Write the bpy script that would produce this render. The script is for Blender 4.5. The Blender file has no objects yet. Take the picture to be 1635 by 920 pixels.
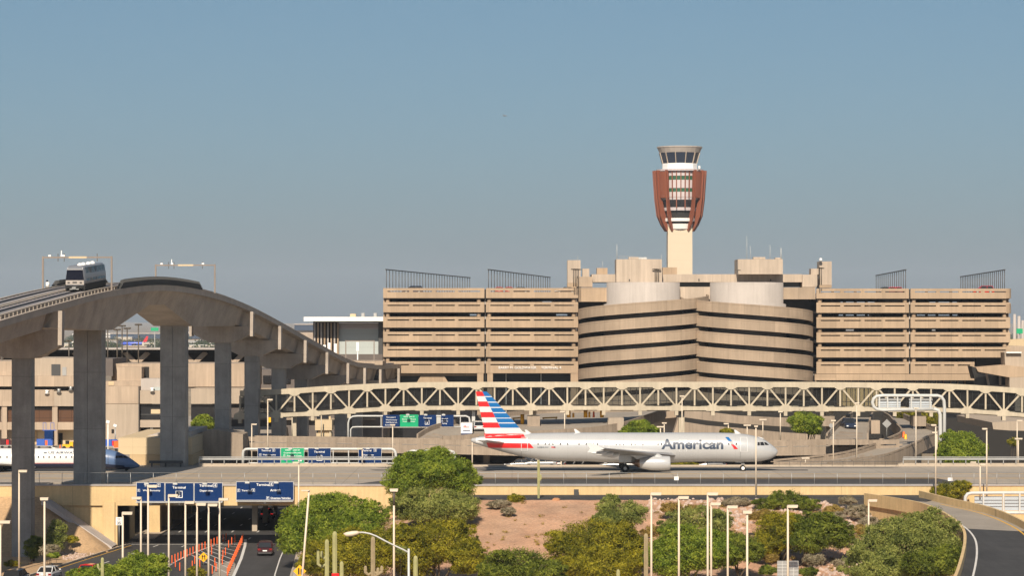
import bpy, bmesh, math, random
import numpy as np
from mathutils import Vector, Matrix

# ------------------------------------------------------------ camera, sky, sun
scene = bpy.context.scene
COL = scene.collection
F, CX, HY, CZ = 4384.0, 817.5, 518.0, 21.4      # focal length, principal column, horizon row, eye height
R = math.radians
cam_d = bpy.data.cameras.new('camera')
cam_d.sensor_width = 36.0
cam_d.lens = 36.0 * F / 1635.0
cam_d.shift_y = (HY - 460.0) / 1635.0
cam_d.clip_start = 1.0
cam_d.clip_end = 60000.0
cam = bpy.data.objects.new('camera', cam_d)
cam.location = (0, 0, CZ)
cam.rotation_euler = (R(90), 0, 0)
COL.objects.link(cam)
scene.camera = cam

SUN_EL, SUN_AZ = 38.0, 6.0                       # sun behind the camera, a little to its left
world = bpy.data.worlds.new('World')
scene.world = world
world.use_nodes = True
wn = world.node_tree
wn.nodes.clear()
w_out = wn.nodes.new('ShaderNodeOutputWorld')
w_bg = wn.nodes.new('ShaderNodeBackground')
w_sky = wn.nodes.new('ShaderNodeTexSky')
w_sky.sky_type = 'NISHITA'
w_sky.sun_disc = False
w_sky.sun_elevation = R(SUN_EL)
w_sky.sun_rotation = R(180 + SUN_AZ)
w_sky.altitude = 340
w_sky.air_density = 0.85
w_sky.dust_density = 1.9
w_sky.ozone_density = 6.0
w_hsv = wn.nodes.new('ShaderNodeHueSaturation')
w_hsv.inputs['Saturation'].default_value = 0.95
w_hsv.inputs['Hue'].default_value = 0.482
wn.links.new(w_sky.outputs[0], w_hsv.inputs['Color'])
wn.links.new(w_hsv.outputs[0], w_bg.inputs['Color'])
w_bg.inputs['Strength'].default_value = 0.055
wn.links.new(w_bg.outputs[0], w_out.inputs[0])

sun_d = bpy.data.lights.new('sun', 'SUN')
sun_d.energy = 5.0
sun_d.angle = R(0.53)
sun_d.color = (1.0, 0.875, 0.71)
sun = bpy.data.objects.new('sun', sun_d)
tv = Vector((math.sin(R(SUN_AZ)) * math.cos(R(SUN_EL)), math.cos(R(SUN_AZ)) * math.cos(R(SUN_EL)), -math.sin(R(SUN_EL))))
sun.rotation_euler = tv.to_track_quat('-Z', 'Y').to_euler()
sun.location = (-60, -200, 250)
COL.objects.link(sun)

vs = scene.view_settings
vs.view_transform = 'Standard'
vs.look = 'None'
vs.gamma = 1.0
vs.use_curve_mapping = False
vs.exposure = 0.36
scene.render.engine = 'CYCLES'
scene.cycles.max_bounces = 6
scene.cycles.transparent_max_bounces = 12
scene.cycles.volume_bounces = 0
scene.render.resolution_x = 1024
scene.render.resolution_y = 577

# ------------------------------------------------------------ picture <-> world
def gx(px, Y): return (px - CX) * Y / F
def gz(py, Y): return CZ - (py - HY) * Y / F
def at(px, py, Y): return Vector((gx(px, Y), Y, gz(py, Y)))
def ydist(py, z): return (CZ - z) * F / (py - HY)
def onz(px, py, z):
    Y = ydist(py, z)
    return Vector((gx(px, Y), Y, z))
def interp(tab, x):
    if x <= tab[0][0]: return tab[0][1]
    for (a, va), (b, vb) in zip(tab, tab[1:]):
        if x <= b: return va + (vb - va) * (x - a) / (b - a)
    return tab[-1][1]
def smooth_tab(tab, x):
    # catmull-rom through the table
    n = len(tab)
    if x <= tab[0][0]: return tab[0][1] + (x - tab[0][0]) * (tab[1][1] - tab[0][1]) / (tab[1][0] - tab[0][0])
    if x >= tab[-1][0]: return tab[-1][1]
    for i in range(n - 1):
        if x <= tab[i + 1][0]: break
    x0, v0 = tab[i]; x1, v1 = tab[i + 1]
    m0 = (v1 - tab[max(i - 1, 0)][1]) / (x1 - tab[max(i - 1, 0)][0])
    m1 = (tab[min(i + 2, n - 1)][1] - v0) / (tab[min(i + 2, n - 1)][0] - x0)
    h = x1 - x0; t = (x - x0) / h
    return (2*t**3-3*t**2+1)*v0 + (t**3-2*t**2+t)*h*m0 + (-2*t**3+3*t**2)*v1 + (t**3-t**2)*h*m1

# ------------------------------------------------------------ materials
MATS = {}
def new_mat(name):
    m = bpy.data.materials.new(name)
    m.use_nodes = True
    MATS[name] = m
    nt = m.node_tree
    return m, nt, nt.nodes['Principled BSDF']
def mat(name, col, rough=0.75, metal=0.0, var=0.0, scale=0.5, streak=0.0, bump=0.0, bscale=6.0, joints=None, fine=0.0, spec=0.5, coat=0.0, tint=None, panel=None, lane=None):
    """procedural surface: base colour, blotches, vertical run-off streaks, grain, panel joints"""
    m, nt, b = new_mat(name)
    N, L = nt.nodes, nt.links
    b.inputs['Roughness'].default_value = rough
    b.inputs['Metallic'].default_value = metal
    b.inputs['Specular IOR Level'].default_value = spec
    if coat: b.inputs['Coat Weight'].default_value = coat
    geo = N.new('ShaderNodeNewGeometry')
    cur = None
    def rgb(c):
        n = N.new('ShaderNodeRGB'); n.outputs[0].default_value = (*c, 1); return n.outputs[0]
    cur = rgb(col)
    def mul(cur, fac_socket, lo, hi):
        mr = N.new('ShaderNodeMapRange'); mr.inputs['From Min'].default_value = 0.3; mr.inputs['From Max'].default_value = 0.7
        mr.inputs['To Min'].default_value = lo; mr.inputs['To Max'].default_value = hi
        L.new(fac_socket, mr.inputs['Value'])
        mx = N.new('ShaderNodeMix'); mx.data_type = 'RGBA'; mx.blend_type = 'MULTIPLY'; mx.inputs['Factor'].default_value = 1.0
        L.new(cur, mx.inputs[6]); L.new(mr.outputs[0], mx.inputs[7])
        return mx.outputs[2]
    def noise(sc, vec=None, det=4):
        n = N.new('ShaderNodeTexNoise'); n.inputs['Scale'].default_value = sc; n.inputs['Detail'].default_value = det
        n.inputs['Roughness'].default_value = 0.6
        L.new(vec or geo.outputs['Position'], n.inputs['Vector'])
        return n.outputs['Fac']
    if tint is not None:
        mx = N.new('ShaderNodeMix'); mx.data_type = 'RGBA'
        mr = N.new('ShaderNodeMapRange'); mr.inputs['From Min'].default_value = 0.4; mr.inputs['From Max'].default_value = 0.62
        L.new(noise(scale * 0.6), mr.inputs['Value'])
        L.new(mr.outputs[0], mx.inputs[0]); L.new(cur, mx.inputs[6]); mx.inputs[7].default_value = (*tint, 1)
        cur = mx.outputs[2]
    if var: cur = mul(cur, noise(scale), 1 - var, 1 + var * 0.6)
    if fine: cur = mul(cur, noise(scale * 12, det=2), 1 - fine, 1 + fine * 0.7)
    if streak:
        mp = N.new('ShaderNodeMapping'); mp.inputs['Scale'].default_value = (1.3, 1.3, 0.09)
        L.new(geo.outputs['Position'], mp.inputs['Vector'])
        cur = mul(cur, noise(1.4, mp.outputs[0], 5), 1 - streak, 1 + streak * 0.3)
    if lane:                                                     # long wear streaks: (scale vector, amount)
        mp = N.new('ShaderNodeMapping'); mp.inputs['Scale'].default_value = lane[0]
        L.new(geo.outputs['Position'], mp.inputs['Vector'])
        cur = mul(cur, noise(1.0, mp.outputs[0], 4), 1 - lane[1], 1 + lane[1] * 0.5)
    if panel:                                                    # cast panels never quite match in tone
        sn = N.new('ShaderNodeVectorMath'); sn.operation = 'SNAP'; sn.inputs[1].default_value = (panel[0], 50, panel[1])
        L.new(geo.outputs['Position'], sn.inputs[0])
        wz = N.new('ShaderNodeTexWhiteNoise'); L.new(sn.outputs[0], wz.inputs['Vector'])
        mr = N.new('ShaderNodeMapRange'); mr.inputs['To Min'].default_value = 1 - panel[2]; mr.inputs['To Max'].default_value = 1 + panel[2] * .6
        L.new(wz.outputs['Value'], mr.inputs['Value'])
        mx = N.new('ShaderNodeMix'); mx.data_type = 'RGBA'; mx.blend_type = 'MULTIPLY'; mx.inputs['Factor'].default_value = 1.0
        L.new(cur, mx.inputs[6]); L.new(mr.outputs[0], mx.inputs[7]); cur = mx.outputs[2]
    if joints:
        jx, jz, jw, jd = joints
        sep = N.new('ShaderNodeSeparateXYZ'); L.new(geo.outputs['Position'], sep.inputs[0])
        last = None
        for ax, step in ((0, jx), (2, jz)):
            if not step: continue
            mo = N.new('ShaderNodeMath'); mo.operation = 'PINGPONG'; mo.inputs[1].default_value = step / 2
            L.new(sep.outputs[ax], mo.inputs[0])
            lt = N.new('ShaderNodeMath'); lt.operation = 'LESS_THAN'; lt.inputs[1].default_value = jw / 2
            L.new(mo.outputs[0], lt.inputs[0])
            if last is None: last = lt.outputs[0]
            else:
                mm = N.new('ShaderNodeMath'); mm.operation = 'MAXIMUM'; L.new(last, mm.inputs[0]); L.new(lt.outputs[0], mm.inputs[1]); last = mm.outputs[0]
        mx = N.new('ShaderNodeMix'); mx.data_type = 'RGBA'
        mu = N.new('ShaderNodeMath'); mu.operation = 'MULTIPLY'; mu.inputs[1].default_value = jd; L.new(last, mu.inputs[0])
        L.new(mu.outputs[0], mx.inputs[0]); L.new(cur, mx.inputs[6]); mx.inputs[7].default_value = (col[0]*.3, col[1]*.3, col[2]*.3, 1)
        cur = mx.outputs[2]
    L.new(cur, b.inputs['Base Color'])
    if bump:
        bp = N.new('ShaderNodeBump'); bp.inputs['Strength'].default_value = bump; bp.inputs['Distance'].default_value = 0.05
        L.new(noise(bscale), bp.inputs['Height']); L.new(bp.outputs[0], b.inputs['Normal'])
    return m
def leaf_mat(name, c1, c2, c3, trans=0.36):
    m, nt, b = new_mat(name)
    N, L = nt.nodes, nt.links
    geo = N.new('ShaderNodeNewGeometry')
    n1 = N.new('ShaderNodeTexNoise'); n1.inputs['Scale'].default_value = 0.55; n1.inputs['Detail'].default_value = 3
    L.new(geo.outputs['Position'], n1.inputs['Vector'])
    wnz = N.new('ShaderNodeTexWhiteNoise'); 
    mp = N.new('ShaderNodeVectorMath'); mp.operation = 'SNAP'; mp.inputs[1].default_value = (0.35, 0.35, 0.35)
    L.new(geo.outputs['Position'], mp.inputs[0]); L.new(mp.outputs[0], wnz.inputs['Vector'])
    ad = N.new('ShaderNodeMath'); ad.operation = 'MULTIPLY_ADD'; ad.inputs[1].default_value = 0.45
    L.new(wnz.outputs['Value'], ad.inputs[0])
    sb = N.new('ShaderNodeMath'); sb.operation = 'SUBTRACT'; sb.inputs[1].default_value = 0.22
    L.new(n1.outputs['Fac'], sb.inputs[0]); L.new(sb.outputs[0], ad.inputs[2])
    cr = N.new('ShaderNodeValToRGB')
    cr.color_ramp.elements[0].position = 0.25; cr.color_ramp.elements[0].color = (*c1, 1)
    cr.color_ramp.elements[1].position = 0.75; cr.color_ramp.elements[1].color = (*c3, 1)
    e = cr.color_ramp.elements.new(0.5); e.color = (*c2, 1)
    L.new(ad.outputs[0], cr.inputs[0]); L.new(cr.outputs[0], b.inputs['Base Color'])
    b.inputs['Roughness'].default_value = 0.6
    b.inputs['Specular IOR Level'].default_value = 0.2
    tr = N.new('ShaderNodeBsdfTranslucent'); L.new(cr.outputs[0], tr.inputs['Color'])
    mx = N.new('ShaderNodeMixShader'); mx.inputs[0].default_value = trans
    L.new(b.outputs[0], mx.inputs[1]); L.new(tr.outputs[0], mx.inputs[2])
    L.new(mx.outputs[0], nt.nodes['Material Output'].inputs['Surface'])
    return m
def glass_mat(name, col, see=0.35, rough=0.06):
    m, nt, b = new_mat(name)
    N, L = nt.nodes, nt.links
    b.inputs['Base Color'].default_value = (*col, 1)
    b.inputs['Roughness'].default_value = rough
    b.inputs['Specular IOR Level'].default_value = 0.6
    if see > 0:
        tr = N.new('ShaderNodeBsdfTransparent'); tr.inputs['Color'].default_value = (0.75, 0.8, 0.82, 1)
        mx = N.new('ShaderNodeMixShader'); mx.inputs[0].default_value = see
        L.new(b.outputs[0], mx.inputs[1]); L.new(tr.outputs[0], mx.inputs[2])
        L.new(mx.outputs[0], nt.nodes['Material Output'].inputs['Surface'])
    return m
def lamp_mat(name, col, strength):
    m, nt, b = new_mat(name)
    b.inputs['Base Color'].default_value = (*col, 1)
    b.inputs['Emission Color'].default_value = (*col, 1)
    b.inputs['Emission Strength'].default_value = strength
    return m

tan = (0.45, 0.335, 0.225)
M = {}
M['garage'] = mat('garage precast concrete', (0.40, 0.292, 0.195), var=.12, scale=.12, streak=.14, joints=(5.05, 0, .06, .45), panel=(5.05, 3.23, .10))
M['helix'] = mat('ramp wall concrete', (0.37, 0.282, 0.202), var=.15, scale=.16, streak=.13, joints=(3.3, 0, .06, .45), panel=(3.3, 3.28, .13))
M['core'] = mat('smooth light concrete', (0.42, 0.375, 0.34), var=.08, scale=.15, streak=.10, joints=(2.6, 0, .05, .2), panel=(2.6, 30, .05))
M['pent'] = mat('penthouse panels', (0.46, 0.375, 0.295), var=.12, scale=.1, streak=.18, joints=(2.0, 0, .05, .35), panel=(2.0, 30, .09))
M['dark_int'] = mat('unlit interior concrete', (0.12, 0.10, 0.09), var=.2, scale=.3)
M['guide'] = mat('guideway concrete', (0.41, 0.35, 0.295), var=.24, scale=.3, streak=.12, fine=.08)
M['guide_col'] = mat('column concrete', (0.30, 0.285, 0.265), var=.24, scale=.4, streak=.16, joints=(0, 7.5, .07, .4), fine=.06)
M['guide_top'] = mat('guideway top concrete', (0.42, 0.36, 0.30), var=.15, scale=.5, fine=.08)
M['truss'] = mat('cream truss paint', (0.50, 0.43, 0.32), rough=.55, var=.12, scale=.3, streak=.16)
M['wall'] = mat('yellow ochre wall', (0.62, 0.445, 0.225), var=.10, scale=.3, streak=.16, joints=(14, 0, .06, .5), fine=.05)
M['coping'] = mat('coping concrete', (0.42, 0.38, 0.36), var=.12, scale=.6)
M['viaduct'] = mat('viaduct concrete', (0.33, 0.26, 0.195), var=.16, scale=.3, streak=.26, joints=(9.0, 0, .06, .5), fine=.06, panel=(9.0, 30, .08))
M['road_conc'] = mat('pale road concrete', (0.30, 0.26, 0.215), var=.12, scale=.25, fine=.08)
M['taxi'] = mat('taxiway concrete', (0.36, 0.31, 0.255), var=.12, scale=.09, joints=(7.6, 0, .12, .45), fine=.08, panel=(7.6, 30, .06), lane=((.012, .8, 1), .22))
M['shoulder'] = mat('shoulder asphalt', (0.055, 0.048, 0.042), var=.15, scale=.2, fine=.12, lane=((.02, .9, 1), .2))
M['portal'] = mat('brown grey portal paint', (0.22, 0.18, 0.15), rough=.5, var=.1, scale=1)
M['asphalt'] = mat('road asphalt', (0.042, 0.040, 0.040), rough=.85, var=.25, scale=.25, fine=.15, lane=((.9, .03, 1), .25))
M['asphalt_old'] = mat('worn asphalt', (0.11, 0.095, 0.085), rough=.9, var=.15, scale=.2, fine=.1)
M['dirt'] = mat('red gravel', (0.50, 0.285, 0.175), rough=.95, var=.24, scale=.28, fine=.22, bump=.7, bscale=7, tint=(.43, .265, .17))
M['bank'] = mat('tan gravel', (0.44, 0.29, 0.16), rough=.95, var=.14, scale=.3, fine=.2, bump=.4, bscale=8)
M['plain'] = mat('desert plain', (0.27, 0.215, 0.15), rough=1, var=.3, scale=.006, fine=.25)
M['apron'] = mat('apron concrete', (0.38, 0.33, 0.28), var=.12, scale=.1, joints=(7.5, 0, .1, .3))
M['tan1'] = mat('terminal tan panels', (0.42, 0.325, 0.24), var=.10, scale=.2, streak=.18, joints=(3.0, 0, .05, .35), panel=(3.0, 2.6, .07))
M['tan2'] = mat('terminal beige panels', (0.40, 0.325, 0.25), var=.08, scale=.2, streak=.14, joints=(2.0, 0, .05, .2))
M['tan3'] = mat('terminal buff block', (0.55, 0.43, 0.27), var=.06, scale=.2, joints=(2.4, 1.35, .05, .3))
M['tan4'] = mat('terminal ochre block', (0.50, 0.36, 0.20), var=.08, scale=.2, joints=(2.4, 1.35, .05, .4))
M['brownglass'] = mat('bronze glazing', (0.10, 0.048, 0.025), rough=.25, joints=(1.9, 1.6, .08, .7))
M['darkglass'] = mat('dark glazing', (0.018, 0.018, 0.02), rough=.15, joints=(1.7, 0, .08, .0))
M['trussglass'] = glass_mat('tinted truss glazing', (0.035, 0.03, 0.026), see=.72)
M['black'] = mat('black rubber', (0.012, 0.012, 0.012), rough=.8)
M['dkgrey'] = mat('dark grey paint', (0.05, 0.05, 0.05), rough=.6)
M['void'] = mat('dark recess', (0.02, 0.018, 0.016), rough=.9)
M['steel'] = mat('galvanised steel', (0.38, 0.38, 0.37), rough=.45, metal=.5, var=.1, scale=1)
M['whitemetal'] = mat('white painted steel', (0.52, 0.52, 0.50), rough=.45, var=.06, scale=.6, streak=.1)
M['white'] = mat('white paint', (0.80, 0.79, 0.77), rough=.4)
M['polebeige'] = mat('beige pole paint', (0.64, 0.54, 0.42), rough=.5, var=.06, scale=1)
M['poledark'] = mat('dark bronze pole', (0.08, 0.065, 0.05), rough=.5)
M['signblue'] = mat('sign blue', (0.002, 0.024, 0.105), rough=.7, spec=.15, var=.06, scale=.8)
M['signgreen'] = mat('sign green', (0.0, 0.33, 0.14), rough=.4)
M['signwhite'] = mat('sign white', (0.85, 0.85, 0.83), rough=.4)
M['signyellow'] = mat('sign yellow', (0.85, 0.42, 0.01), rough=.4)
M['orange'] = mat('orange plastic', (0.85, 0.13, 0.02), rough=.45)
M['line_w'] = mat('white road paint', (0.62, 0.60, 0.57), rough=.7, var=.2, scale=2)
M['line_y'] = mat('yellow road paint', (0.70, 0.38, 0.03), rough=.7, var=.15, scale=2)
M['kerb'] = mat('kerb concrete', (0.42, 0.35, 0.27), var=.12, scale=.7)
M['rock'] = mat('pink riprap', (0.45, 0.34, 0.28), rough=.95, var=.3, scale=1.2)
M['rock2'] = mat('rust boulder', (0.40, 0.20, 0.10), rough=.95, var=.3, scale=1.2)
M['bark'] = mat('bark', (0.10, 0.075, 0.045), rough=.95, var=.3, scale=3)
M['bark_green'] = mat('green bark', (0.20, 0.21, 0.07), rough=.9, var=.2, scale=3)
M['cactus'] = mat('saguaro skin', (0.34, 0.33, 0.15), rough=.75, var=.15, scale=2)
M['cactus_old'] = mat('old saguaro skin', (0.30, 0.24, 0.14), rough=.8, var=.2, scale=2)
M['leaf_bright'] = leaf_mat('palo verde leaves', (.08, .13, .012), (.20, .265, .028), (.37, .42, .05))
M['leaf_olive'] = leaf_mat('mesquite leaves', (.08, .09, .008), (.23, .215, .016), (.44, .38, .028))
M['leaf_grey'] = leaf_mat('grey green leaves', (.10, .125, .028), (.23, .26, .06), (.40, .41, .11))
M['leaf_dark'] = leaf_mat('dark leaves', (.055, .08, .010), (.14, .175, .022), (.27, .30, .04))
M['leaf_straw'] = leaf_mat('straw grass', (.22, .15, .04), (.34, .24, .06), (.42, .31, .09))
M['leaf_pale'] = leaf_mat('pale shrub', (.20, .17, .10), (.33, .28, .18), (.42, .36, .25))
M['leaf_dim'] = leaf_mat('distant tree leaves', (.05, .07, .025), (.08, .10, .04), (.11, .13, .05))

# ------------------------------------------------------------ mesh builder
class MB:
    def __init__(s): s.v = []; s.f = []; s.m = []; s.sm = []
    def add(s, vs, fs, mi=0, smooth=False):
        o = len(s.v); s.v.extend([tuple(p) for p in vs])
        for f in fs: s.f.append(tuple(i + o for i in f)); s.m.append(mi); s.sm.append(smooth)
        return s
    def box(s, x0, x1, y0, y1, z0, z1, mi=0):
        if x0 > x1: x0, x1 = x1, x0
        if y0 > y1: y0, y1 = y1, y0
        if z0 > z1: z0, z1 = z1, z0
        return s.add([(x0,y0,z0),(x1,y0,z0),(x1,y1,z0),(x0,y1,z0),(x0,y0,z1),(x1,y0,z1),(x1,y1,z1),(x0,y1,z1)],
              [(0,3,2,1),(4,5,6,7),(0,1,5,4),(1,2,6,5),(2,3,7,6),(3,0,4,7)], mi)
    def pbox(s, px0, px1, py0, py1, Y, depth, mi=0):     # box whose front face covers these picture rows/columns at distance Y
        return s.box(gx(px0, Y), gx(px1, Y), Y, Y + depth, gz(py1, Y), gz(py0, Y), mi)
    def bar(s, a, b, w, h=None, mi=0, up=Vector((0,0,1))):
        a = Vector(a); b = Vector(b); h = h or w; d = (b - a).normalized()
        if abs(d.dot(up)) > .98: up = Vector((0,1,0))
        r = d.cross(up).normalized(); u = r.cross(d)
        vs = [p + r*i*w/2 + u*j*h/2 for p in (a, b) for i, j in ((-1,-1),(1,-1),(1,1),(-1,1))]
        return s.add(vs, [(0,1,2,3),(7,6,5,4),(0,4,5,1),(1,5,6,2),(2,6,7,3),(3,7,4,0)], mi)
    def tube(s, path, rad, n=8, mi=0, caps=True, smooth=True):
        path = [Vector(p) for p in path]
        if not hasattr(rad, '__len__'): rad = [rad] * len(path)
        o = len(s.v); prev = None
        for i, p in enumerate(path):
            d = (path[min(i+1, len(path)-1)] - path[max(i-1, 0)]).normalized()
            ref = prev if prev is not None else (Vector((0,1,0)) if abs(d.z) > .9 else Vector((0,0,1)))
            u = (ref - d * ref.dot(d)).normalized(); prev = u; w = d.cross(u)
            for k in range(n):
                a = 2*math.pi*k/n
                s.v.append(tuple(p + (u*math.cos(a) + w*math.sin(a)) * rad[i]))
        for i in range(len(path)-1):
            for k in range(n):
                k2 = (k+1) % n
                s.f.append((o+i*n+k, o+i*n+k2, o+(i+1)*n+k2, o+(i+1)*n+k)); s.m.append(mi); s.sm.append(smooth)
        if caps:
            s.f.append(tuple(o+k for k in range(n))[::-1]); s.m.append(mi); s.sm.append(False)
            s.f.append(tuple(o+(len(path)-1)*n+k for k in range(n))); s.m.append(mi); s.sm.append(False)
        return s
    def prism(s, poly, axis, lo, hi, mi=0):
        """poly: 2-d outline; axis 'y': (x,z) outline extruded in y; 'x': (y,z); 'z': (x,y)"""
        n = len(poly)
        def P(p, t): return {'y': (p[0], t, p[1]), 'x': (t, p[0], p[1]), 'z': (p[0], p[1], t)}[axis]
        vs = [P(p, lo) for p in poly] + [P(p, hi) for p in poly]
        fs = [tuple(range(n))[::-1], tuple(range(n, 2*n))] + [(i, (i+1) % n, n+(i+1) % n, n+i) for i in range(n)]
        return s.add(vs, fs, mi)
    def lathe(s, c, prof, n=24, mi=0, a0=0, a1=2*math.pi, smooth=True):
        """prof: (radius, z) list round the vertical through c"""
        full = abs(a1 - a0 - 2*math.pi) < 1e-6; cols = n if full else n + 1
        o = len(s.v)
        for r, z in prof:
            for k in range(cols):
                a = a0 + (a1-a0)*k/n; s.v.append((c[0]+r*math.cos(a), c[1]+r*math.sin(a), z))
        for i in range(len(prof)-1):
            for k in range(n):
                k2 = (k+1) % cols
                s.f.append((o+i*cols+k, o+i*cols+k2, o+(i+1)*cols+k2, o+(i+1)*cols+k)); s.m.append(mi); s.sm.append(smooth)
        return s
    def grid(s, rows, mi=0, smooth=False):
        o = len(s.v); n = len(rows[0])
        for r in rows: s.v.extend([tuple(p) for p in r])
        for i in range(len(rows)-1):
            for k in range(n-1):
                s.f.append((o+i*n+k, o+i*n+k+1, o+(i+1)*n+k+1, o+(i+1)*n+k)); s.m.append(mi); s.sm.append(smooth)
        return s
    def section(s, pts, sec, mi=0, closed=True, caps=True):
        """sweep: pts = list of frames (origin, right, up), sec = list of (r,u)"""
        o = len(s.v); n = len(sec[0]) if isinstance(sec[0][0], tuple) else len(sec)
        for i, (c, r, u) in enumerate(pts):
            sc = sec[i] if isinstance(sec[0][0], tuple) else sec
            for a, b in sc: s.v.append(tuple(Vector(c) + Vector(r)*a + Vector(u)*b))
        for i in range(len(pts)-1):
            for k in range(n):
                k2 = (k+1) % n
                s.f.append((o+i*n+k, o+i*n+k2, o+(i+1)*n+k2, o+(i+1)*n+k)); s.m.append(mi); s.sm.append(False)
        s.f.append(tuple(o+k for k in range(n))[::-1]); s.m.append(mi); s.sm.append(False)
        s.f.append(tuple(o+(len(pts)-1)*n+k for k in range(n))); s.m.append(mi); s.sm.append(False)
        return s
    def build(s, name, mats, parent=None, origin=None, fix=True):
        if isinstance(mats, str): mats = [mats]
        if not isinstance(mats, (list, tuple)): mats = [mats]
        if not s.v: s.v = [(0,0,0)]
        base = Vector((0,0,0))
        if parent is not None: base = wloc(parent)
        elif origin is not None: base = Vector(origin)
        else:
            a = np.array(s.v); lo, hi = a.min(0), a.max(0)
            base = Vector(((lo[0]+hi[0])/2, (lo[1]+hi[1])/2, lo[2]))
        own = Vector((0,0,0))
        me = bpy.data.meshes.new(name)
        me.from_pydata([(p[0]-base.x, p[1]-base.y, p[2]-base.z) for p in s.v], [], s.f)
        for m_ in mats: me.materials.append(M[m_] if isinstance(m_, str) else m_)
        me.polygons.foreach_set('material_index', s.m)
        me.polygons.foreach_set('use_smooth', s.sm)
        if fix and len(s.f) < 20000:
            bm = bmesh.new(); bm.from_mesh(me); bmesh.ops.recalc_face_normals(bm, faces=bm.faces); bm.to_mesh(me); bm.free()
        me.update()
        ob = bpy.data.objects.new(name, me)
        COL.objects.link(ob)
        if parent is not None: ob.parent = parent
        else: ob.location = base
        return ob
def wloc(o):
    p = Vector((0,0,0))
    while o is not None: p += o.location; o = o.parent
    return p
def tag(o, label=None, cat=None, group=None, kind=None):
    if label: o['label'] = label
    if cat: o['category'] = cat
    if group: o['group'] = group
    if kind: o['kind'] = kind
    return o
def thing(name, label, cat, loc, group=None, rz=0):
    o = bpy.data.objects.new(name, None); o.empty_display_size = .5
    o.location = loc; o.rotation_euler = (0, 0, rz)
    COL.objects.link(o)
    return tag(o, label, cat, group)
def struct(mb, name, m):
    return tag(mb.build(name, m), kind='structure')
KIDS = {}
def clone(root, loc, label, group=None, rz=None, scale=None):
    def cp(o, par):
        c = o.copy(); COL.objects.link(c); c.parent = par
        for ch in list(o.children): cp(ch, c)
        return c
    r = cp(root, None); r.location = loc
    if rz is not None: r.rotation_euler = (0, 0, rz)
    if scale: r.scale = (scale, scale, scale) if not hasattr(scale, '__len__') else scale
    r['label'] = label
    if group: r['group'] = group
    return r
def text_mesh(body, size, align='CENTER', bold=0.0, spacing=1.0):
    cu = bpy.data.curves.new('lettering', 'FONT')
    cu.body = body; cu.size = size; cu.align_x = align; cu.align_y = 'BOTTOM_BASELINE'
    cu.offset = bold; cu.space_character = spacing; cu.resolution_u = 3
    ob = bpy.data.objects.new('lettering', cu); COL.objects.link(ob)
    dg = bpy.context.evaluated_depsgraph_get(); dg.update()
    me = bpy.data.meshes.new_from_object(ob.evaluated_get(dg))
    vs = [tuple(v.co) for v in me.vertices]; fs = [tuple(p.vertices) for p in me.polygons]
    bpy.data.objects.remove(ob); bpy.data.curves.remove(cu); bpy.data.meshes.remove(me)
    return vs, fs
def put_text(mb, body, x, y, z, size, align='CENTER', bold=.0, width=None, mi=0):
    """upright text facing the camera side (-Y), baseline at z"""
    vs, fs = text_mesh(body, size, align, bold)
    if width and vs:
        xs = [v[0] for v in vs]; w0 = max(xs)-min(xs); k = width / w0; vs = [(v[0]*k, v[1], v[2]) for v in vs]
    mb.add([(x+v[0], y, z+v[1]) for v in vs], fs, mi)
from mathutils import noise as mnoise
def nz(x, y, s, amp): return mnoise.noise(Vector((x*s, y*s, 3.7))) * amp

# ------------------------------------------------------------ ground, roads, taxiway
mb = MB(); G = 40000
ys = [150, 380, 700, 1500, 4000, 12000, G]
for y0, y1 in zip(ys, ys[1:]):
    mb.add([(-G if y1 > 3000 else -2500, y0, -7.08), (G if y1 > 3000 else 2500, y0, -7.08), (G if y1 > 3000 else 2500, y1, -7.08), (-G if y1 > 3000 else -2500, y1, -7.08)], [(0,1,2,3)])
struct(mb, 'ground', 'plain')

def edge_l(Y): return -52.4 + .115 * (Y - 321.7) - .4
def edge_r(Y): return -28.2 - .055 * (350 - Y) * -1 if Y < 352 else -24.5
def hill(X, Y):
    """land in front of the taxiway wall"""
    if X < -40:                                                  # left bank, road to its right
        a = -0.9 - (349.5 - Y) * .62
        b = -1.05 - (X + 58.8) * .68
        z = max(-7.0, min(a, b, -0.7)) + nz(X, Y, .16, .12)
        e = edge_l(Y) - .3
        return -7.14 if X > e else z
    base = interp([(280, -7.3), (300, -7.0), (306, -6.5), (325, -3.3), (341, -0.45), (352, -0.45)], Y)
    e = edge_r(Y) + 1.2
    a = -7.0 + (X - e) * .33
    c = -0.3 - max(0, X - 37) * .30
    z = min(base, a, c)
    z = max(z, -7.0) + nz(X, Y, .13, .35) * min(1, max(0, (X - e) / 6)) * min(1, max(0, (341 - Y) / 8)) + nz(X, Y, .8, .06)
    if X < e: z = -7.14
    if 338 < Y: z = min(z, -.42)
    return z
def sheet(x0, x1, y0, y1, nx, ny, m, name):
    mb = MB()
    rows = []
    for j in range(ny + 1):
        Y = y0 + (y1 - y0) * j / ny
        rows.append([(x0 + (x1 - x0) * i / nx, Y, hill(x0 + (x1 - x0) * i / nx, Y)) for i in range(nx + 1)])
    mb.grid(rows, smooth=True)
    o = struct(mb, name, m)
    return o
sheet(-130, -46, 240, 349.9, 120, 120, 'bank', 'gravel_bank')
sheet(-31, 130, 240, 349.9, 230, 150, 'dirt', 'gravel_slope')

# lower road in the underpass
mb = MB(); rows = []
for k in range(41):
    Y = 240 + (600 - 240) * k / 40
    rr = edge_r(Y) if Y < 352 else -24.5
    rows.append([(edge_l(Y) if Y < 352 else min(edge_l(352) , -40), Y, -6.995), (rr + 1.0, Y, -6.995)])
mb.grid(rows); struct(mb, 'road', 'asphalt')

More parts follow.
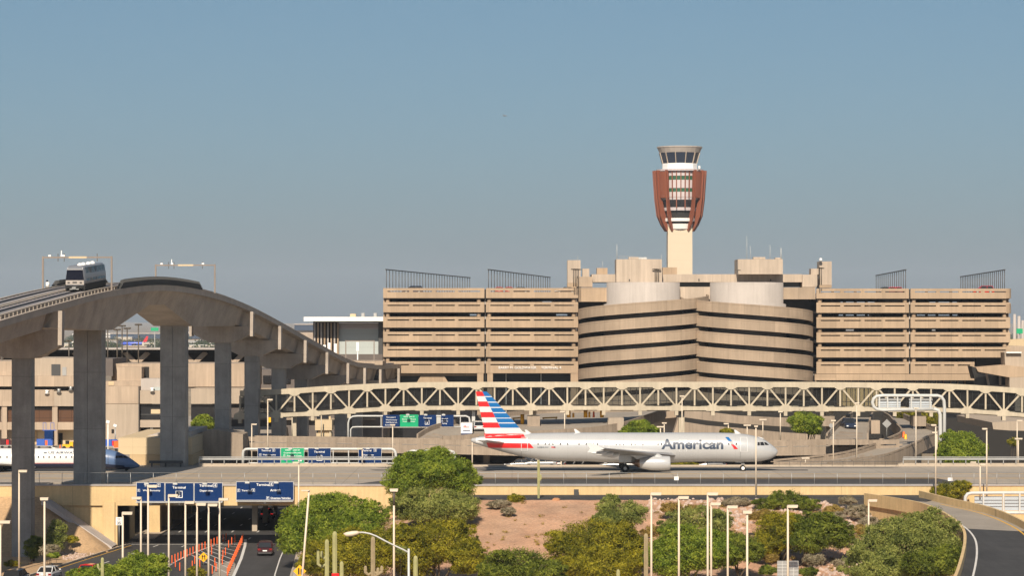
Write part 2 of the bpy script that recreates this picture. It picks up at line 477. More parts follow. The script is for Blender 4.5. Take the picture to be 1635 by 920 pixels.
# taxiway
mb = MB()
mb.box(-62, 200, 371, 413, -2.2, 0)
mb.box(-200, -47, 413, 640, -7.0, -.01); mb.box(-200, -62, 361, 413, -7.0, -.012)
mb.box(-24, 200, 361, 413, -7.0, -.014)
struct(mb, 'taxiway', 'taxi')
mb = MB()
mb.add([(gx(560,366),366,.004),(gx(1550,366),366,.004),(gx(1490,382.5),382.5,.004),(gx(650,382.5),382.5,.004)], [(0,1,2,3)])
mb.add([(-200,361.2,.004),(-62.2,361.2,.004),(-62.2,371,.004),(-200,371,.004)], [(0,1,2,3)])
mb.add([(gx(600,401),401,.004),(gx(1290,401),401,.004),(gx(1290,403.5),403.5,.004),(gx(590,403.5),403.5,.004)], [(0,1,2,3)])
mb.add([(gx(610,408),408,.004),(gx(1420,408),408,.004),(gx(1440,409.5),409.5,.004),(gx(600,409.5),409.5,.004)], [(0,1,2,3)])
struct(mb, 'taxiway_shoulder', 'shoulder')
# taxi lines
mb = MB()
mb.box(-200, 200, 392, 392.3, .006, .010)
mb.box(-200, 200, 380.6, 380.8, .006, .010); mb.box(-200, 200, 381.2, 381.4, .006, .010)
struct(mb, 'taxiway_marking', 'line_y')
# service strip behind the parapet and the road at the toe of the wall
mb = MB()
mb.box(-200, 200, 350.6, 361, -1.75, -.2)
mb.box(-200, -50.3, 350.65, 361, -7.0, -1.76); mb.box(-24, 200, 350.65, 361, -7.0, -1.76)
struct(mb, 'service_road', 'kerb')
mb = MB()
mb.box(-9,46,341,349.95,-7,-.38); mb.prism([(45.99,340),(51,338),(57,349.95),(45.99,349.95)],'z',-7,-.40)
struct(mb, 'frontage_road', 'asphalt')
# middle ground beyond the taxiway
mb = MB(); mb.box(-17, 46, 413.02, 449, -7, -1.2); mb.box(66, 200, 413.02, 449, -7, -5.0)
mb.box(-46.9, -17.02, 449, 600, -7, -6.9)
struct(mb, 'service_yard', 'road_conc')
# far edge kerb of the taxiway
mb = MB(); mb.box(-47, gx(620,413), 412.4, 413.1, 0, .45); mb.box(gx(620,413)+.01, 58, 412.6, 413.15, 0, .22); mb.box(58.01, 200, 412.4, 413.1, 0, .5)
tag(mb.build('kerb_wall', 'kerb'), 'low concrete kerb wall along the far edge of the taxiway', 'kerb wall')

# the long ochre wall with the underpass mouth
t = thing('retaining_wall', 'long ochre wall along the near edge of the taxiway with an underpass mouth', 'wall', (-37, 350, -7))
mb = MB()
mb.box(-200, 200, 350, 350.6, -1.75, .78)
for x0, x1 in ((-200, -61.5), (-61.5, -58.2), (-52.2, -50.3)): mb.box(x0, x1 - .002, 350.002, 350.64, -7.05, -1.752)
mb.box(-58.2, -52.202, 350.35, 350.64, -7.05, -1.752)
mb.box(-23.9, 200, 350.002, 350.64, -7.05, -1.752)
mb.build('wall', 'wall', t)
mb = MB(); mb.box(-200, 200, 349.85, 350.75, .78, .92); mb.build('coping', 'coping', t)
mb = MB()
mb.box(-52.0, -50.6, 349.7, 349.998, -7.05, -1.3)
mb.build('pilaster', 'wall', t)
# tunnel inside
t = thing('underpass', 'dark road underpass beneath the taxiway with concrete walls', 'underpass', (-40, 390, -7))
mb = MB(); mb.box(-62, -60.5, 361.02, 414, -7.04, -2.202); mb.box(-24.5, -24.002, 361.02, 414, -7.04, -2.202)
mb.build('side_wall', 'kerb', t)
mb = MB(); mb.box(-50.6, -50.3, 350.65, 366, -7.04, -1.76); mb.build('wing_wall', 'wall', t)
for y in (372, 384, 396, 408):
    mb = MB(); mb.box(-49.2, -47.7, y, y + 1.6, -7.0, -2.202); mb.build('pillar', 'wall', t)
for y in (376, 392, 408):
    mb = MB(); mb.box(-35.6, -34.9, y, y + 1.2, -7.0, -2.202); mb.build('pillar', 'kerb', t)
mb = MB(); mb.box(-50.2, -47.2, 362, 412, -7.0, -6.82); struct(mb, 'median', 'kerb')

# paved wedge beside the abutment
mb = MB(); rows_ = []
for k in range(7):
    Y = 345.2 + 4.6*k/6
    rows_.append([(-59.2 + 8.9*i/10, Y, max(-6.95, -0.88 - (-59.2 + 8.9*i/10 + 58.8)*.68)) for i in range(11)])
rows_ = [[(x, y, min(z, -0.75)) for x, y, z in q] for q in rows_]
mb.grid(rows_); mb.grid([[(x, 345.19, z) for x, y, z in rows_[0]], [(x, 345.19, z-.6) for x, y, z in rows_[0]]])
struct(mb, 'slope_paving', 'coping')

# kerbs and road markings of the lower road
mb = MB()
for k in range(28):
    y0, y1 = 240 + k * 4, 244 + k * 4
    mb.bar((edge_l(y0) - .12, y0, -6.93), (edge_l(y1) - .12, y1, -6.93), .25, .22)
    mb.bar((edge_r(y0) + 1.1, y0, -6.93), (edge_r(y1) + 1.1, y1, -6.93), .25, .22)
struct(mb, 'kerb', 'kerb')
ZL = -6.985
def stripe(mb, pts, w):
    pts = [Vector((p[0], p[1], ZL)) for p in pts]
    for p, q in zip(pts, pts[1:]):
        n = Vector((-(q-p).y, (q-p).x, 0)).normalized() * w / 2
        mb.add([p-n, p+n, q+n, q-n], [(0,1,2,3)])
mb = MB()
stripe(mb, [(edge_l(y) + .5, y) for y in range(244, 356, 4)], .14); struct(mb, 'yellow_edge_line', 'line_y')
mb = MB()
for off in (3.9, 7.5, 11.1, 14.6):
    y = 252
    while y < 440:
        if off < 14 or y > 352:
            yy = lambda q: edge_l(min(q, 352)) + off + (.115 * 0)
            stripe(mb, [(yy(y), y), (yy(y + 3.0), y + 3.0)], .18)
        y += 12.2
# exit lane: thick line on its left and edge line on its right
exl = [onz(*p, -7) for p in ((355,960),(374,918),(385,893),(391,873),(392,862))]
stripe(mb, [(p.x, p.y) for p in exl], .35)
exr = [onz(*p, -7) for p in ((436,940),(439,918),(447,893),(456,872),(461,858))]
stripe(mb, [(p.x, p.y) for p in exr], .15)
gl = [onz(*p, -7) for p in ((266,906),(300,887),(330,876),(362,866))]
stripe(mb, [(p.x, p.y) for p in gl], .25)
for i in range(9):                                             # hatch bars between the two posts rows
    t_ = i / 8
    a = exl[1].lerp(exl[4], t_); g = gl[1].lerp(gl[3], t_)
    stripe(mb, [(g.x + .4, g.y), (a.x - .4, a.y - .4)], .13)
stripe(mb, [(-49.0, 353.5), (-34.5, 353.5)], .4)
struct(mb, 'lane_markings', 'line_w')
mb = MB(); pts = [onz(*p, -7) for p in ((372,930),(330,945),(345,902),(372,896),(376,902))]
mb.add([(p.x, p.y, -6.988) for p in pts], [tuple(range(len(pts)))])
struct(mb, 'gore_pavement', 'road_conc')
mb = MB(); pts = [(edge_r(y) + 1.2, y) for y in range(300, 349, 6)]
for (x0, y0), (x1, y1) in zip(pts, pts[1:]): mb.add([(x0,y0,-6.90),(x0+1.8,y0,-6.88),(x1+1.8,y1,-6.88),(x1,y1,-6.90)], [(0,1,2,3)])
struct(mb, 'sidewalk', 'coping')

# ------------------------------------------------------------ ribbons: ramps with parapets
def resample(pts, n):
    L = [0]
    for p, q in zip(pts, pts[1:]): L.append(L[-1] + (q - p).length)
    out = []
    for k in range(n + 1):
        s_ = L[-1] * k / n
        for i in range(len(pts) - 1):
            if s_ <= L[i+1] + 1e-6: break
        t_ = (s_ - L[i]) / max(L[i+1] - L[i], 1e-6)
        p0 = pts[max(i-1, 0)]; p1 = pts[i]; p2 = pts[i+1]; p3 = pts[min(i+2, len(pts)-1)]
        out.append(.5 * ((2*p1) + (p2-p0)*t_ + (2*p0-5*p1+4*p2-p3)*t_**2 + (3*p1-p0-3*p2+p3)*t_**3))
    return out
def ramp(name, label, left, right, n=24, thick=.9, par=(True, True), ph=.95, slots=(False, True), wall_to=None, m='viaduct', top='road_conc', cat='ramp', split=None, outer=.0):
    Lp, Rp = resample(left, n), resample(right, n)
    base = (Lp[n//2] + Rp[n//2]) / 2
    t = thing(name, label, cat, (base.x, base.y, base.z - thick))
    mb = MB(); up = Vector((0,0,1))
    o_rows = []
    for l, r in zip(Lp, Rp):
        bl = Vector((l.x, l.y, (wall_to if wall_to is not None else l.z - thick))); br = Vector((r.x, r.y, (wall_to if wall_to is not None else r.z - thick)))
        o_rows.append([l - up*.02, bl, br, r - up*.02, l - up*.02])
    mb.grid(o_rows)
    mb.add(o_rows[0][:4], [(0,1,2,3)]); mb.add(o_rows[-1][:4], [(3,2,1,0)])
    mb.build('deck', m, t)
    a = 0 if split is None else split
    mb = MB(); mb.grid([[l, r] for l, r in zip(Lp, Rp)][a:], smooth=False); mb.build('road_surface', top, t)
    if split:
        mb = MB(); mb.grid([[l, r] for l, r in zip(Lp, Rp)][:split+1]); mb.build('road_surface', 'asphalt', t)
    for side, (P, Q, on, sl) in enumerate(((Lp, Rp, par[0], slots[0]), (Rp, Lp, par[1], slots[1]))):
        if not on: continue
        mb = MB()
        def sweep(u0, u1, w0, w1, i0=0, i1=n):
            fr = []
            for i in range(i0, i1+1):
                d = (P[min(i+1, n)] - P[max(i-1, 0)]); d.z = 0; d.normalize()
                nr = Vector((d.y, -d.x, 0))
                if nr.dot(P[i] - Q[i]) < 0: nr = -nr
                fr.append((P[i], nr, up))
            mb.section(fr, [(w0, u0), (w1, u0), (w1, u1), (w0, u1)])
        if sl:
            sweep(-thick * .95, ph * .58, .001, .3); sweep(ph * .70, ph, .001, .3)
            for i in range(0, n+1, 2):
                d = (P[min(i+1, n)] - P[max(i-1, 0)]); d.z = 0; d.normalize(); nr = Vector((d.y, -d.x, 0))
                if nr.dot(P[i] - Q[i]) < 0: nr = -nr
                c = P[i] + nr*.15 + up*ph*.64
                mb.bar(c - d*.5, c + d*.5, .28, ph*.12 + .01)
        else: sweep(-thick * .95, ph, .001, .3)
        mb.build('parapet', m, t)
    return t, Lp, Rp
V = lambda L_: [at(*p) for p in L_]
VZ = lambda L_: [onz(p[0], p[1], p[2]) for p in L_]

RL = VZ([(1383,799,-.45),(1440,808,-.5),(1480,817,-.6),(1515,834,-.9),(1538,854,-1.2),(1543,878,-1.6),(1532,925,-2.1),(1515,960,-2.4)])
RR = VZ([(1467,795,-.4),(1519,808,-.6),(1572,820,-.8),(1615,836,-1.1),(1650,858,-1.4),(1680,900,-2),(1690,950,-2.4),(1690,990,-2.6)])
fr_t, fL, fR = ramp('curved_ramp', 'curving ramp with ochre parapets, half pale concrete and half black asphalt, at the right', RL[::-1], RR[::-1], n=48, thick=.7, ph=.85, slots=(False, False), m='wall', wall_to=-7.05, split=30)
mb = MB()
def rline(mb, a, w, i0, i1, dz=.012):
    for i in range(i0, i1):
        p = fL[i].lerp(fR[i], a); q = fL[i+1].lerp(fR[i+1], a); n_ = Vector((-(q-p).y, (q-p).x, 0)).normalized()*w/2
        up = Vector((0,0,dz)); mb.add([p-n_+up, p+n_+up, q+n_+up, q-n_+up], [(0,1,2,3)])
rline(mb, .13, .2, 0, 36); mb.build('white_edge_line', 'line_w', fr_t)
mb = MB(); rline(mb, .90, .2, 0, 44); mb.build('yellow_edge_line', 'line_y', fr_t)

# ramps beyond the taxiway
LA = V([(1236,744,425),(1300,738,428),(1350,731,432),(1390,720,438),(1420,708,446),(1441,697,455),(1432,684,475),(1422,672,500),(1412,666,520)])
RA = V([(1236,752,416),(1300,748,418),(1360,742,422),(1410,735,427),(1450,720,435),(1482,704,446),(1500,694,455),(1472,683,475),(1442,669,508)])
ramp('exit_ramp', 'pale curving exit ramp with slotted parapets rising to the right beyond the taxiway', LA, RA, n=44, thick=1.3, slots=(True, True))
LB = V([(1322,702,437),(1336,686,452),(1350,674,470),(1362,667,490)])
RB = V([(1384,702,437),(1386,690,452),(1388,676,470),(1392,667,490)])
ramp('garage_entry_ramp', 'short ramp carrying one oncoming dark car below the footbridge at the right', LB, RB, n=12, thick=.9, slots=(True, False))
# plaza and ramp behind the tail
LC = V([(668,701,455),(690,688,462),(720,680,470),(760,671,482),(860,661,498),(940,659,500),(1000,658,502),(1064,656,508)])
RC = V([(706,705,448),(745,702,450),(790,699,452),(850,696,454),(900,693,456),(950,689,459),(1000,680,465),(1060,660,482)])
ramp('toll_plaza_ramp', 'wide pale ramp rising behind the airliner tail towards yellow toll posts', LC, RC, n=36, thick=1.1, slots=(False, False), ph=.8)

# viaduct behind the taxiway
t = thing('viaduct', 'long low concrete viaduct wall with a row of slots behind the airliner', 'viaduct', (0, 445, -7))
x0, x1 = gx(393,440), gx(1436,440)
def vz(X): return interp([(x0, 3.35), (gx(700,440), 2.9), (gx(900,440), 2.4), (gx(1240,440), 2.6), (x1, 2.9)], X)
n = 60; xs_ = [x0 + (x1-x0)*i/n for i in range(n+1)]
mb = MB(); up = Vector((0,0,1)); ry = Vector((0,1,0))
fr = [((x, 440, vz(x)), ry, up) for x in xs_]
mb.section(fr, [(0,-2.3),(.3,-2.3),(.3,-.95),(0,-.95)]); mb.section(fr, [(.0,-.72),(.3,-.72),(.3,0),(0,0)])
for i in range(0, n+1, 2): mb.box(xs_[i]-.5, xs_[i]+.5, 440.01, 440.29, vz(xs_[i])-.96, vz(xs_[i])-.71)
mb.build('parapet', 'viaduct', t)
mb = MB(); mb.section([((x, 440.3, vz(x)-1.2), ry, up) for x in xs_], [(0,-.6),(9,-.6),(9,0),(0,0)]); mb.build('deck', 'road_conc', t)
mb = MB(); mb.section([((x, 449.3, vz(x)), ry, up) for x in xs_], [(0,-1.8),(.3,-1.8),(.3,-.2),(0,-.2)]); mb.build('far_parapet', 'viaduct', t)
for px in range(405, 1430, 62):
    X = gx(px, 445); mb = MB(); mb.box(X-.5, X+.5, 444, 445.2, -7, vz(X)-1.81); mb.build('pier', 'viaduct', t)
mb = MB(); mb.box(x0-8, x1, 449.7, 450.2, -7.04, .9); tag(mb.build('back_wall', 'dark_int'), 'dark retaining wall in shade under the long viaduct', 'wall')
# ------------------------------------------------------------ parking garage
GY = 600.0
def GX(px): return gx(px, GY)
def GZ(py): return gz(py, GY)
t = thing('parking_garage', 'huge tan multi-storey parking garage with horizontal concrete bands and round ramp towers', 'parking garage', (GX(1110), 630, -7))
bands = [(460.2,476.2),(482.6,498.9),(506.0,523.3),(530.0,546.3),(553.4,570.2),(577.3,596.2)]
blocks = [(612,773.5),(776,923),(1303,1450.5),(1453,1612)]
dz_r = 1.5
mb_floor = None
for bi, (a, b) in enumerate(blocks):
    off = 0 if bi < 2 else 0.8
    for li, (y0, y1) in enumerate(bands):
        bb = b if not (bi == 3 and li == 5) else 1555
        aa = a
        mb = MB(); d = 1.0 if li or True else 0
        rail = y0 + 4.3; slot = y0 + 6.2
        z = lambda y: GZ(y + off)
        mb.box(GX(aa), GX(bb), 599.2, 599.75, z(rail), z(y0))
        mb.box(GX(aa), GX(bb), 599.2, 599.75, z(y1), z(slot))
        x = aa + 8; n = 4; w = (bb - aa - 16) / n
        segs = [(aa, aa+7)] + [(aa + 8 + w*k - 3, aa + 8 + w*k + 3) for k in range(1, n)] + [(bb-7, bb)]
        for s0, s1 in segs: mb.box(GX(s0)+.01, GX(s1)-.01, 599.22, 599.73, z(slot)-.02, z(rail)+.02)
        mb.build('parapet_band', 'garage', t)
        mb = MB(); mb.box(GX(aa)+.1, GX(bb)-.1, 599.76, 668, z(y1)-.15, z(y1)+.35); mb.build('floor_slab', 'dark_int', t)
        if li < 5:
            zc0, zc1 = z(bands[li+1][0])-.3, z(y1)+.1
            for px in ((a+7, b-9) if bi in (0,) else (a+5, b-7) if bi == 1 else (a+6, b-5.5) if bi == 2 else (a+6, b-8)):
                if bi == 3 and li == 4 and px > 1590: continue
                mb = MB(); mb.lathe((GX(px), 600.25), [(.02,zc1),(.5,zc1),(.5,zc0),(.02,zc0)], n=12); mb.build('column', 'garage', t)
mb = MB(); g6 = lambda p: gx(p, 668); z6 = lambda p: gz(p, 668); XL, XR = GX(613), GX(1611)
holes = [(481.0,484.2,[(866,881),(1342,1397),(1484,1529)]),(500.6,504.2,[(750,764),(888,906),(1339,1388),(1464,1532)]),(526.2,528.6,[(1346,1368),(1488,1498)])]
zt_ = GZ(463)
for (ya, yb, hs) in holes:
    mb.box(XL, XR, 668, 669, z6(ya), zt_); x_ = XL
    for (h0, h1) in hs: mb.box(x_, g6(h0), 668, 669, z6(yb), z6(ya)-.002); x_ = g6(h1)
    mb.box(x_, XR, 668, 669, z6(yb), z6(ya)-.002); zt_ = z6(yb)-.002
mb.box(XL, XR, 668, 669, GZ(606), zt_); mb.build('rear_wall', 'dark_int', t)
for a, b in ((612.2, 614), (1609, 1610.5)):
    mb = MB(); mb.box(GX(a), GX(b), 599.9, 668, GZ(606), GZ(463)); mb.build('side_wall', 'garage', t)
mb = MB()
for (a, b) in ((773.6, 775.9), (1450.6, 1452.9)): mb = MB(); mb.box(GX(a), GX(b), 599.9, 640, -7, GZ(462)); mb.build('expansion_joint', 'void', t)
mb = MB()
for (a, b) in ((773.9,775.6),(1450.9,1452.6)):
    for (y0, y1) in bands[1:]: mb.box(GX(a), GX(b), 599.5, 599.88, GZ(y0+4), GZ(y0-.5))
mb.build('joint_cover', 'core', t)
# interior rows of columns and ceiling beams seen through the slots
for a, b in blocks:
    for i in range(1, 4):
        X = GX(a + (b-a)*i/4)
        for Y in (612, 632): mb = MB(); mb.box(X-.3, X+.3, Y, Y+.6, GZ(600), GZ(464)); mb.build('inner_column', 'dark_int', t)
# right end return walls
for py in (461, 485):
    mb = MB(); mb.prism([(GX(1605), 599.3), (GX(1610), 598.6), (GX(1615), 600.6), (GX(1612), 603), (GX(1606), 603)], 'z', GZ(py+15.5), GZ(py)); mb.build('end_parapet', 'garage', t)
# ground floors
for (a, b) in ((612, 622), (762, 772), (778, 787), (911, 923)):
    mb = MB(); mb.box(GX(a), GX(b), 599.3, 600.6, -7, GZ(596.4)); mb.build('pilaster', 'garage', t)
mb = MB(); mb.box(GX(622)+.01, GX(762)-.01, 600.4, 601.0, GZ(600.5), GZ(596.4)); mb.prism([(GX(664),GZ(613)),(GX(672),GZ(600.6)),(GX(709),GZ(600.6)),(GX(717),GZ(613))], 'y', 600.3, 601.0); mb.prism([(GX(622.5),GZ(607)),(GX(622.5),GZ(600.6)),(GX(626),GZ(600.6)),(GX(624.5),GZ(607))],'y',600.3,601); mb.build('lintel', 'garage', t)
mb = MB(); mb.box(GX(613), GX(924), 603, 603.3, -7, GZ(596.3)); mb.build('entrance_glazing', 'darkglass', t)
for px in (808, 864): mb = MB(); mb.box(GX(px-.8), GX(px+.8), 602.4, 602.8, -7, GZ(596.5)); mb.build('mullion', 'whitemetal', t)
mb = MB(); mb.box(GX(1300), GX(1554), 598.9, 599.9, GZ(607.5), GZ(597.6)); mb.build('canopy_band', 'garage', t)
mb = MB(); mb.box(GX(1300), GX(1625), 603, 603.3, -7, GZ(600)); mb.build('ground_glazing', 'darkglass', t)
for i in range(22): mb = MB(); mb.box(GX(1304+i*11.4), GX(1304.7+i*11.4), 602.3, 602.7, GZ(615), GZ(607.6)); mb.build('shopfront_mullion', 'garage', t)
for x0,x1,y0,y1 in ((613,700,655,676),(884,924,640,668),(1130,1230,640,668),(1400,1500,640,668)):
    pass
# raised lettering
mb = MB(); put_text(mb, 'BARRY M. GOLDWATER', GX(826), 599.12, GZ(589.3), .82, width=GX(856)-GX(796)); put_text(mb, 'TERMINAL 4', GX(880), 599.12, GZ(589.3), .82, width=GX(896)-GX(864))
mb.build('lettering', 'white', t, fix=False)
mb = MB()
for s0,s1 in ((796,856),(864,896)): mb.box(GX(s0), GX(s1), 599.14, 599.18, GZ(589.6), GZ(589.2))
mb.build('letter_rail', 'dkgrey', t)
# round ramp towers
def helix(cx, ztop, sgn, phase, r=14.3):
    c = (GX(cx), 600.0); per = 30
    for start in range(2):
        for turn in range(4):
            a_first = -.35 if turn == 0 else 0
            fr = []; n = per*2
            lo = a_first/(2*math.pi); hi = 1.0
            for k in range(n+1):
                u_ = lo + (hi-lo)*k/n                    # 0 at the left (sgn 1) or right (sgn -1) edge, one full turn
                a = math.pi + 2*math.pi*u_ if sgn > 0 else -2*math.pi*u_
                zz = ztop - start*3.28 - turn*6.56 - 6.56*u_
                fr.append(((c[0]+r*math.cos(a), c[1]+r*math.sin(a), zz), Vector((math.cos(a), math.sin(a), 0)), Vector((0,0,1))))
            if fr[0][0][2] < -4: continue
            mb = MB(); mb.section(fr, [(-.3,-2.28),(.02,-2.28),(.02,-.42),(-.03,-.40),(-.03,-.34),(.02,-.32),(.02,0),(-.3,0)])
            mb.build('ramp_wall', 'helix', t)
            mb = MB(); mb.section([((p[0]-.31*q.x, p[1]-.31*q.y, p[2]-1.1), q, u) for p, q, u in fr], [(-5.4,-.35),(0,-.35),(0,0),(-5.4,0)]); mb.build('ramp_slab', 'dark_int', t)
    mb = MB(); mb.lathe(c, [(8.6, -7), (8.6, GZ(486)), (8.0, GZ(485)), (8.0, GZ(451.5)), (.01, GZ(451.4))], n=48); mb.build('core', 'core', t)
helix(1192, GZ(475.0), 1, 0, 14.45)
helix(1027, GZ(475.0)+.55, -1, 0, 14.3)
# dark back behind the towers
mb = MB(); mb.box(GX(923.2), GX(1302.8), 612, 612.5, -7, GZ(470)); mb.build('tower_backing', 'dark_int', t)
# central block between and above the towers
for (a,b,y0,y1,Y,dpt,m,nm) in (
    (945,1281,438,450.7,603,12,'pent','machine_floor'),
    (1083,1136,450.9,458,606,1,'darkglass','clerestory'),
    (930,946,451,459,606,1,'darkglass','clerestory'),(1250,1281,451,458.5,606,1,'darkglass','clerestory'),
    (1083,1136,458.2,478,602,8,'pent','link_wall'),(1250.5,1302,459,478,601,10,'helix','link_wall'),
    (923.3,969,459.5,482,601,10,'garage','link_wall'),
    (984,1057,414,450.6,597.5,9,'pent','penthouse'),(1178,1250,414,437.9,598.5,9,'pent','penthouse'),
    (906,927,415.5,452,606,5,'pent','stair_tower'),(1308.5,1328,417.5,455,604,5,'pent','stair_tower'),
    (930,941,429,445,608,4,'pent','roof_hatch'),(953,970,428,437.9,606,4,'garage','roof_hatch'),
    (921,946,442,458.5,602,5,'helix','roof_hatch'),(1281.2,1305,438.5,458.5,602,6,'pent','roof_hatch'),
    (1295,1307,429,438.4,603,4,'pent','roof_hatch'),(1058,1081,427,437.9,608,6,'garage','roof_hatch'),
    (906,927,452.2,459.8,605.5,6,'garage','plinth'),(1308.5,1328,455.2,460,603.5,6,'garage','plinth')):
    mb = MB(); mb.pbox(a, b, y0, y1, Y, dpt); mb.build(nm, m, t)
mb = MB(); mb.pbox(1004,1020,410.5,413.8,600,2.5); mb.build('roof_unit', 'pent', t)
mb = MB(); mb.pbox(1014,1033,411,413.8,601,2.5); mb.build('roof_unit', 'whitemetal', t)
mb = MB(); mb.pbox(1203,1222,410.5,413.8,600,2.5); mb.build('roof_unit', 'pent', t)
mb = MB(); mb.pbox(1238,1248,411.5,413.8,600,2); mb.build('roof_unit', 'pent', t)
for px,y0,y1,Y,w in ((985,390,414,598,.14),(1056,406,414,598,.1),(1192.5,377,414,603,.1),(1198,393,414,604,.09),(1229.5,391,414,603,.1),(1247,396,414,599,.22),(922.5,409,416,607,.1),(962,417,428,607,.08)):
    mb = MB(); mb.tube([(gx(px,Y),Y,gz(y1,Y)-.1),(gx(px,Y),Y,gz(y0,Y))], [w*.55,w*.3], n=6); mb.build('antenna', 'whitemetal', t)
mb = MB()
for k in range(12): mb.bar(at(990+k*4.2,409.5,598.2), at(990+k*4.2,414,598.2), .05)
mb.bar(at(988,409.5,598.2), at(1015,409.5,598.2), .06); mb.build('roof_railing', 'steel', t)
for px, py, Y in ((1005,449,597.3),(1116,448.5,602.8),(1230.5,449,602.8),(1307,445,601.8),(921.5,443.5,601.8)):
    mb = MB(); mb.pbox(px-.9, px+.9, py-3.2, py, Y, .4); mb.build('wall_lamp', 'dkgrey', t)
mb = MB(); mb.lathe((gx(1310.5,603), 603), [(.01,gz(417,603)),(.25,gz(417,603)),(.38,gz(415.6,603)),(.25,gz(412.5,603)),(.01,gz(412,603))], n=12); mb.build('globe', 'white', t)
# lamp clusters on the roof
for px, top, bot, ks in ((1046,430,450.5,3),(1309,428,455,2),(1178,431,450,1),(916,430,458,4)):
    mb = MB()
    for k in range(ks): mb.tube([at(px+k*2.6, bot, 597), at(px+k*2.6, top, 597)], .1, n=5); mb.bar(at(px+k*2.6-4.5, top, 597), at(px+k*2.6+4.5, top+.6, 597), .22)
    mb.build('roof_lamp', 'poledark', t)

# pole screens on the roof deck
for pn, (px0, y0, px1, y1, b0, n, lab) in enumerate(((617,430.5,750,443.5,459,30,'tall receding row of thin poles on the garage roof at its left end'),
       (780,430.5,878,443,459,24,'receding row of thin poles above two red cars on the garage roof'),
       (1446,431,1399,440,459.5,14,'short dense row of thin poles on the garage roof right of the white globe'),
       (1604,431,1534,442,460,24,'receding row of thin poles at the far right end of the garage roof'))):
    Ya = 605.0; Yb = Ya * (518-y0) / (518-y1) * .985
    A = at(px0, y0, Ya); B = at(px1, y1, Yb); zr = GZ(463)
    r_ = thing('pole_screen', lab, 'pole screen', (A.x, A.y, zr - .3), 'pole screens on the garage roof')
    for k in range(n+1):
        mb = MB(); p = A.lerp(B, k/n); mb.tube([(p.x, p.y, zr-.5), (p.x, p.y, p.z)], .075, n=5); mb.build('pole', 'poledark', r_)
    mb = MB(); mb.bar(A - (B-A).normalized()*.8, B + (B-A).normalized()*.8, .16, .22); mb.build('top_rail', 'poledark', r_)

# ------------------------------------------------------------ control tower
TY = 1200.0
ts = F / TY
c = (gx(1085, TY), TY)
t = thing('control_tower', 'tall air traffic control tower with rust brown fins and a slanted glass cab', 'control tower', (c[0], c[1], -7))
tz = lambda py: gz(py, TY)
def ngon_ring(r0, z0, r1, z1, n, ph=0, th=None):
    pass
def frustum(mb, prof, n, ph=0.0, mi=0):
    o = len(mb.v)
    for r, z in prof:
        for k in range(n):
            a = ph + 2*math.pi*k/n; mb.v.append((c[0]+r*math.cos(a), c[1]+r*math.sin(a), z))
    for i in range(len(prof)-1):
        for k in range(n):
            k2 = (k+1)%n; mb.f.append((o+i*n+k, o+i*n+k2, o+(i+1)*n+k2, o+(i+1)*n+k)); mb.m.append(mi); mb.sm.append(False)
    return mb
px2m = TY / F
M['shaft'] = mat('cream tower shaft', (0.56, 0.47, 0.35), var=.05, scale=.05, joints=(0, 3.8, .12, .18))
M['rust'] = mat('rust brown fins', (0.215, 0.062, 0.028), rough=.6, var=.08, scale=.1)
M['towerglass'] = mat('blue tower glass', (0.02, 0.03, 0.055), rough=.15)
M['towergreen'] = mat('green windows', (0.03, 0.105, 0.055), rough=.2)
M['towergrey'] = mat('pale lilac panels', (0.50, 0.45, 0.46), rough=.5, var=.06, scale=.1)
mb = MB(); hw = 20*px2m
mb.prism([(c[0]-hw, -7), (c[0]+hw, -7), (c[0]+hw*.96, tz(362)), (c[0]-hw*.98, tz(362))], 'y', TY-hw*.9, TY+hw*.9); mb.build('shaft', 'shaft', t)
mb = frustum(MB(), [(.01,tz(371)),(18*px2m,tz(369)),(21*px2m,tz(366))], 24); mb.build('soffit', 'towergrey', t)
rows = [(366,358,22,24,'white'),(358,354,24,25,'void'),(354,349,27.5,28,'white'),(349,337,24,25,'void'),(337,332,28.5,29,'towergrey'),(332,320,29,30,'darkglass'),(320,315.5,31,31.5,'towergrey'),
        (315.5,307.5,32,32,'towergrey'),(307.5,301.5,31.6,31.6,'towergreen'),(301.5,288.5,32.4,32.4,'towergrey'),(288.5,282,32.2,32.2,'towergreen'),(282,271.5,33,33,'towergrey')]
for b, a, r0, r1, m_ in rows:
    mb = frustum(MB(), [(.01,tz(b)),(r0*px2m,tz(b)),(r1*px2m,tz(a)),(.01,tz(a))], 32); mb.build('storey', m_, t)
mb = frustum(MB(), [(.01,tz(274)),(37.5*px2m,tz(274)),(37.5*px2m,tz(271)),(.01,tz(271))], 32); mb.build('gallery', 'towergrey', t)
# rust shells left and right of the open front, and radial fins
import itertools
def wallseg(a0, a1, prof, th, name):
    mb = MB(); n = max(2, int(abs(a1-a0)/.09)); rows_ = []
    for k in range(n+1):
        a = a0 + (a1-a0)*k/n; d = Vector((math.cos(a), math.sin(a), 0))
        rows_.append([Vector((c[0],c[1],0)) + d*r*px2m + Vector((0,0,tz(y))) for r, y in prof] + [Vector((c[0],c[1],0)) + d*(r-th)*px2m + Vector((0,0,tz(y))) for r, y in prof[::-1]] + [Vector((c[0],c[1],0)) + d*prof[0][0]*px2m + Vector((0,0,tz(prof[0][1])))])
    mb.grid(rows_); mb.add(rows_[0][:-1], [tuple(range(len(rows_[0])-1))]); mb.add(rows_[-1][:-1], [tuple(range(len(rows_[0])-1))[::-1]])
    mb.build(name, 'rust', t)
D = R
for (a0, a1) in ((198,240),(300,342),(120,160),(20,60),(75,105)):
    wallseg(D(a0), D(a1), [(41,275),(38,317)], 2, 'screen_wall')
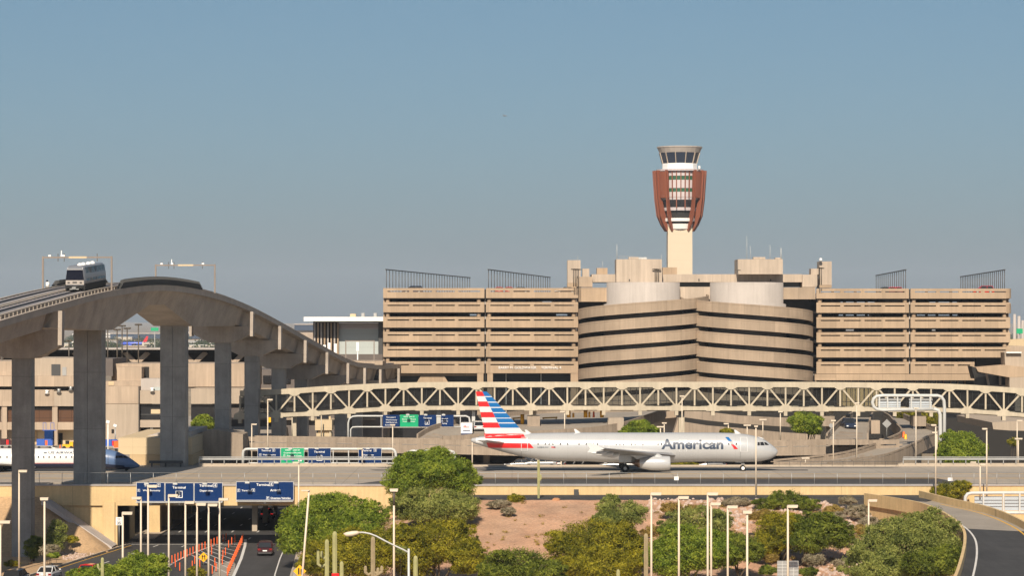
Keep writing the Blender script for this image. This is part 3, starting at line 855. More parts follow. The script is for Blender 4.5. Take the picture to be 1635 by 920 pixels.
for ang in (196,210,236,304,330,344,180,0,25,50,75,105,130,155):
    a = D(ang); d = Vector((math.cos(a), math.sin(a), 0)); s_ = Vector((-d.y, d.x, 0))
    mb = MB(); prof = [(43.5,273),(40.5,318),(37,345),(31,359),(24,370),(20.5,368),(24,352),(30,335),(34,315),(38,273)]
    vs = []
    for sgn in (-1,1): vs += [Vector((c[0],c[1],0)) + d*r*px2m + s_*sgn*1.15*px2m + Vector((0,0,tz(y))) for r, y in prof]
    n = len(prof); mb.add(vs, [tuple(range(n)), tuple(range(n,2*n))[::-1]] + [(i,(i+1)%n,n+(i+1)%n,n+i) for i in range(n)])
    mb.build('fin', 'rust', t)
for k in range(7):
    a = D(270 + (k-3)*11.5); d = Vector((math.cos(a), math.sin(a), 0)); s_ = Vector((-d.y, d.x, 0))
    bot = 317 if k % 2 else (334 if k in (2,4) else 318)
    mb = MB(); p = [Vector((c[0],c[1],0)) + d*35*px2m + Vector((0,0,tz(273))), Vector((c[0],c[1],0)) + d*33.5*px2m + Vector((0,0,tz(bot)))]
    mb.bar(p[0], p[1], 1.5*px2m, 1.5*px2m, up=d); mb.build('slim_fin', 'rust', t)
mb = frustum(MB(), [(.01,tz(271)),(28.5*px2m,tz(271)),(28.5*px2m,tz(261.5)),(.01,tz(261.4))], 12, R(15)); mb.build('cab_base', 'white', t)
mb = frustum(MB(), [(27.5*px2m,tz(261.3)),(32.5*px2m,tz(244.5)),(.01,tz(244.4))], 12, R(15)); mb.build('cab_glazing', 'towerglass', t)
for k in range(12):
    a = R(15+30*k); d = Vector((math.cos(a), math.sin(a), 0))
    mb = MB(); mb.bar(Vector((c[0],c[1],tz(261.5))) + d*28*px2m, Vector((c[0],c[1],tz(244))) + d*33*px2m, .35, .35); mb.build('cab_mullion', 'pent', t)
mb = frustum(MB(), [(32*px2m,tz(244.4)),(35.5*px2m,tz(237)),(36.5*px2m,tz(236)),(36.5*px2m,tz(234.4)),(.01,tz(234))], 24, R(15)); mb.build('cab_roof', 'core', t)
mb = MB(); mb.tube([at(1115,268,TY-8), at(1118,268,TY-8)], 1, n=8); mb.build('dish', 'white', t)

# ------------------------------------------------------------ people mover station
t = thing('station', 'white flat-roofed guideway station with a tall glass end wall beside the garage', 'station', (gx(560,640), 645, gz(585,640)))
mb = MB(); mb.pbox(485,612,506.2,513.2,636,26); mb.build('roof', 'white', t)
mb = MB(); mb.pbox(500,612,513.3,515.5,638,22); mb.build('soffit', 'dkgrey', t)
M['stglass'] = mat('pale station glass', (0.42, 0.46, 0.45), rough=.3, joints=(0, 1.6, .08, .25), var=.05, scale=.2)
mb = MB(); mb.pbox(540.5,604,525.5,566,642,.4); mb.build('end_wall', 'stglass', t)
mb = MB(); mb.pbox(540.5,604,516,525.4,642,.4); mb.build('upper_glazing', 'towergrey', t)
mb = MB(); mb.pbox(604.1,611,515.6,578,641,6); mb.build('end_pier', 'dkgrey', t)
for k in range(8):
    mb = MB(); mb.pbox(501+k*5.3,503.6+k*5.3,515.6,566,641+k*.01,.5); mb.build('mullion', ('core','garage')[k%2], t)
mb = MB(); mb.pbox(500,540.4,515.6,566,646,.4); mb.build('side_glazing', 'void', t)
mb = MB(); mb.pbox(500,611,566,585,640,14); mb.build('platform', 'dark_int', t)
mb = MB(); mb.pbox(559,568,501.3,506.1,645,2); mb.build('roof_unit', 'tan3', t)
for px in (579.5,599):
    mb = MB(); mb.pbox(px-2.5,px+2.5,500,506.1,645,2); mb.build('roof_fan', 'steel', t)
for px0,y0,y1,lab in ((518,551,560,'squat white cabinet on the guideway before the station'),(525.5,547.5,560,'white mast cabinet between the two others by the station columns'),(535.5,549,565,'tall white cabinet before the glass end wall'),(571,546.5,561,'white cabinet on a post in front of the station glass wall')):
    mb = MB(); mb.pbox(px0-2.2,px0+2.2,y0,y1,600,.6); mb.bar(at(px0,y1,600.3), at(px0,y1+14,600.3), .25)
    tag(mb.build('equipment_cabinet','white'), lab, 'cabinet', 'white cabinets on the guideway by the station')

# dark link building below the guideway
t = thing('link_building', 'dark lower building between the guideway columns and the garage', 'building', (gx(480,575), 580, -7))
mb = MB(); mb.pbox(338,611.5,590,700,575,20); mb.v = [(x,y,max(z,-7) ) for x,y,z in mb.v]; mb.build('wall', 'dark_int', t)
mb = MB(); mb.pbox(500,611,577,583,574,16); mb.build('fascia', 'tan1', t)
for k in range(7): mb = MB(); mb.pbox(420+k*28,436+k*28,600,612,574.6,.3); mb.build('window', 'darkglass', t)
mb = MB(); mb.pbox(338,611,620,622,573.5,1.4); mb.pbox(338,611,640,643,573.5,1.4); mb.pbox(338,600,668,671,573.5,1.4); mb.build('ledge', 'viaduct', t)

# ------------------------------------------------------------ tan terminal at the left
TYL = 485.0
t = thing('terminal_building', 'tan concrete terminal building with bronze windows behind the guideway columns', 'terminal', (gx(200,TYL), 495, 0))
def tb(name, a, b, y0, y1, m, dy=0, dpt=8):
    mb = MB(); mb.pbox(a, b, y0, y1, TYL+dy, dpt); return mb.build(name, m, t)
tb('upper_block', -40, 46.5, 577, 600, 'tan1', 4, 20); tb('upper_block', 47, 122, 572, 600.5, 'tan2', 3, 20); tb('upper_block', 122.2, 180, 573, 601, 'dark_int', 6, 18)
tb('upper_wall', 178, 402, 581, 618, 'tan1', 9, 20)
tb('upper_block', 187, 226, 586.5, 609, 'tan1', 5, 12); tb('service_door', 227, 238, 586, 606, 'void', 8.9, .08)
tb('service_door', 82, 96.5, 582, 601.5, 'dkgrey', 2.9, .08); tb('louvre', 99.5, 106, 586.5, 600, 'steel', 2.9, .08)
tb('fascia_band', -40, 120, 600.7, 617.5, 'tan1', 1, 14); tb('fascia_band', 166, 226, 609.2, 617, 'tan1', 2, 14)
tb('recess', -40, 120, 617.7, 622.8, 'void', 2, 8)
tb('fascia_band', -40, 86, 622.9, 649, 'tan1', -.4, 14); tb('fascia_band', 86.2, 121, 625, 649, 'tan2', -.35, 14)
tb('window_head', -40, 121, 649.2, 653.5, 'void', .5, 5)
for a, b in ((-30,1),(12,83),(92,121)): tb('window', a, b, 653.7, 674.5, 'brownglass', .6, .4)
for a in (-38, 2.5, 83.3): tb('column', a, a+8.5, 649.3, 712, 'tan1', -.2, 1)
tb('spandrel', -40, 121, 674.6, 686.8, 'tan1', -.1+.11, 5)
tb('ground_wall', -40, 60, 687, 712.6, 'tan2', 3, 5); tb('ground_wall', 60.1, 121, 687, 712.6, 'tan3', 2.5, 5)
tb('service_door', 48,59,688,712,'tan4',2.9,.08); tb('service_door', 74,84,688,701,'signblue',2.4,.08); tb('service_door', 91,100,692,712,'void',2.4,.08)
tb('plain_wall', 160, 222, 617.2, 645, 'tan1', -.6, 18); tb('plain_wall', 160, 222, 645.2, 716, 'tan2', -.5, 18)
tb('downpipe', 221, 222.3, 617, 700, 'dkgrey', -.7, .1); tb('vent', 178, 182, 686, 692, 'void', -.62, .1)
tb('tank', 225, 270, 605, 623.5, 'core', 1, 6); tb('fascia_band', 223, 268, 624, 645, 'tan2', -.2, 14)
tb('fascia_band', 305, 402, 621, 645, 'tan2', -.2, 14)
tb('window', 222.5, 268, 646, 671, 'darkglass', .6, .4); tb('window', 305, 345, 646, 671, 'darkglass', .6, .4)
tb('spandrel', 222.5, 268, 671.2, 683, 'tan2', 0, 5); tb('opening', 222.5, 268, 683.2, 699, 'void', 2, 4)
tb('inner_panel', 241, 266, 654, 661, 'tan3', .5, .08)
tb('column', 240,244,683.2,694,'whitemetal',.4,.4); tb('roof_box', 244, 268, 618.5, 623.8, 'stglass', -.1, 3)
tb('window_frame', 222.5, 268, 661.5, 663, 'dkgrey', .5, .08)
for px,py,m_ in ((94,624,'steel'),(75,626,'white'),(113,620.5,'steel'),(243,622,'white')):
    mb = MB(); mb.lathe((gx(px,TYL-.6),TYL-.6), [(.01,gz(py+3,TYL)),(.45,gz(py+3,TYL)),(.22,gz(py,TYL)),(.4,gz(py-2.5,TYL)),(.01,gz(py-3,TYL))], n=10); mb.build('roof_vent', m_, t)
tb('wall_sign', 173,182,609.5,615.5,'tan3',1.9,.06)
tb('rear_block', 300, 402, 590, 620, 'tan1', 12, 12)
# roof on V struts
t = thing('canopy_roof', 'long flat dark roof with a thin pale edge carried on tan V struts at the left', 'canopy roof', (gx(200,540), 560, 5))
mb = MB(); mb.pbox(-60, 410, 556.2, 558.6, 540, 16); mb.build('roof_edge', 'core', t)
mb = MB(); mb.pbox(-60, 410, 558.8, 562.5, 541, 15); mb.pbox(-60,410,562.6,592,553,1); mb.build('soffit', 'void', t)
for px in (-8, 58, 137, 218, 310, 372):
    mb = MB(); b_ = at(px, 581, 543); mb.bar(b_, at(px-19, 562.6, 543), .9); mb.bar(b_, at(px+19, 562.6, 543), .9); mb.bar(b_ + Vector((0,0,-3)), b_ + Vector((0,0,.6)), 1.6); mb.build('strut', 'tan1', t)
mb = MB(); mb.pbox(-60,410,582,600,542,6); mb.build('base_wall', 'tan1', t)
for i,(px, y0) in enumerate(((195,521),(203,525),(221,519),(110,545),(3,560),(172,526),(187,527))):
    mb = MB(); Y = 505 - i; mb.tube([at(px,600,Y), at(px,y0,Y)], .12, n=6)
    for s_ in (-3,3): mb.lathe((gx(px+s_,Y),Y), [(.01,gz(y0+1,Y)),(.35,gz(y0+.5,Y)),(.35,gz(y0-1.5,Y)),(.01,gz(y0-2,Y))], n=8)
    mb.bar(at(px-3,y0,Y), at(px+3,y0,Y), .08)
    tag(mb.build('floodlight_mast','poledark'), ['thin mast nearest the gap centre, behind the left concrete column','middle thin mast beyond the terminal roof','thin floodlight mast under the arch, nearest the distant blue jet tail','short thin mast on the roof between the first two columns','thin mast at the left picture edge on the terminal roof','thin mast beside the right edge of the wide left column','thin mast just right of the wide left column, second along'][i], 'mast', 'thin floodlight masts behind the terminal')
# buff service block next to the jet nose
t = thing('service_block', 'buff block-walled service building beyond the blue jet nose', 'building', (gx(240,416), 430, 0))
mb = MB(); mb.pbox(189,306,699.5,726,417,34); mb.build('upper_wall', 'tan3', t)
mb = MB(); mb.box(gx(207,416.8), gx(308,416.8), 416.8, 450, -.01, gz(726.3,416.8)); mb.build('lower_wall', 'tan4', t)
mb = MB(); mb.prism([(gx(222,424),gz(699.4,424)),(gx(306,424),gz(699.4,424)),(gx(306,424),gz(689,424)),(gx(262,424),gz(690,424))],'y',424,446); mb.build('roof', 'core', t)
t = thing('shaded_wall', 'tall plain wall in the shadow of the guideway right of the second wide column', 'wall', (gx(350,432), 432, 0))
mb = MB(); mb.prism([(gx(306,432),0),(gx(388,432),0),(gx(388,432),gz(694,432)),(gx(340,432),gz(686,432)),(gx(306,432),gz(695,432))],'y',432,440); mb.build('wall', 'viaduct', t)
# apron wall / stair link next to columns
mb = MB(); mb.pbox(345,413,611,622.5,520,5); tag(mb.build('awning', mat('dusty pink panel',(0.40,0.19,0.17),var=.08,scale=.3)), 'dusty pink awning box between the middle guideway columns', 'awning')

# ------------------------------------------------------------ covered footbridge of trusses
BY = 470.0
t = thing('footbridge', 'long cream steel truss footbridge with dark glazing crossing behind the airliner', 'footbridge', (gx(1000,BY), BY+2, gz(660,BY)))
TT = [(300,626),(412,623.2),(463,620.8),(525,616.6),(608,612.5),(671,610.7),(800,610.2),(1000,610.2),(1280,610.2),(1457,612),(1541,614.3),(1635,620.5),(1760,629)]
TB = [(300,672),(412,667.6),(484,664.9),(552,660.3),(609,657),(671,655.2),(800,655),(1000,655.2),(1240,656.5),(1481,657.8),(1560,661),(1635,666.4),(1760,675)]
top = lambda px: smooth_tab(TT, px); bot = lambda px: smooth_tab(TB, px)
nodes = [412 + 29.05*k for k in range(-1, 47)]
def chord(fn, h0, h1, name, Y0=BY, w=.5):
    mb = MB(); pts = [(at(p, fn(p), Y0)) for p in np.arange(nodes[0], nodes[-1]+1, 14.5)]
    mb.section([(p, Vector((0,1,0)), Vector((0,0,1))) for p in pts], [(0,h0),(w,h0),(w,h1),(0,h1)]); return mb.build(name, 'truss', t)
chord(top, -.92, 0, 'top_chord'); chord(lambda p: bot(p), 0, .68, 'bottom_chord')
chord(top, -1.05, 0, 'top_chord', BY+4.2); chord(lambda p: bot(p)+.3, -.1, .95, 'bottom_chord', BY+4.2)
mb = MB(); mb.section([(at(p, top(p), BY)+Vector((0,.5,-.2)), Vector((0,1,0)), Vector((0,0,1))) for p in np.arange(nodes[0], nodes[-1]+1, 29)], [(0,-.2),(3.7,-.2),(3.7,0),(0,0)]); mb.build('roof', 'truss', t)
mb = MB(); mb.section([(at(p, bot(p), BY)+Vector((0,.5,.3)), Vector((0,1,0)), Vector((0,0,1))) for p in np.arange(nodes[0], nodes[-1]+1, 29)], [(0,-.2),(3.7,-.2),(3.7,0),(0,0)]); mb.build('floor', 'dark_int', t)
for k, px in enumerate(nodes):
    zt = at(px, top(px), BY) + Vector((0,.26,-.9)); zb = at(px, bot(px), BY) + Vector((0,.26,.8))
    mb = MB(); mb.bar(zb, zt, .28, .3); 
    mb.build('upright', 'truss', t)
    if k + 1 < len(nodes):
        q = nodes[k+1]; zt2 = at(q, top(q), BY) + Vector((0,.28,-.7)); zb2 = at(q, bot(q), BY) + Vector((0,.28,.6))
        zt1 = at(px, top(px), BY) + Vector((0,.28,-.7)); zb1 = at(px, bot(px), BY) + Vector((0,.28,.6))
        mb = MB()
        if k % 2 == 0: mb.bar(zb1, zt2, .27, .28)
        else: mb.bar(zt1, zb2, .27, .28)
        mb.build('diagonal', 'truss', t)
    up_ = (k % 2 == 1)
    cpt = at(px, (top(px)+8.2) if up_ else (bot(px)-6.0), BY)
    s_ = -1 if up_ else 1
    mb = MB(); mb.prism([(cpt.x-1.15, cpt.z+s_*-.75),(cpt.x+1.15, cpt.z+s_*-.75),(cpt.x+.95,cpt.z+s_*.1),(cpt.x+.35, cpt.z+s_*.45),(cpt.x-.35, cpt.z+s_*.45),(cpt.x-.95,cpt.z+s_*.1)], 'y', BY-.02, BY+.52); mb.build('gusset', 'truss', t)
    if not up_:
        mb = MB(); b_ = at(px, bot(px), BY); mb.box(b_.x-.3, b_.x+.3, BY+.02, BY+1.2, b_.z-.85, b_.z-.12); mb.build('hanger', 'truss', t)
for Yg in (BY+.62, BY+4.05):
    mb = MB(); rows_ = [[at(p, top(p), BY) + Vector((0, Yg-BY, -1.0)), at(p, bot(p), BY) + Vector((0, Yg-BY, .85))] for p in np.arange(nodes[0], nodes[-1]+1, 29)]
    mb.grid(rows_); mb.build('glazing', 'trussglass', t)
mb = MB()
for i in range(150):
    p = nodes[0] + 9.6*i
    if p > nodes[-1]: break
    mb.bar(at(p, top(p)+8, BY)+Vector((0,.7,0)), at(p, bot(p)-8, BY)+Vector((0,.7,0)), .07)
mb.section([(at(p, bot(p)-15, BY)+Vector((0,.7,0)), Vector((0,1,0)), Vector((0,0,1))) for p in np.arange(nodes[0], nodes[-1]+1, 29)], [(0,-.05),(.1,-.05),(.1,.05),(0,.05)])
mb.build('mullions', 'dkgrey', t)
for px, w, m_ in ((700.5,3.4,'whitemetal'),(756,2.6,'whitemetal'),(852,4.5,'truss'),(1088,4.5,'truss'),(1324,6,'truss'),(1466,4.5,'truss'),(470,3.5,'truss')):
    zb = gz(bot(px), BY) - .12
    mb = MB(); mb.box(gx(px-w,BY+2), gx(px+w,BY+2), BY+1.5, BY+2.6, -7, zb); mb.build('pier', m_, t)
for px in (852, 1322, 1468):
    mb = MB(); mb.box(gx(px-10,BY), gx(px+10,BY), BY-.5, BY+4, gz(681,BY), gz(665,BY)); mb.build('pier_cap', 'viaduct', t)
# other blocks in the gap under the footbridge
mb = MB(); mb.prism([(gx(969,462),gz(687,462)),(gx(972,462),gz(668,462)),(gx(996,462),gz(668,462)),(gx(996,462),gz(689,462))],'y',462,466)
tag(mb.build('pier_cap', 'tan2'), 'pale concrete block over the airliner fuselage, left of the green tree', 'concrete block')
mb = MB(); mb.pbox(503,530,671,687.5,458,4); mb.pbox(505,529,692,700,458.2,3.5); mb.pbox(508,528,687.6,691.9,458.6,3); mb.pbox(525,528,665,671,459,.4)
tag(mb.build('ticket_booth','tan3'), 'small square tan booth below the left end of the footbridge', 'booth')
mb = MB(); mb.prism([(gx(1075,520),gz(694,520)),(gx(1083,520),gz(668,520)),(gx(1086,520),gz(668,520)),(gx(1086,520),gz(694,520))],'y',520,524)
tag(mb.build('buttress','tan1'), 'narrow tan tapering buttress left of the spiral ramp foot', 'buttress')
# lower ramp sweeping out of the round towers, right of the cockpit
t = thing('spiral_ramp', 'tan curving ramp walls with a dark gap at the foot of the round towers', 'ramp', (gx(1180,500), 510, 0))
for nm, ptsu, ptsl, Y in (('upper_wall', [(1086,655),(1130,658),(1180,664),(1240,667),(1310,668)], [(1086,666),(1130,672),(1180,677),(1240,681),(1310,684)], 520),
                      ('lower_wall', [(1086,673),(1130,680),(1180,684),(1240,690),(1310,695)], [(1086,720),(1310,720)], 505)):
    mb = MB(); poly = [(gx(x,Y), gz(y,Y)) for x, y in ptsu] + [(gx(x,Y), max(gz(y,Y),-7)) for x, y in ptsl[::-1]]
    mb.prism(poly, 'y', Y, Y+.5); mb.build(nm, 'viaduct', t)
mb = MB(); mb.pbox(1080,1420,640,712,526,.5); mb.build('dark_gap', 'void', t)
# sloped walls at the right end of the garage
t = thing('access_ramps', 'stacked tan access ramps and walls beyond the right end of the garage', 'ramp', (gx(1600,575), 585, 0))
for poly, Y, m_ in (([(1599,563),(1640,564),(1640,588),(1605,587),(1604,563.2)],590,'tan2'),([(1604,543),(1640,541),(1640,553),(1606,552)],640,'tan3'),
                   ([(1604,552.2),(1640,553.2),(1640,563.6),(1604,562.6)],600,'tan1'),
                   ([(1558,587),(1604,583),(1640,587),(1640,602),(1612,603),(1562,594)],588,'garage'),
                   ([(1551,585),(1558,587.5),(1562,602),(1556,605)],587,'void'),([(1612,603.2),(1640,602.2),(1640,622),(1612,622)],588,'tan2')):
    mb = MB(); mb.prism([(gx(x,Y),gz(y,Y)) for x,y in poly],'y',Y,Y+5); mb.build('ramp_wall', m_, t)
mb = MB(); mb.pbox(1607,1631,562.3,564.2,589,4); mb.build('white_roof','white',t)
mb = MB(); mb.pbox(1556,1640,596,625,596,.5); mb.build('glazing','darkglass',t)
mb = MB()
for a,b in (((1575,596),(1580,622)),((1597,600),(1597,622)),((1560,617),(1640,617))): mb.bar(at(*a,594), at(*b,594), .4)
mb.build('window_frame','core',t)
# underpass at the right
t = thing('underpass_walls', 'dark underpass mouth with sloping tan walls below the footbridge at far right', 'underpass', (gx(1590,500), 520, -7))
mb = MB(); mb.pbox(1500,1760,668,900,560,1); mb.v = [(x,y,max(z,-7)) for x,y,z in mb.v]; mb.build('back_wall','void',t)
mb = MB(); mb.prism([(gx(1584,500),gz(675,500)),(gx(1640,500),gz(672,500)),(gx(1760,500),gz(672,500)),(gx(1760,500),gz(690,500)),(gx(1614,500),gz(688,500)),(gx(1586,500),gz(686,500))],'y',500,540); mb.build('deck','tan2',t)
mb = MB()
a = onz(1608,714,-7); 
rows_ = [[onz(1606,712,-7)+Vector((0,0,3.0)), onz(1650,752,-7)+Vector((0,0,3.0))],[onz(1606,712,-7), onz(1650,752,-7)]]
mb.grid(rows_); mb.build('ramp_wall','viaduct',t)

t = thing('lit_annex','sunlit pale yellow building face seen through the footbridge glazing at right','building',(gx(1370,505),505,-7))
mb = MB(); mb.pbox(1340,1404,621,650,505,4); mb.build('wall', 'wall', t)
for k in range(9): mb = MB(); mb.pbox(1344+7*k,1345.2+7*k,621,648,504.8,.15); mb.build('mullion','dkgrey',t)
# ------------------------------------------------------------ elevated guideway
GT = [(120,2.5),(180,7.0),(225,12.0),(255,15.5),(290,19.5),(311.7,21.75),(334.6,23.8),(359.5,25.75),(386.7,26.85),(414.5,26.3),(441,24.6),(465.8,22.1),(499.5,18.3),(538.4,14.2),(567.8,12.9),(600,12.6),(645,12.6)]
SL = .117
def gc(Y): return Vector((-56.3 + SL*(Y-366), Y, 0))
gn = Vector((1, -SL, 0)).normalized(); gd = Vector((SL, 1, 0)).normalized(); UP = Vector((0,0,1))
def gt(Y): return smooth_tab(GT, Y)
def gp(Y, off, dz=0):                                   # point on the guideway: right of centre, above the parapet top
    p = gc(Y) + gn*off; p.z = gt(Y) + dz; return p
def gframes(y0, y1, off=0, dz=0, step=3.0):
    n = max(2, int((y1-y0)/step)); return [(gp(y0+(y1-y0)*k/n, off, dz), gn, UP) for k in range(n+1)]
t = thing('guideway', 'high grey concrete people mover guideway arching over the taxiway on wide columns', 'guideway', tuple(gc(366)) [:2] + (-7,))
mb = MB(); mb.section(gframes(122,642), [(-4.5,-.72),(4.5,-.72),(4.5,-.4),(-4.5,-.4)]); mb.build('deck', 'guide_top', t)
for s_ in (-1, 1):
    mb = MB(); mb.section(gframes(122,642), [(s_*4.5,-.75),(s_*4.75,-.75),(s_*4.75,0),(s_*4.5,0)]); mb.build('parapet', 'guide_top', t)
    mb = MB(); mb.section(gframes(122,642), [(s_*4.45,0.0),(s_*4.8,0.0),(s_*4.8,.08),(s_*4.45,.08)]); mb.build('coping', 'guide_top', t)
M['plinth'] = mat('running pad', (0.24,0.225,0.23), var=.15, scale=.6)
for tr in (-2.05, 2.05):
    for q in (-.85, .85):
        mb = MB(); mb.section(gframes(122,642), [(tr+q-.32,-.39),(tr+q+.32,-.39),(tr+q+.32,.38),(tr+q-.32,.38)]); mb.build('running_pad', 'plinth', t)
    mb = MB(); mb.section(gframes(122,642), [(tr-.12,-.39),(tr+.12,-.39),(tr+.12,.3),(tr-.12,.3)]); mb.build('guide_beam', 'dkgrey', t)
for off in (-3.75, -.35, .35, 3.75):
    mb = MB(); mb.section(gframes(122,450), [(off-.16,.32),(off+.16,.32),(off+.16,.46),(off-.16,.46)]); mb.build('side_rail', 'guide_top', t)
    mb = MB(); y = 124
    while y < 450: p = gp(y, off, -.4); mb.bar(p, p + UP*.72, .42); y += 1.6
    mb.build('rail_posts', 'guide_top', t)['kind'] = 'stuff'
# main box span
GB = [(334.6,21.0),(352,20.75),(361,20.6),(367,20.65),(386.5,24.1),(395.5,24.2),(412,21.15),(417,21.1),(430,21.1),(441.5,21.1)]
ys_ = sorted(set([334.6+3*k for k in range(36)] + [361,367,386.5,395.5,412,417,441.5])); ys_ = [y for y in ys_ if y <= 441.5]
o_fr, o_sec = [], []
for y in ys_:
    zb = interp(GB, y) - gt(y)
    o_fr.append((gp(y, 0, 0), gn, UP)); o_sec.append(((-4.2,-.73),(4.2,-.73),(2.9,zb),(-2.9,zb)))
class _S(list): pass
mb = MB(); o = 0
for (c_, r_, u_), sc in zip(o_fr, o_sec):
    for a, b in sc: mb.v.append(tuple(c_ + r_*a + u_*b))
n_ = len(o_fr)
for i in range(n_-1):
    for k in range(4):
        k2 = (k+1)%4; mb.f.append((i*4+k, i*4+k2, (i+1)*4+k2, (i+1)*4+k)); mb.m.append(0); mb.sm.append(False)
mb.f += [(0,1,2,3), ((n_-1)*4,(n_-1)*4+1,(n_-1)*4+2,(n_-1)*4+3)]; mb.m += [0,0]; mb.sm += [False,False]
mb.build('main_girder', 'guide', t)
piers = [150, 188, 225, 262, 299, 336, 446, 468.5, 491, 512, 534, 553, 572, 596, 622]
spans = []
for y0, y1 in [(122,150),(150,188),(188,225),(225,262),(262,299),(299,334.2)] + [(442.2,468.5)] + list(zip(piers[7:], piers[8:])):
    for s_ in (-1, 1):
        mb = MB(); mb.section(gframes(y0+.12, y1-.12, 0, 0, 4), [(s_*3.6,-.74),(s_*1.3,-.74),(s_*1.7,-3.05),(s_*2.9,-3.05)]); mb.build('girder', 'guide', t)
for y in piers:
    z1 = gt(y) - 3.07
    mb = MB(); c_ = gp(y, 0, -3.07)
    w = 4.76
    prof = [(-w,-.02),(-w,-1.3),(-1.9,-2.7),(1.9,-2.7),(w,-1.3),(w,-.02)]
    if y == 336: prof = [(-w,-.02),(-w,-2.2),(-1.9,-3.6),(1.9,-3.6),(w,-2.2),(w,-.02)]
    vs = [c_ + gd*s_*1.25 + gn*a + UP*b for s_ in (-1,1) for a, b in prof]
    n = len(prof); mb.add(vs, [tuple(range(n))[::-1], tuple(range(n,2*n))] + [(i,(i+1)%n,n+(i+1)%n,n+i) for i in range(n)]); mb.build('crossbeam', 'guide', t)
    for s_ in (-1, 1):
        mb = MB(); a_ = gp(y-.9, s_*5.0, -5.0 if y == 336 else -4.8); mb.bar(a_, gp(y-.9, s_*5.05, -.8), .5, 1.1, up=gd); mb.build('shear_block', 'guide', t)
    mb = MB(); p = gp(y, 0, -5.0); hw_ = 1.2 if y < 560 else 1.05
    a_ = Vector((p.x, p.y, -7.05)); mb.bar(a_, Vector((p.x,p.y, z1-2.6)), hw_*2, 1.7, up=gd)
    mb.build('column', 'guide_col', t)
for y, w, z1 in ((366, 3.85, 20.7), (413.0, 3.85, 21.2)):
    p = gc(y); mb = MB()
    for q in (-1, 1):
        c_ = p + gn*q*w*.25
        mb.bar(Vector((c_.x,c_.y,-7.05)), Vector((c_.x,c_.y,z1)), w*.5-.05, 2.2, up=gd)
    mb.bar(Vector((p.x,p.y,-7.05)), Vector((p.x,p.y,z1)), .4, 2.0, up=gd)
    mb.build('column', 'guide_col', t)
# louvred railings at the crest
def louvre(y0, y1, off, h):
    n = int((y1-y0)/.55); mb = MB()
    for k in range(n+1):
        y = y0 + (y1-y0)*k/n; e = min(1, min(k, n-k)/5 + .35)
        p = gp(y, off, .08); mb.bar(p, p + UP*h*e, .38, .10, up=gd)
    for dz in (.25, 1.0): mb.section(gframes(y0+3, y1-3, off-.1 if off > 0 else off+.1, .08+h*dz-.06, 2), [(-.05,0),(.05,0),(.05,.1),(-.05,.1)])
    mb.build('louvres', 'dkgrey', t)
louvre(363.5, 411, 4.6, 1.15); louvre(364, 392, -4.55, 1.05)
# portals over the track
for i, (y, lab) in enumerate(((360, 'brown portal frame over the guideway beside the driverless train'), (420, 'brown portal frame over the guideway past the crest'), (575, 'small portal frame over the guideway before the station'))):
    r_ = thing('portal_frame', lab, 'portal frame', tuple(gp(y,0,0)), 'portal frames over the guideway')
    H = 4.55 if i < 2 else 5.3
    for s_ in (-1, 1):
        mb = MB(); p = gp(y, s_*(4.62 if i < 2 else 3), 0); mb.bar(p - UP*.5, p + UP*H, .22, .22); mb.build('post', 'portal', r_)
    a_, b_ = gp(y, -4.62 if i < 2 else -3, H-.15), gp(y, 4.62 if i < 2 else 3, H-.15)
    mb = MB(); mb.bar(a_, b_, .17, .2); mb.build('crossbar', 'portal', r_)
    if i < 2:
        mb = MB(); mb.bar(a_.lerp(b_, .38), a_.lerp(b_, .64), .22, .26); mb.build('signal_box', 'tan3', r_)
        mb = MB()
        for q in (.1, .28, .80 if i else .3): p = a_.lerp(b_, q); mb.bar(p + UP*.1, p + UP*.35, .35, .3)
        p = a_.lerp(b_, .27); mb.bar(p + UP*.35, p + UP*.9, .12)
        mb.build('camera_unit', 'white', r_)
        mb = MB()
        for q in (.22, .31, .79): p = a_.lerp(b_, q); mb.bar(p - UP*.55, p + UP*.5, .08)
        mb.build('hanger', 'poledark', r_)
# equipment by the portal
t2 = thing('signal_cabinet', 'small white and black cabinet on the guideway edge by the left portal post', 'cabinet', tuple(gp(360,-4.3,-.6)))
mb = MB(); p = gp(360,-4.25,-.4); mb.lathe((p.x+.2,p.y), [(.01,p.z),(.28,p.z),(.24,p.z+.9),(.01,p.z+.9)], n=10); mb.build('base','black',t2)
mb = MB(); mb.lathe((p.x+.25,p.y), [(.01,p.z+.9),(.26,p.z+.92),(.24,p.z+1.55),(.01,p.z+1.6)], n=10); mb.build('housing','white',t2)
mb = MB(); mb.lathe((p.x+.18,p.y), [(.01,p.z+1.6),(.14,p.z+1.6),(.1,p.z+1.82),(.01,p.z+1.85)], n=8); mb.build('cap','black',t2)

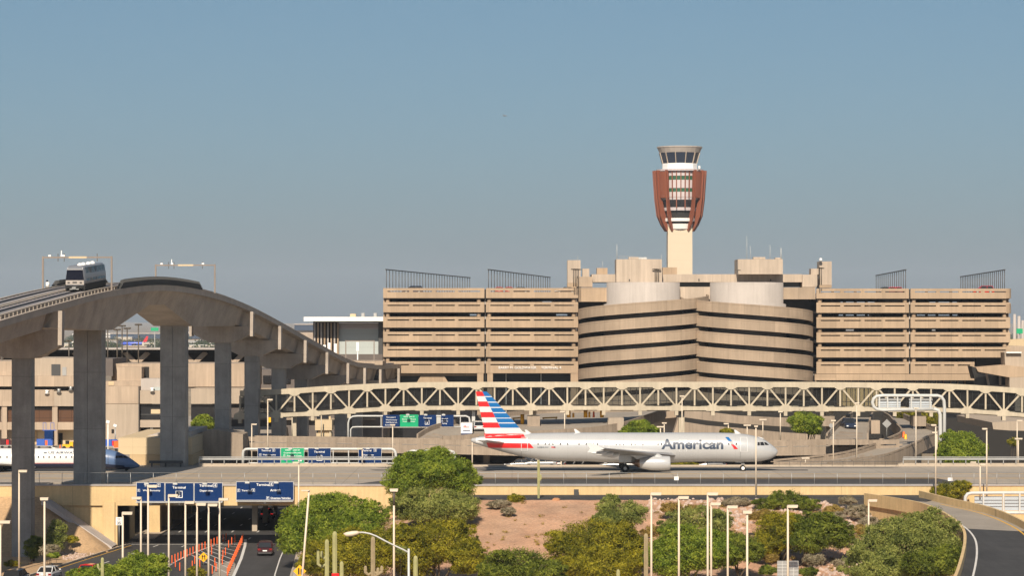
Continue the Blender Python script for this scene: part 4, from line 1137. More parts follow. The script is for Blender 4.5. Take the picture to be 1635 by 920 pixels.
# train: one driverless car
ty0 = 352.0
def trf(Y, off, h): return gp(Y, 1.95+off, .38+h)
t = thing('people_mover', 'silver driverless train car with a big black windscreen on the guideway', 'train', tuple(trf(ty0+5,0,0)))
M['silver'] = mat('brushed silver panels', (0.20,0.21,0.235), rough=.35, metal=.1)
M['navyglass'] = mat('dark train glass', (0.004,0.005,0.014), rough=.3, spec=.25)
M['sideglass'] = mat('tinted side glass', (0.02,0.026,0.035), rough=.15, spec=.3)
def tsec(Y, sc=1.0, hi=3.25, lo=.75):
    w0, w1, w2 = 1.28*sc, 1.32*sc, 1.12*sc
    return [(w0,lo),(w1,1.35),(w1*.98,1.9),(w2,hi-.15),(w2*.85,hi),(-w2*.85,hi),(-w2,hi-.15),(-w1*.98,1.9),(-w1,1.35),(-w0,lo)]
L_ = 10.4
mb = MB(); rows_ = []
for Y, sc, hi in ((ty0,.90,3.0),(ty0+.25,.97,3.15),(ty0+.7,1,3.25),(ty0+L_-.7,1,3.25),(ty0+L_,.95,3.1)):
    rows_.append([trf(Y,a,b) for a,b in tsec(Y,sc,hi)] ); rows_[-1].append(rows_[-1][0])
mb.grid(rows_); mb.add(rows_[0][:-1],[tuple(range(10))]); mb.add(rows_[-1][:-1],[tuple(range(10))]); mb.build('body','silver',t)
mb = MB(); f_ = [trf(ty0-.05,-1.2,1.42),trf(ty0-.05,1.2,1.42),trf(ty0-.02,1.02,2.78),trf(ty0-.02,-1.02,2.78)]; b_ = [p + gd*.3 for p in f_]
mb.add(f_+b_, [(0,1,2,3),(0,4,5,1),(1,5,6,2),(2,6,7,3),(3,7,4,0)]); mb.build('windscreen','navyglass',t)
mb = MB(); p=[trf(ty0-.02,-1.05,2.76),trf(ty0-.02,1.05,2.76),trf(ty0+.1,.95,3.05),trf(ty0+.1,-.95,3.05)]; mb.add(p+[q+gd*.2 for q in p],[(0,1,2,3),(0,4,5,1),(1,5,6,2),(2,6,7,3),(3,7,4,0)]); mb.build('brow','white',t)
mb = MB(); p=[trf(ty0-.05,-1.2,.85),trf(ty0-.05,1.2,.85),trf(ty0-.06,1.18,1.42),trf(ty0-.06,-1.18,1.42)]; mb.add(p+[q+gd*.3 for q in p],[(0,1,2,3),(0,4,5,1),(1,5,6,2),(2,6,7,3),(3,7,4,0)]); mb.build('front_panel','core',t)
for s_ in (-.8,.8):
    mb = MB(); mb.bar(trf(ty0-.1,s_,1.12), trf(ty0-.03,s_,1.12), .3, .16); mb.build('headlight','dkgrey',t)
mb = MB(); mb.bar(trf(ty0-.08,-.28,1.15), trf(ty0-.08,.28,1.15), .06, .16); mb.build('badge','dkgrey',t)
for a_, b_, m_ in ((.9,2.2,'sideglass'),(2.35,3.6,'sideglass'),(3.75,4.9,'sideglass'),(5.1,5.9,'navyglass'),(6.1,7.2,'sideglass'),(7.35,8.6,'sideglass'),(8.75,9.8,'sideglass')):
    for s_ in (-1,1):
        mb = MB(); p=[trf(ty0+a_,s_*1.345,1.25),trf(ty0+b_,s_*1.345,1.25),trf(ty0+b_,s_*1.16,3.02),trf(ty0+a_,s_*1.16,3.02)]
        mb.add(p+[q-gn*s_*.1 for q in p],[(0,1,2,3),(0,4,5,1),(1,5,6,2),(2,6,7,3),(3,7,4,0)]); mb.build('window',m_,t)
mb = MB(); mb.section([(trf(ty0+.1,0,0),gn,UP),(trf(ty0+L_-.1,0,0),gn,UP)], [(-1.25,.12),(1.25,.12),(1.34,.98),(-1.34,.98)]); mb.build('skirt','black',t)
mb = MB(); mb.bar(trf(ty0-.06,-1.1,.45), trf(ty0-.06,1.1,.45), .12, .7, up=gd); mb.build('front_apron','black',t)
mb = MB(); mb.bar(trf(ty0-.5,0,.45), trf(ty0+.2,0,.45), .5,.3); mb.bar(trf(ty0-.25,-.6,.35), trf(ty0-.25,.6,.35), .15,.25); mb.build('coupler','steel',t)
for a_ in (1.4, 3.6, 6.9, 9.0):
    for s_ in (-1,1):
        mb = MB(); mb.tube([trf(ty0+a_,s_*.85,.42), trf(ty0+a_,s_*1.27,.42)], .42, n=14); mb.build('wheel','black',t)
for a_ in (1.6,3.2,5.6,7.6):
    mb = MB(); c_ = trf(ty0+a_, .2, 3.2); mb.lathe((c_.x,c_.y), [(.35,c_.z),(.33,c_.z+.2),(.15,c_.z+.34),(.01,c_.z+.36)], n=10); mb.build('roof_unit','white',t)
# ------------------------------------------------------------ airliner
M['plane'] = mat('silver grey aircraft paint', (0.50, 0.505, 0.51), rough=.24, metal=.2, coat=.25, var=.05, scale=.3, joints=(2.7, 0, .03, .25))
M['planewhite'] = mat('white aircraft paint', (0.62, 0.62, 0.62), rough=.3, coat=.2)
M['tailred'] = mat('tail red', (0.62, 0.012, 0.015), rough=.3, coat=.2)
M['tailblue'] = mat('tail blue', (0.0, 0.12, 0.36), rough=.3, coat=.2)
M['navy'] = mat('slate lettering', (0.03, 0.048, 0.085), rough=.4)
M['winggrey'] = mat('wing grey', (0.27, 0.27, 0.275), rough=.4, var=.06, scale=.5)
M['hotmetal'] = mat('exhaust metal', (0.25, 0.16, 0.11), rough=.35, metal=.8)
PY = 400.0
P = lambda px, py: (gx(px,PY), gz(py,PY))
ST = [(752,701.8,705.3,.18),(754,700.2,706.8,.36),(760,699.0,709.5,.60),(775,697.0,714.3,.92),(790,695.4,718.6,1.18),(810,694.0,724.0,1.45),(830,692.9,728.8,1.66),(858,692,733.8,1.86),(885,691.4,736.8,1.97),(940,691.2,737.8,1.98),(960,691.2,739.0,2.02),(1010,691.2,741.0,2.15),(1060,691.2,741.0,2.15),(1085,691.2,739.0,2.02),(1110,691.3,738.2,1.98),(1150,691.5,738.0,1.98),(1182,692.8,738.6,1.93),(1203,696.3,738.2,1.78),(1214,699.2,737.2,1.62),(1224,704.6,735.4,1.32),(1232,710.5,732.5,.94),(1238,715.6,728.8,.55),(1241,719.2,724.8,.24),(1241.8,721.6,722.6,.04)]
def fus(px, tab=ST):
    t0 = smooth_tab([(a,b) for a,b,_,_ in tab], px); b0 = smooth_tab([(a,c) for a,_,c,_ in tab], px); w = smooth_tab([(a,d) for a,_,_,d in tab], px)
    return gz((t0+b0)/2, PY), abs(b0-t0)/2*PY/F, max(w,.02)
def fproj(px, z, off=.02, tab=ST, Y0=PY):
    zc, h, w = fus(px, tab); q = (z - zc)/h
    return Vector((gx(px,PY), Y0 - w*math.sqrt(max(0, 1-q*q)) - off, z))
def fuselage(tab, mats, t, Y0=PY, n=32, name='fuselage', mfun=None):
    mb = MB(); pxs = []
    for (a,_,_,_),(b,_,_,_) in zip(tab, tab[1:]):
        k = max(1, int((b-a)/6)); pxs += [a+(b-a)*i/k for i in range(k)]
    pxs.append(tab[-1][0]); o = 0
    for px in pxs:
        zc,h,w = fus(px, tab)
        for k in range(n):
            a = 2*math.pi*k/n; mb.v.append((gx(px,PY), Y0+w*math.cos(a), zc+h*math.sin(a)))
    for i in range(len(pxs)-1):
        for k in range(n):
            k2=(k+1)%n; mb.f.append((i*n+k,i*n+k2,(i+1)*n+k2,(i+1)*n+k)); a = 2*math.pi*(k+.5)/n
            mb.m.append(mfun(pxs[i], math.sin(a)) if mfun else 0); mb.sm.append(True)
    mb.f += [tuple(range(n)), tuple(range((len(pxs)-1)*n,len(pxs)*n))]; mb.m += [0,0]; mb.sm += [False,False]
    return mb.build(name, mats, t)
def decal(t, name, m, quads, off=.02, tab=ST, nx=8, nz_=6):
    """quads: (pxA0,pxA1,pyA, pxB0,pxB1,pyB): top edge and bottom edge in picture columns/rows at the plane's axis"""
    mb = MB()
    for (a0,a1,ya,b0,b1,yb) in quads:
        rows_ = []
        for j in range(nz_+1):
            s_ = j/nz_; y = ya+(yb-ya)*s_; l = a0+(b0-a0)*s_; r = a1+(b1-a1)*s_
            rows_.append([fproj(l+(r-l)*i/nx, gz(y,PY), off, tab) for i in range(nx+1)])
        mb.grid(rows_, smooth=True)
    return mb.build(name, m, t, fix=False)
def decal_text(t, body, x0, x1, ybase, capm, m='navy', off=.03, tab=ST, bold=.0, name='lettering'):
    vs, fs = text_mesh(body, 1.0, 'LEFT', bold)
    bm = bmesh.new(); bv = [bm.verts.new(v) for v in vs]
    for f in fs:
        try: bm.faces.new([bv[i] for i in f])
        except ValueError: pass
    bmesh.ops.triangulate(bm, faces=bm.faces)
    xs = [v.co.x for v in bm.verts]; x_lo, x_hi = min(xs), max(xs); W = gx(x1,PY)-gx(x0,PY); k = W/(x_hi-x_lo)
    cap = .72
    for v in bm.verts: v.co = Vector(((v.co.x-x_lo)*k, v.co.y/cap*capm, 0))
    for _ in range(3):
        ed = [e for e in bm.edges if abs(e.verts[0].co.y-e.verts[1].co.y) > .22]
        if not ed: break
        bmesh.ops.subdivide_edges(bm, edges=ed, cuts=1); bmesh.ops.triangulate(bm, faces=bm.faces)
    zb = gz(ybase,PY); vs = [fproj(x0 + (v.co.x)*F/PY, zb+v.co.y, off, tab) for v in bm.verts]
    bm.verts.index_update(); fs = [tuple(v.index for v in f.verts) for f in bm.faces]; bm.free()
    mb = MB(); mb.add(vs, fs); return mb.build(name, m, t, fix=False)
def airfoil(mb, le0, te0, le1, te1, th0, th1, mi=0, n=10):
    """surface between a root and a tip chord (points), thickness in metres"""
    rows_ = []
    for k in range(n+1):
        s_ = k/n; le = Vector(le0).lerp(Vector(le1), s_); te = Vector(te0).lerp(Vector(te1), s_); th = th0+(th1-th0)*s_
        ring = []
        for q in (0,.05,.2,.45,.75,1): ring.append(le.lerp(te,q) + UP*th*[0,.34,.5,.46,.24,.02][[0,.05,.2,.45,.75,1].index(q)])
        for q in (.75,.45,.2,.05): ring.append(le.lerp(te,q) - UP*th*{.75:.12,.45:.36,.2:.42,.05:.28}[q])
        ring.append(ring[0]); rows_.append(ring)
    mb.grid(rows_, mi, smooth=True); m_ = len(rows_[0])-1
    mb.add(rows_[0][:-1], [tuple(range(m_))], mi); mb.add(rows_[-1][:-1], [tuple(range(m_))], mi)
t = thing('airliner', 'silver grey passenger jet with a red, white and blue striped tail on the taxiway', 'airliner', (gx(1000,PY), PY, 0))
fuselage(ST, 'plane', t)
decal(t, 'tail_stripe', 'tailred', [(773,835,692.5,775,840,700.2),(777,846,707.4,780,852,715.2)], nx=16)
decal(t, 'tail_band', 'planewhite', [(775,842,700.25,777,846,707.35),(760,775,699.5,760,777,707.3)], off=.018, nx=12)
# fin
U = lambda u, v: (gx(740+u/5.411,PY), gz(610+v/5.411,PY))
le = lambda v: interp([(85,200),(92,214),(430,512),(447,560),(495,640)], v); te = lambda v: interp([(85,106),(490,196)], v); dv = lambda v: 163+(v-85)*(320-163)/313
mb = MB()
def slab(u0a,u1a,va,u0b,u1b,vb,mi):
    q = [U(u0a,va),U(u1a,va),U(u1b,vb),U(u0b,vb)]
    w = .10 + .22*(max(va,85)-85)/400
    mb.prism(q, 'y', PY-w, PY+w, mi)
lm = [(85,125,0),(125,170,1),(170,215,0),(215,262,1),(262,308,0),(308,352,1),(352,398,0)]
for a,b,mi in lm: slab(te(a),dv(a),a,te(b),dv(b),b,mi)
rm = [(85,125,2),(125,132,1),(132,172,2),(172,180,1),(180,218,2),(218,226,1),(226,264,2),(264,271,1),(271,311,2),(311,317,1),(317,352,2),(352,360,1),(360,398,2)]
for a,b,mi in rm: slab(dv(a),le(a),a,dv(b),le(b),b,mi)
slab(te(398),le(398),398,te(430),le(430),430,1); slab(te(430),le(430),430,te(448),le(447),448,1)
slab(te(448),555,448,te(480),575,480,0)
mb.build('fin', ['tailred','planewhite','tailblue'], t)
for s_ in (-1, 1):
    mb = MB(); airfoil(mb, (gx(808,PY),PY+s_*.9,4.15),(gx(772,PY),PY+s_*.6,4.1),(gx(777,PY),PY+s_*6.2,4.75),(gx(762,PY),PY+s_*6.2,4.75),.42,.16); mb.build('tailplane','winggrey' if 0 else 'plane',t)
    mb = MB()
    rLE, rTE = (23.9,PY+s_*1.6,2.35), (15.6,PY+s_*1.6,2.25); kLE, kTE = (20.3,PY+s_*6.6,2.85), (15.2,PY+s_*6.6,2.75); tLE, tTE = (12.6,PY+s_*17.0,4.1), (11.0,PY+s_*17.0,4.05)
    airfoil(mb, rLE,rTE,kLE,kTE,1.0,.6,n=4); airfoil(mb, kLE,kTE,tLE,tTE,.6,.2,n=8); mb.build('wing','winggrey',t)
    mb = MB(); mb.prism([(12.9,4.0),(11.0,4.9),(10.3,4.9),(10.9,4.0),(10.5,3.5),(11.2,3.5)],'y',PY+s_*17.0-.05,PY+s_*17.0+.05); mb.build('wingtip_fence','planewhite',t)
    for q,(r_,ln) in ((.30,(.36,3.2)),(.52,(.34,3.0)),(.75,(.22,2.2))):
        y = PY+s_*(6.6+(17-6.6)*q); x = 15.2+(11.0-15.2)*q; z = 2.75+(4.05-2.75)*q-.3
        mb = MB(); mb.tube([(x+1.4,y,z+.1),(x+1.2,y,z),(x+.4,y,z-.12),(x-ln*.35,y,z-.1),(x-ln*.5,y,z+.02)],[.03,r_*.7,r_,r_*.55,.03],n=10); mb.build('flap_fairing','planewhite',t)
    ey = PY+s_*5.75; ez = 1.42
    ex = lambda px: (px-CX)*394.25/F
    mb = MB(); mb.tube([(ex(1070)-.9,ey,ez),(ex(1070)-.1,ey,ez),(ex(1070),ey,ez),(ex(1068),ey,ez),(ex(1058),ey,ez),(ex(1040),ey,ez),(ex(1024),ey,ez+.02),(ex(1021),ey,ez+.02)],[.82,.86,.93,1.0,1.07,1.05,.80,.70],n=28,caps=False); mb.build('nacelle','plane',t)
    mb = MB(); mb.tube([(ex(1070)-.9,ey,ez),(ex(1070)-.85,ey,ez)],.83,n=24); mb.tube([(ex(1070)-.85,ey,ez),(ex(1070)-.35,ey,ez)],[.3,.03],n=12); mb.build('fan','dkgrey',t)
    mb = MB(); mb.tube([(ex(1024),ey,ez),(ex(1019),ey,ez),(ex(1013),ey,ez)],[.74,.60,.42],n=20); mb.tube([(ex(1013),ey,ez),(ex(1008),ey,ez)],[.25,.04],n=12); mb.build('exhaust','hotmetal',t)
    mb = MB(); mb.prism([(ex(1060),ez+.9),(ex(1052),ez+1.35),(ex(1020),ez+1.5),(ex(1005),ez+1.2),(ex(1018),ez+.55),(ex(1040),ez+.8)],'y',ey-.17,ey+.17); mb.build('pylon','plane',t)
    gxm = gx(998,396.2)
    mb = MB(); mb.tube([(gxm,PY+s_*3.8,.6),(gxm+.1,PY+s_*3.6,2.5)],.16,n=8); mb.tube([(gxm,PY+s_*3.2,.58),(gxm,PY+s_*4.4,.58)],.12,n=8); mb.bar((gxm+.1,PY+s_*3.5,1.6),(gxm+1.5,PY+s_*2.4,2.3),.12); mb.build('gear_strut','steel',t)
    for q in (-.45,.45):
        yw = PY+s_*3.8+q
        mb = MB(); mb.tube([(gxm,yw-.2,.6),(gxm,yw-.15,.6),(gxm,yw+.15,.6),(gxm,yw+.2,.6)],[.5,.6,.6,.5],n=20); w_ = mb.build('wheel','black',t)
        mb = MB(); mb.tube([(gxm,yw-.22,.6),(gxm,yw+.22,.6)],.24,n=14); mb.build('hub','steel',w_)
    mb = MB(); mb.box(gxm-.9,gxm+.9,PY+s_*4.5-.04,PY+s_*4.5+.04,1.5,2.5); mb.build('gear_door','plane',t)
gxn = gx(1186,PY)
mb = MB(); mb.tube([(gxn,PY,.45),(gxn+.1,PY,1.9)],.11,n=8); mb.bar((gxn,PY-.35,.45),(gxn,PY+.35,.45),.12); mb.bar((gxn-.1,PY,1.0),(gxn-.9,PY,1.8),.1); mb.box(gxn-.25,gxn+.25,PY-.3,PY+.3,.95,1.15); mb.build('gear_strut','steel',t)
for q in (-.3,.3):
    mb = MB(); mb.tube([(gxn,PY+q-.13,.42),(gxn,PY+q-.1,.42),(gxn,PY+q+.1,.42),(gxn,PY+q+.13,.42)],[.34,.42,.42,.34],n=18); w_ = mb.build('wheel','black',t)
    mb = MB(); mb.tube([(gxn,PY+q-.15,.42),(gxn,PY+q+.15,.42)],.24,n=14); mb.build('hub','white',w_)
for s_ in (-.4,.4):
    mb = MB(); mb.box(gxn-1.1,gxn-.1,PY+s_-.03,PY+s_+.03,1.25,1.85); mb.build('gear_door','plane',t)
for px in (845,923.5,1179,1217):
    mb = MB(); zc,h,w = fus(px); x = gx(px,PY); z = zc+h-.03; k = .55 if px < 1200 else .25
    mb.prism([(x+.35,z),(x-.45,z),(x-.65,z+k),(x-.4,z+k)],'y',PY-.05,PY+.05); mb.build('antenna','planewhite',t)
for px in (902,917,931):
    mb = MB(); zc,h,w = fus(px); x = gx(px,PY); mb.prism([(x,zc-h+.05),(x-.25,zc-h-.35),(x-.1,zc-h-.35),(x+.25,zc-h+.05)],'y',PY-.04,PY+.04); mb.build('antenna','planewhite',t)
# windows, cockpit, doors
wy = 708.3
W_ = [859,870.5,876.5,882.5,894.5,906,924,935.5,941.5,947.5,953.5,982,988.5,994.5,1006.5,1012.5,1025,1049,1055] + [1001,1019,1031,1037,1043]
for px in sorted(set([859,870.5,876.5,882.5,894.5,906,924,935.5,941.5,947.5,953.5,983,989,995,1007,1013,1025.5,1049.5,1055,1103,1133,1140,1147,1162,1174])):
    mb = MB(); mb.grid([[fproj(px-.95+1.9*i, gz(wy-1.6+3.2*j/2,PY), .025) for i in (0,1)] for j in range(3)]); mb.build('cabin_window','void',t, fix=False)
decal(t, 'cockpit_window', 'darkglass', [(1208.2,1211.6,705.9,1207.8,1211.8,710.9)], off=.03, nx=2)
decal(t, 'cockpit_window', 'darkglass', [(1212.6,1217.6,705.7,1212.6,1219.6,710.9)], off=.03, nx=3)
decal(t, 'cockpit_window', 'darkglass', [(1218.8,1222.2,706.4,1221,1227,710.6)], off=.04, nx=3)
def door(x0,x1,y0,y1,w=.7):
    decal(t,'door_outline','planewhite',[(x0,x1,y0,x0,x1,y0+w),(x0,x1,y1-w,x0,x1,y1),(x0,x0+w,y0,x0,x0+w,y1),(x1-w,x1,y0,x1-w,x1,y1)],off=.028,nx=2)
door(1180.5,1192,698,721); door(832,842.5,698,720); door(1083,1095,702,721); door(962,972,702,716); 
decal(t,'door_seam','dkgrey',[(1180.2,1180.6,721,1180.2,1180.6,731)],off=.02,nx=1)
decal(t,'door_seam','dkgrey',[(832,832.4,720,832,832.4,729)],off=.02,nx=1)
decal_text(t, 'American', 1054.8, 1153.3, 716.0, 1.40, bold=.030)
decal_text(t, 'N584UW', 858, 875.5, 715.2, .24, name='registration')
decal(t,'flag_stripes','tailred',[(880,884.5,712.6,880,884.5,713.3),(880,886.5,714.1,880,886.5,714.8)],off=.03,nx=2); decal(t,'flag_canton','navy',[(884,886.5,712.6,884,886.5,713.9)],off=.031,nx=2)
decal(t,'emblem_top','tailblue',[(1156.8,1162,697.8,1162,1167.5,704.2)],off=.03,nx=3)
decal(t,'emblem_bottom','tailred',[(1165.5,1169.5,709.6,1167.8,1172.5,711.8),(1167.8,1172.5,711.8,1170.5,1176.5,716.6)],off=.03,nx=3)
decal(t,'emblem_wing','winggrey',[(1162.5,1168.5,704.4,1166,1170,709.4)],off=.03,nx=3)

# regional jet at the left
M['crjwhite'] = mat('off white aircraft paint', (0.66, 0.65, 0.63), rough=.35, coat=.15, var=.05, scale=.5)
M['crjnavy'] = mat('navy belly paint', (0.012, 0.018, 0.05), rough=.35)
CJ = [(-190,721,728,.3),(-150,718,735,.9),(-100,716.6,746,1.35),(-40,716.3,749.6,1.42),(60,716.3,749.6,1.42),(150,716.5,749.6,1.42),(168,717.3,750,1.40),(180,719.5,750.5,1.32),(190,722.5,750.3,1.2),(200,727,750.2,1.02),(208,732,749.4,.78),(215,737,748.4,.52),(221,741.5,746.8,.24),(223.4,743.6,745.2,.04)]
t = thing('regional_jet', 'white regional jet with a navy belly partly hidden behind the concrete columns', 'regional jet', (gx(60,PY), PY, 0))
M['crjblue'] = mat('slate blue nose tone', (0.09,0.15,0.28), rough=.35, coat=.15)  # nose end of the white fuselage toned an even slate blue
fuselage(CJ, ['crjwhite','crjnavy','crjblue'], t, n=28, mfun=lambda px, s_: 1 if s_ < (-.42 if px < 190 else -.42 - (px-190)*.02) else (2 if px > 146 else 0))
decal(t,'cheat_line','tailred',[(-60,140,739.2,-60,140,739.8)],tab=CJ,nx=40)
decal_text(t,'US AIRWAYS',79.5,127,724.6,.33,m='navy',tab=CJ,bold=.02)
decal(t,'flag','navy',[(72,77,722.3,72,77,724.2)],tab=CJ,nx=2)
for px in (4,14,34,64,72.5,81,90,99,108,117,150,157): mb = MB(); mb.grid([[fproj(px-.95+1.9*i, gz(727.6+3.4*j/2,PY), .03, CJ) for i in (0,1)] for j in range(3)]); mb.build('cabin_window','void',t,fix=False)
decal(t,'cockpit_window','darkglass',[(187,196,727.6,186,199,731.2)],tab=CJ,off=.03); decal(t,'cockpit_window','darkglass',[(196.8,200.5,728.2,200.2,206,731.6)],tab=CJ,off=.04)
decal(t,'door_outline','dkgrey',[(166.5,167,727,166.5,167,742),(174.5,175,727,174.5,175,742)],tab=CJ,nx=1)
for s_ in (-1,1):
    mb = MB(); airfoil(mb,(gx(40,PY),PY+s_*1.2,.95),(gx(-20,PY),PY+s_*1.2,.95),(gx(-40,PY),PY+s_*11,1.9),(gx(-55,PY),PY+s_*11,1.9),.5,.15); mb.build('wing','crjwhite',t)
    mb = MB(); mb.tube([(gx(4,PY),PY+s_*1.9,.5),(gx(4,PY),PY+s_*2.2,.5)],.5,n=16); mb.build('wheel','black',t)
    mb = MB(); mb.tube([(gx(4,PY),PY+s_*1.9,.5),(gx(4,PY),PY+s_*1.4,1.1)],.12,n=8); mb.build('gear_strut','steel',t)
mb = MB(); mb.tube([at(20,744,PY-1.2),at(36,745,PY-1.3),at(52,746.5,PY-1.1),at(56.5,746.5,PY-1.0)],[.55,.6,.42,.05],n=12); mb.build('wing_fairing','crjwhite',t)
mb = MB(); mb.tube([(gx(202,PY),PY,.3),(gx(202,PY),PY,.9)],.08,n=8); mb.build('gear_strut','steel',t)
mb = MB(); mb.tube([(gx(202,PY),PY-.2,.28),(gx(202,PY),PY+.2,.28)],.28,n=14); mb.build('wheel','black',t)
mb = MB(); x = gx(88,PY); mb.prism([(x+.3,gz(716.6,PY)),(x-.2,gz(716.6,PY)),(x-.7,gz(713.8,PY)),(x-.5,gz(713.8,PY))],'y',PY-.04,PY+.04); mb.build('antenna','crjwhite',t)

def small_jet(name, label, loc, rz, k, body, tail, pitch=0):
    t = thing(name, label, 'jet', (0,0,0))
    mb = MB(); mb.tube([(-17,0,4.6),(-15,0,4.3),(-9,0,3.6),(-2,0,3.4),(12,0,3.4),(15,0,3.2),(16.6,0,2.9)],[.2,.7,1.7,1.95,1.95,1.4,.1],n=16); mb.build('fuselage',body,t)
    mb = MB(); mb.prism([(-10.5,5.2),(-15.8,5.0),(-17.6,12.4),(-15.2,12.4)],'y',-.2,.2); mb.build('fin',tail,t)
    for s_ in (-1,1):
        mb = MB(); airfoil(mb,(4.5,s_*1.5,2.4),(-2,s_*1.5,2.4),(-4,s_*16.5,3.9),(-5.5,s_*16.5,3.9),.8,.2,n=4); mb.build('wing','winggrey',t)
        mb = MB(); airfoil(mb,(-12,s_*.8,4.6),(-15.3,s_*.8,4.6),(-15.6,s_*6.5,5.2),(-17,s_*6.5,5.2),.4,.15,n=3); mb.build('tailplane',body,t)
        mb = MB(); mb.tube([(5.5,s_*5,1.5),(5,s_*5,1.5),(2,s_*5,1.6)],[.8,1.05,.7],n=12); mb.build('engine',body,t)
        mb = MB(); mb.tube([(-1,s_*2.6,.6),(-1,s_*3.2,.6)],.6,n=10); mb.build('wheel','black',t)
    t.location = loc; t.rotation_euler = (0,R(pitch),rz); t.scale = (k,k,k); return t
M['swblue'] = mat('bright blue aircraft paint', (0.03,0.08,0.55), rough=.3)
p = onz(214,553.2,-7); small_jet('distant_jet','small bright blue jet with a red tail far beyond the terminal, seen under the arch','%s',0,1,'swblue','tailred') if False else None
j = small_jet('distant_jet', 'small bright blue jet with a red tail far away, seen under the guideway arch', (p.x, p.y, -7.0), R(180), 1.05, 'swblue', 'tailred')
p = at(806,186,3800); small_jet('flying_jet', 'tiny dark jet flying high in the clear sky', (p.x,p.y,p.z), R(70), .38, 'winggrey', 'winggrey', -8)
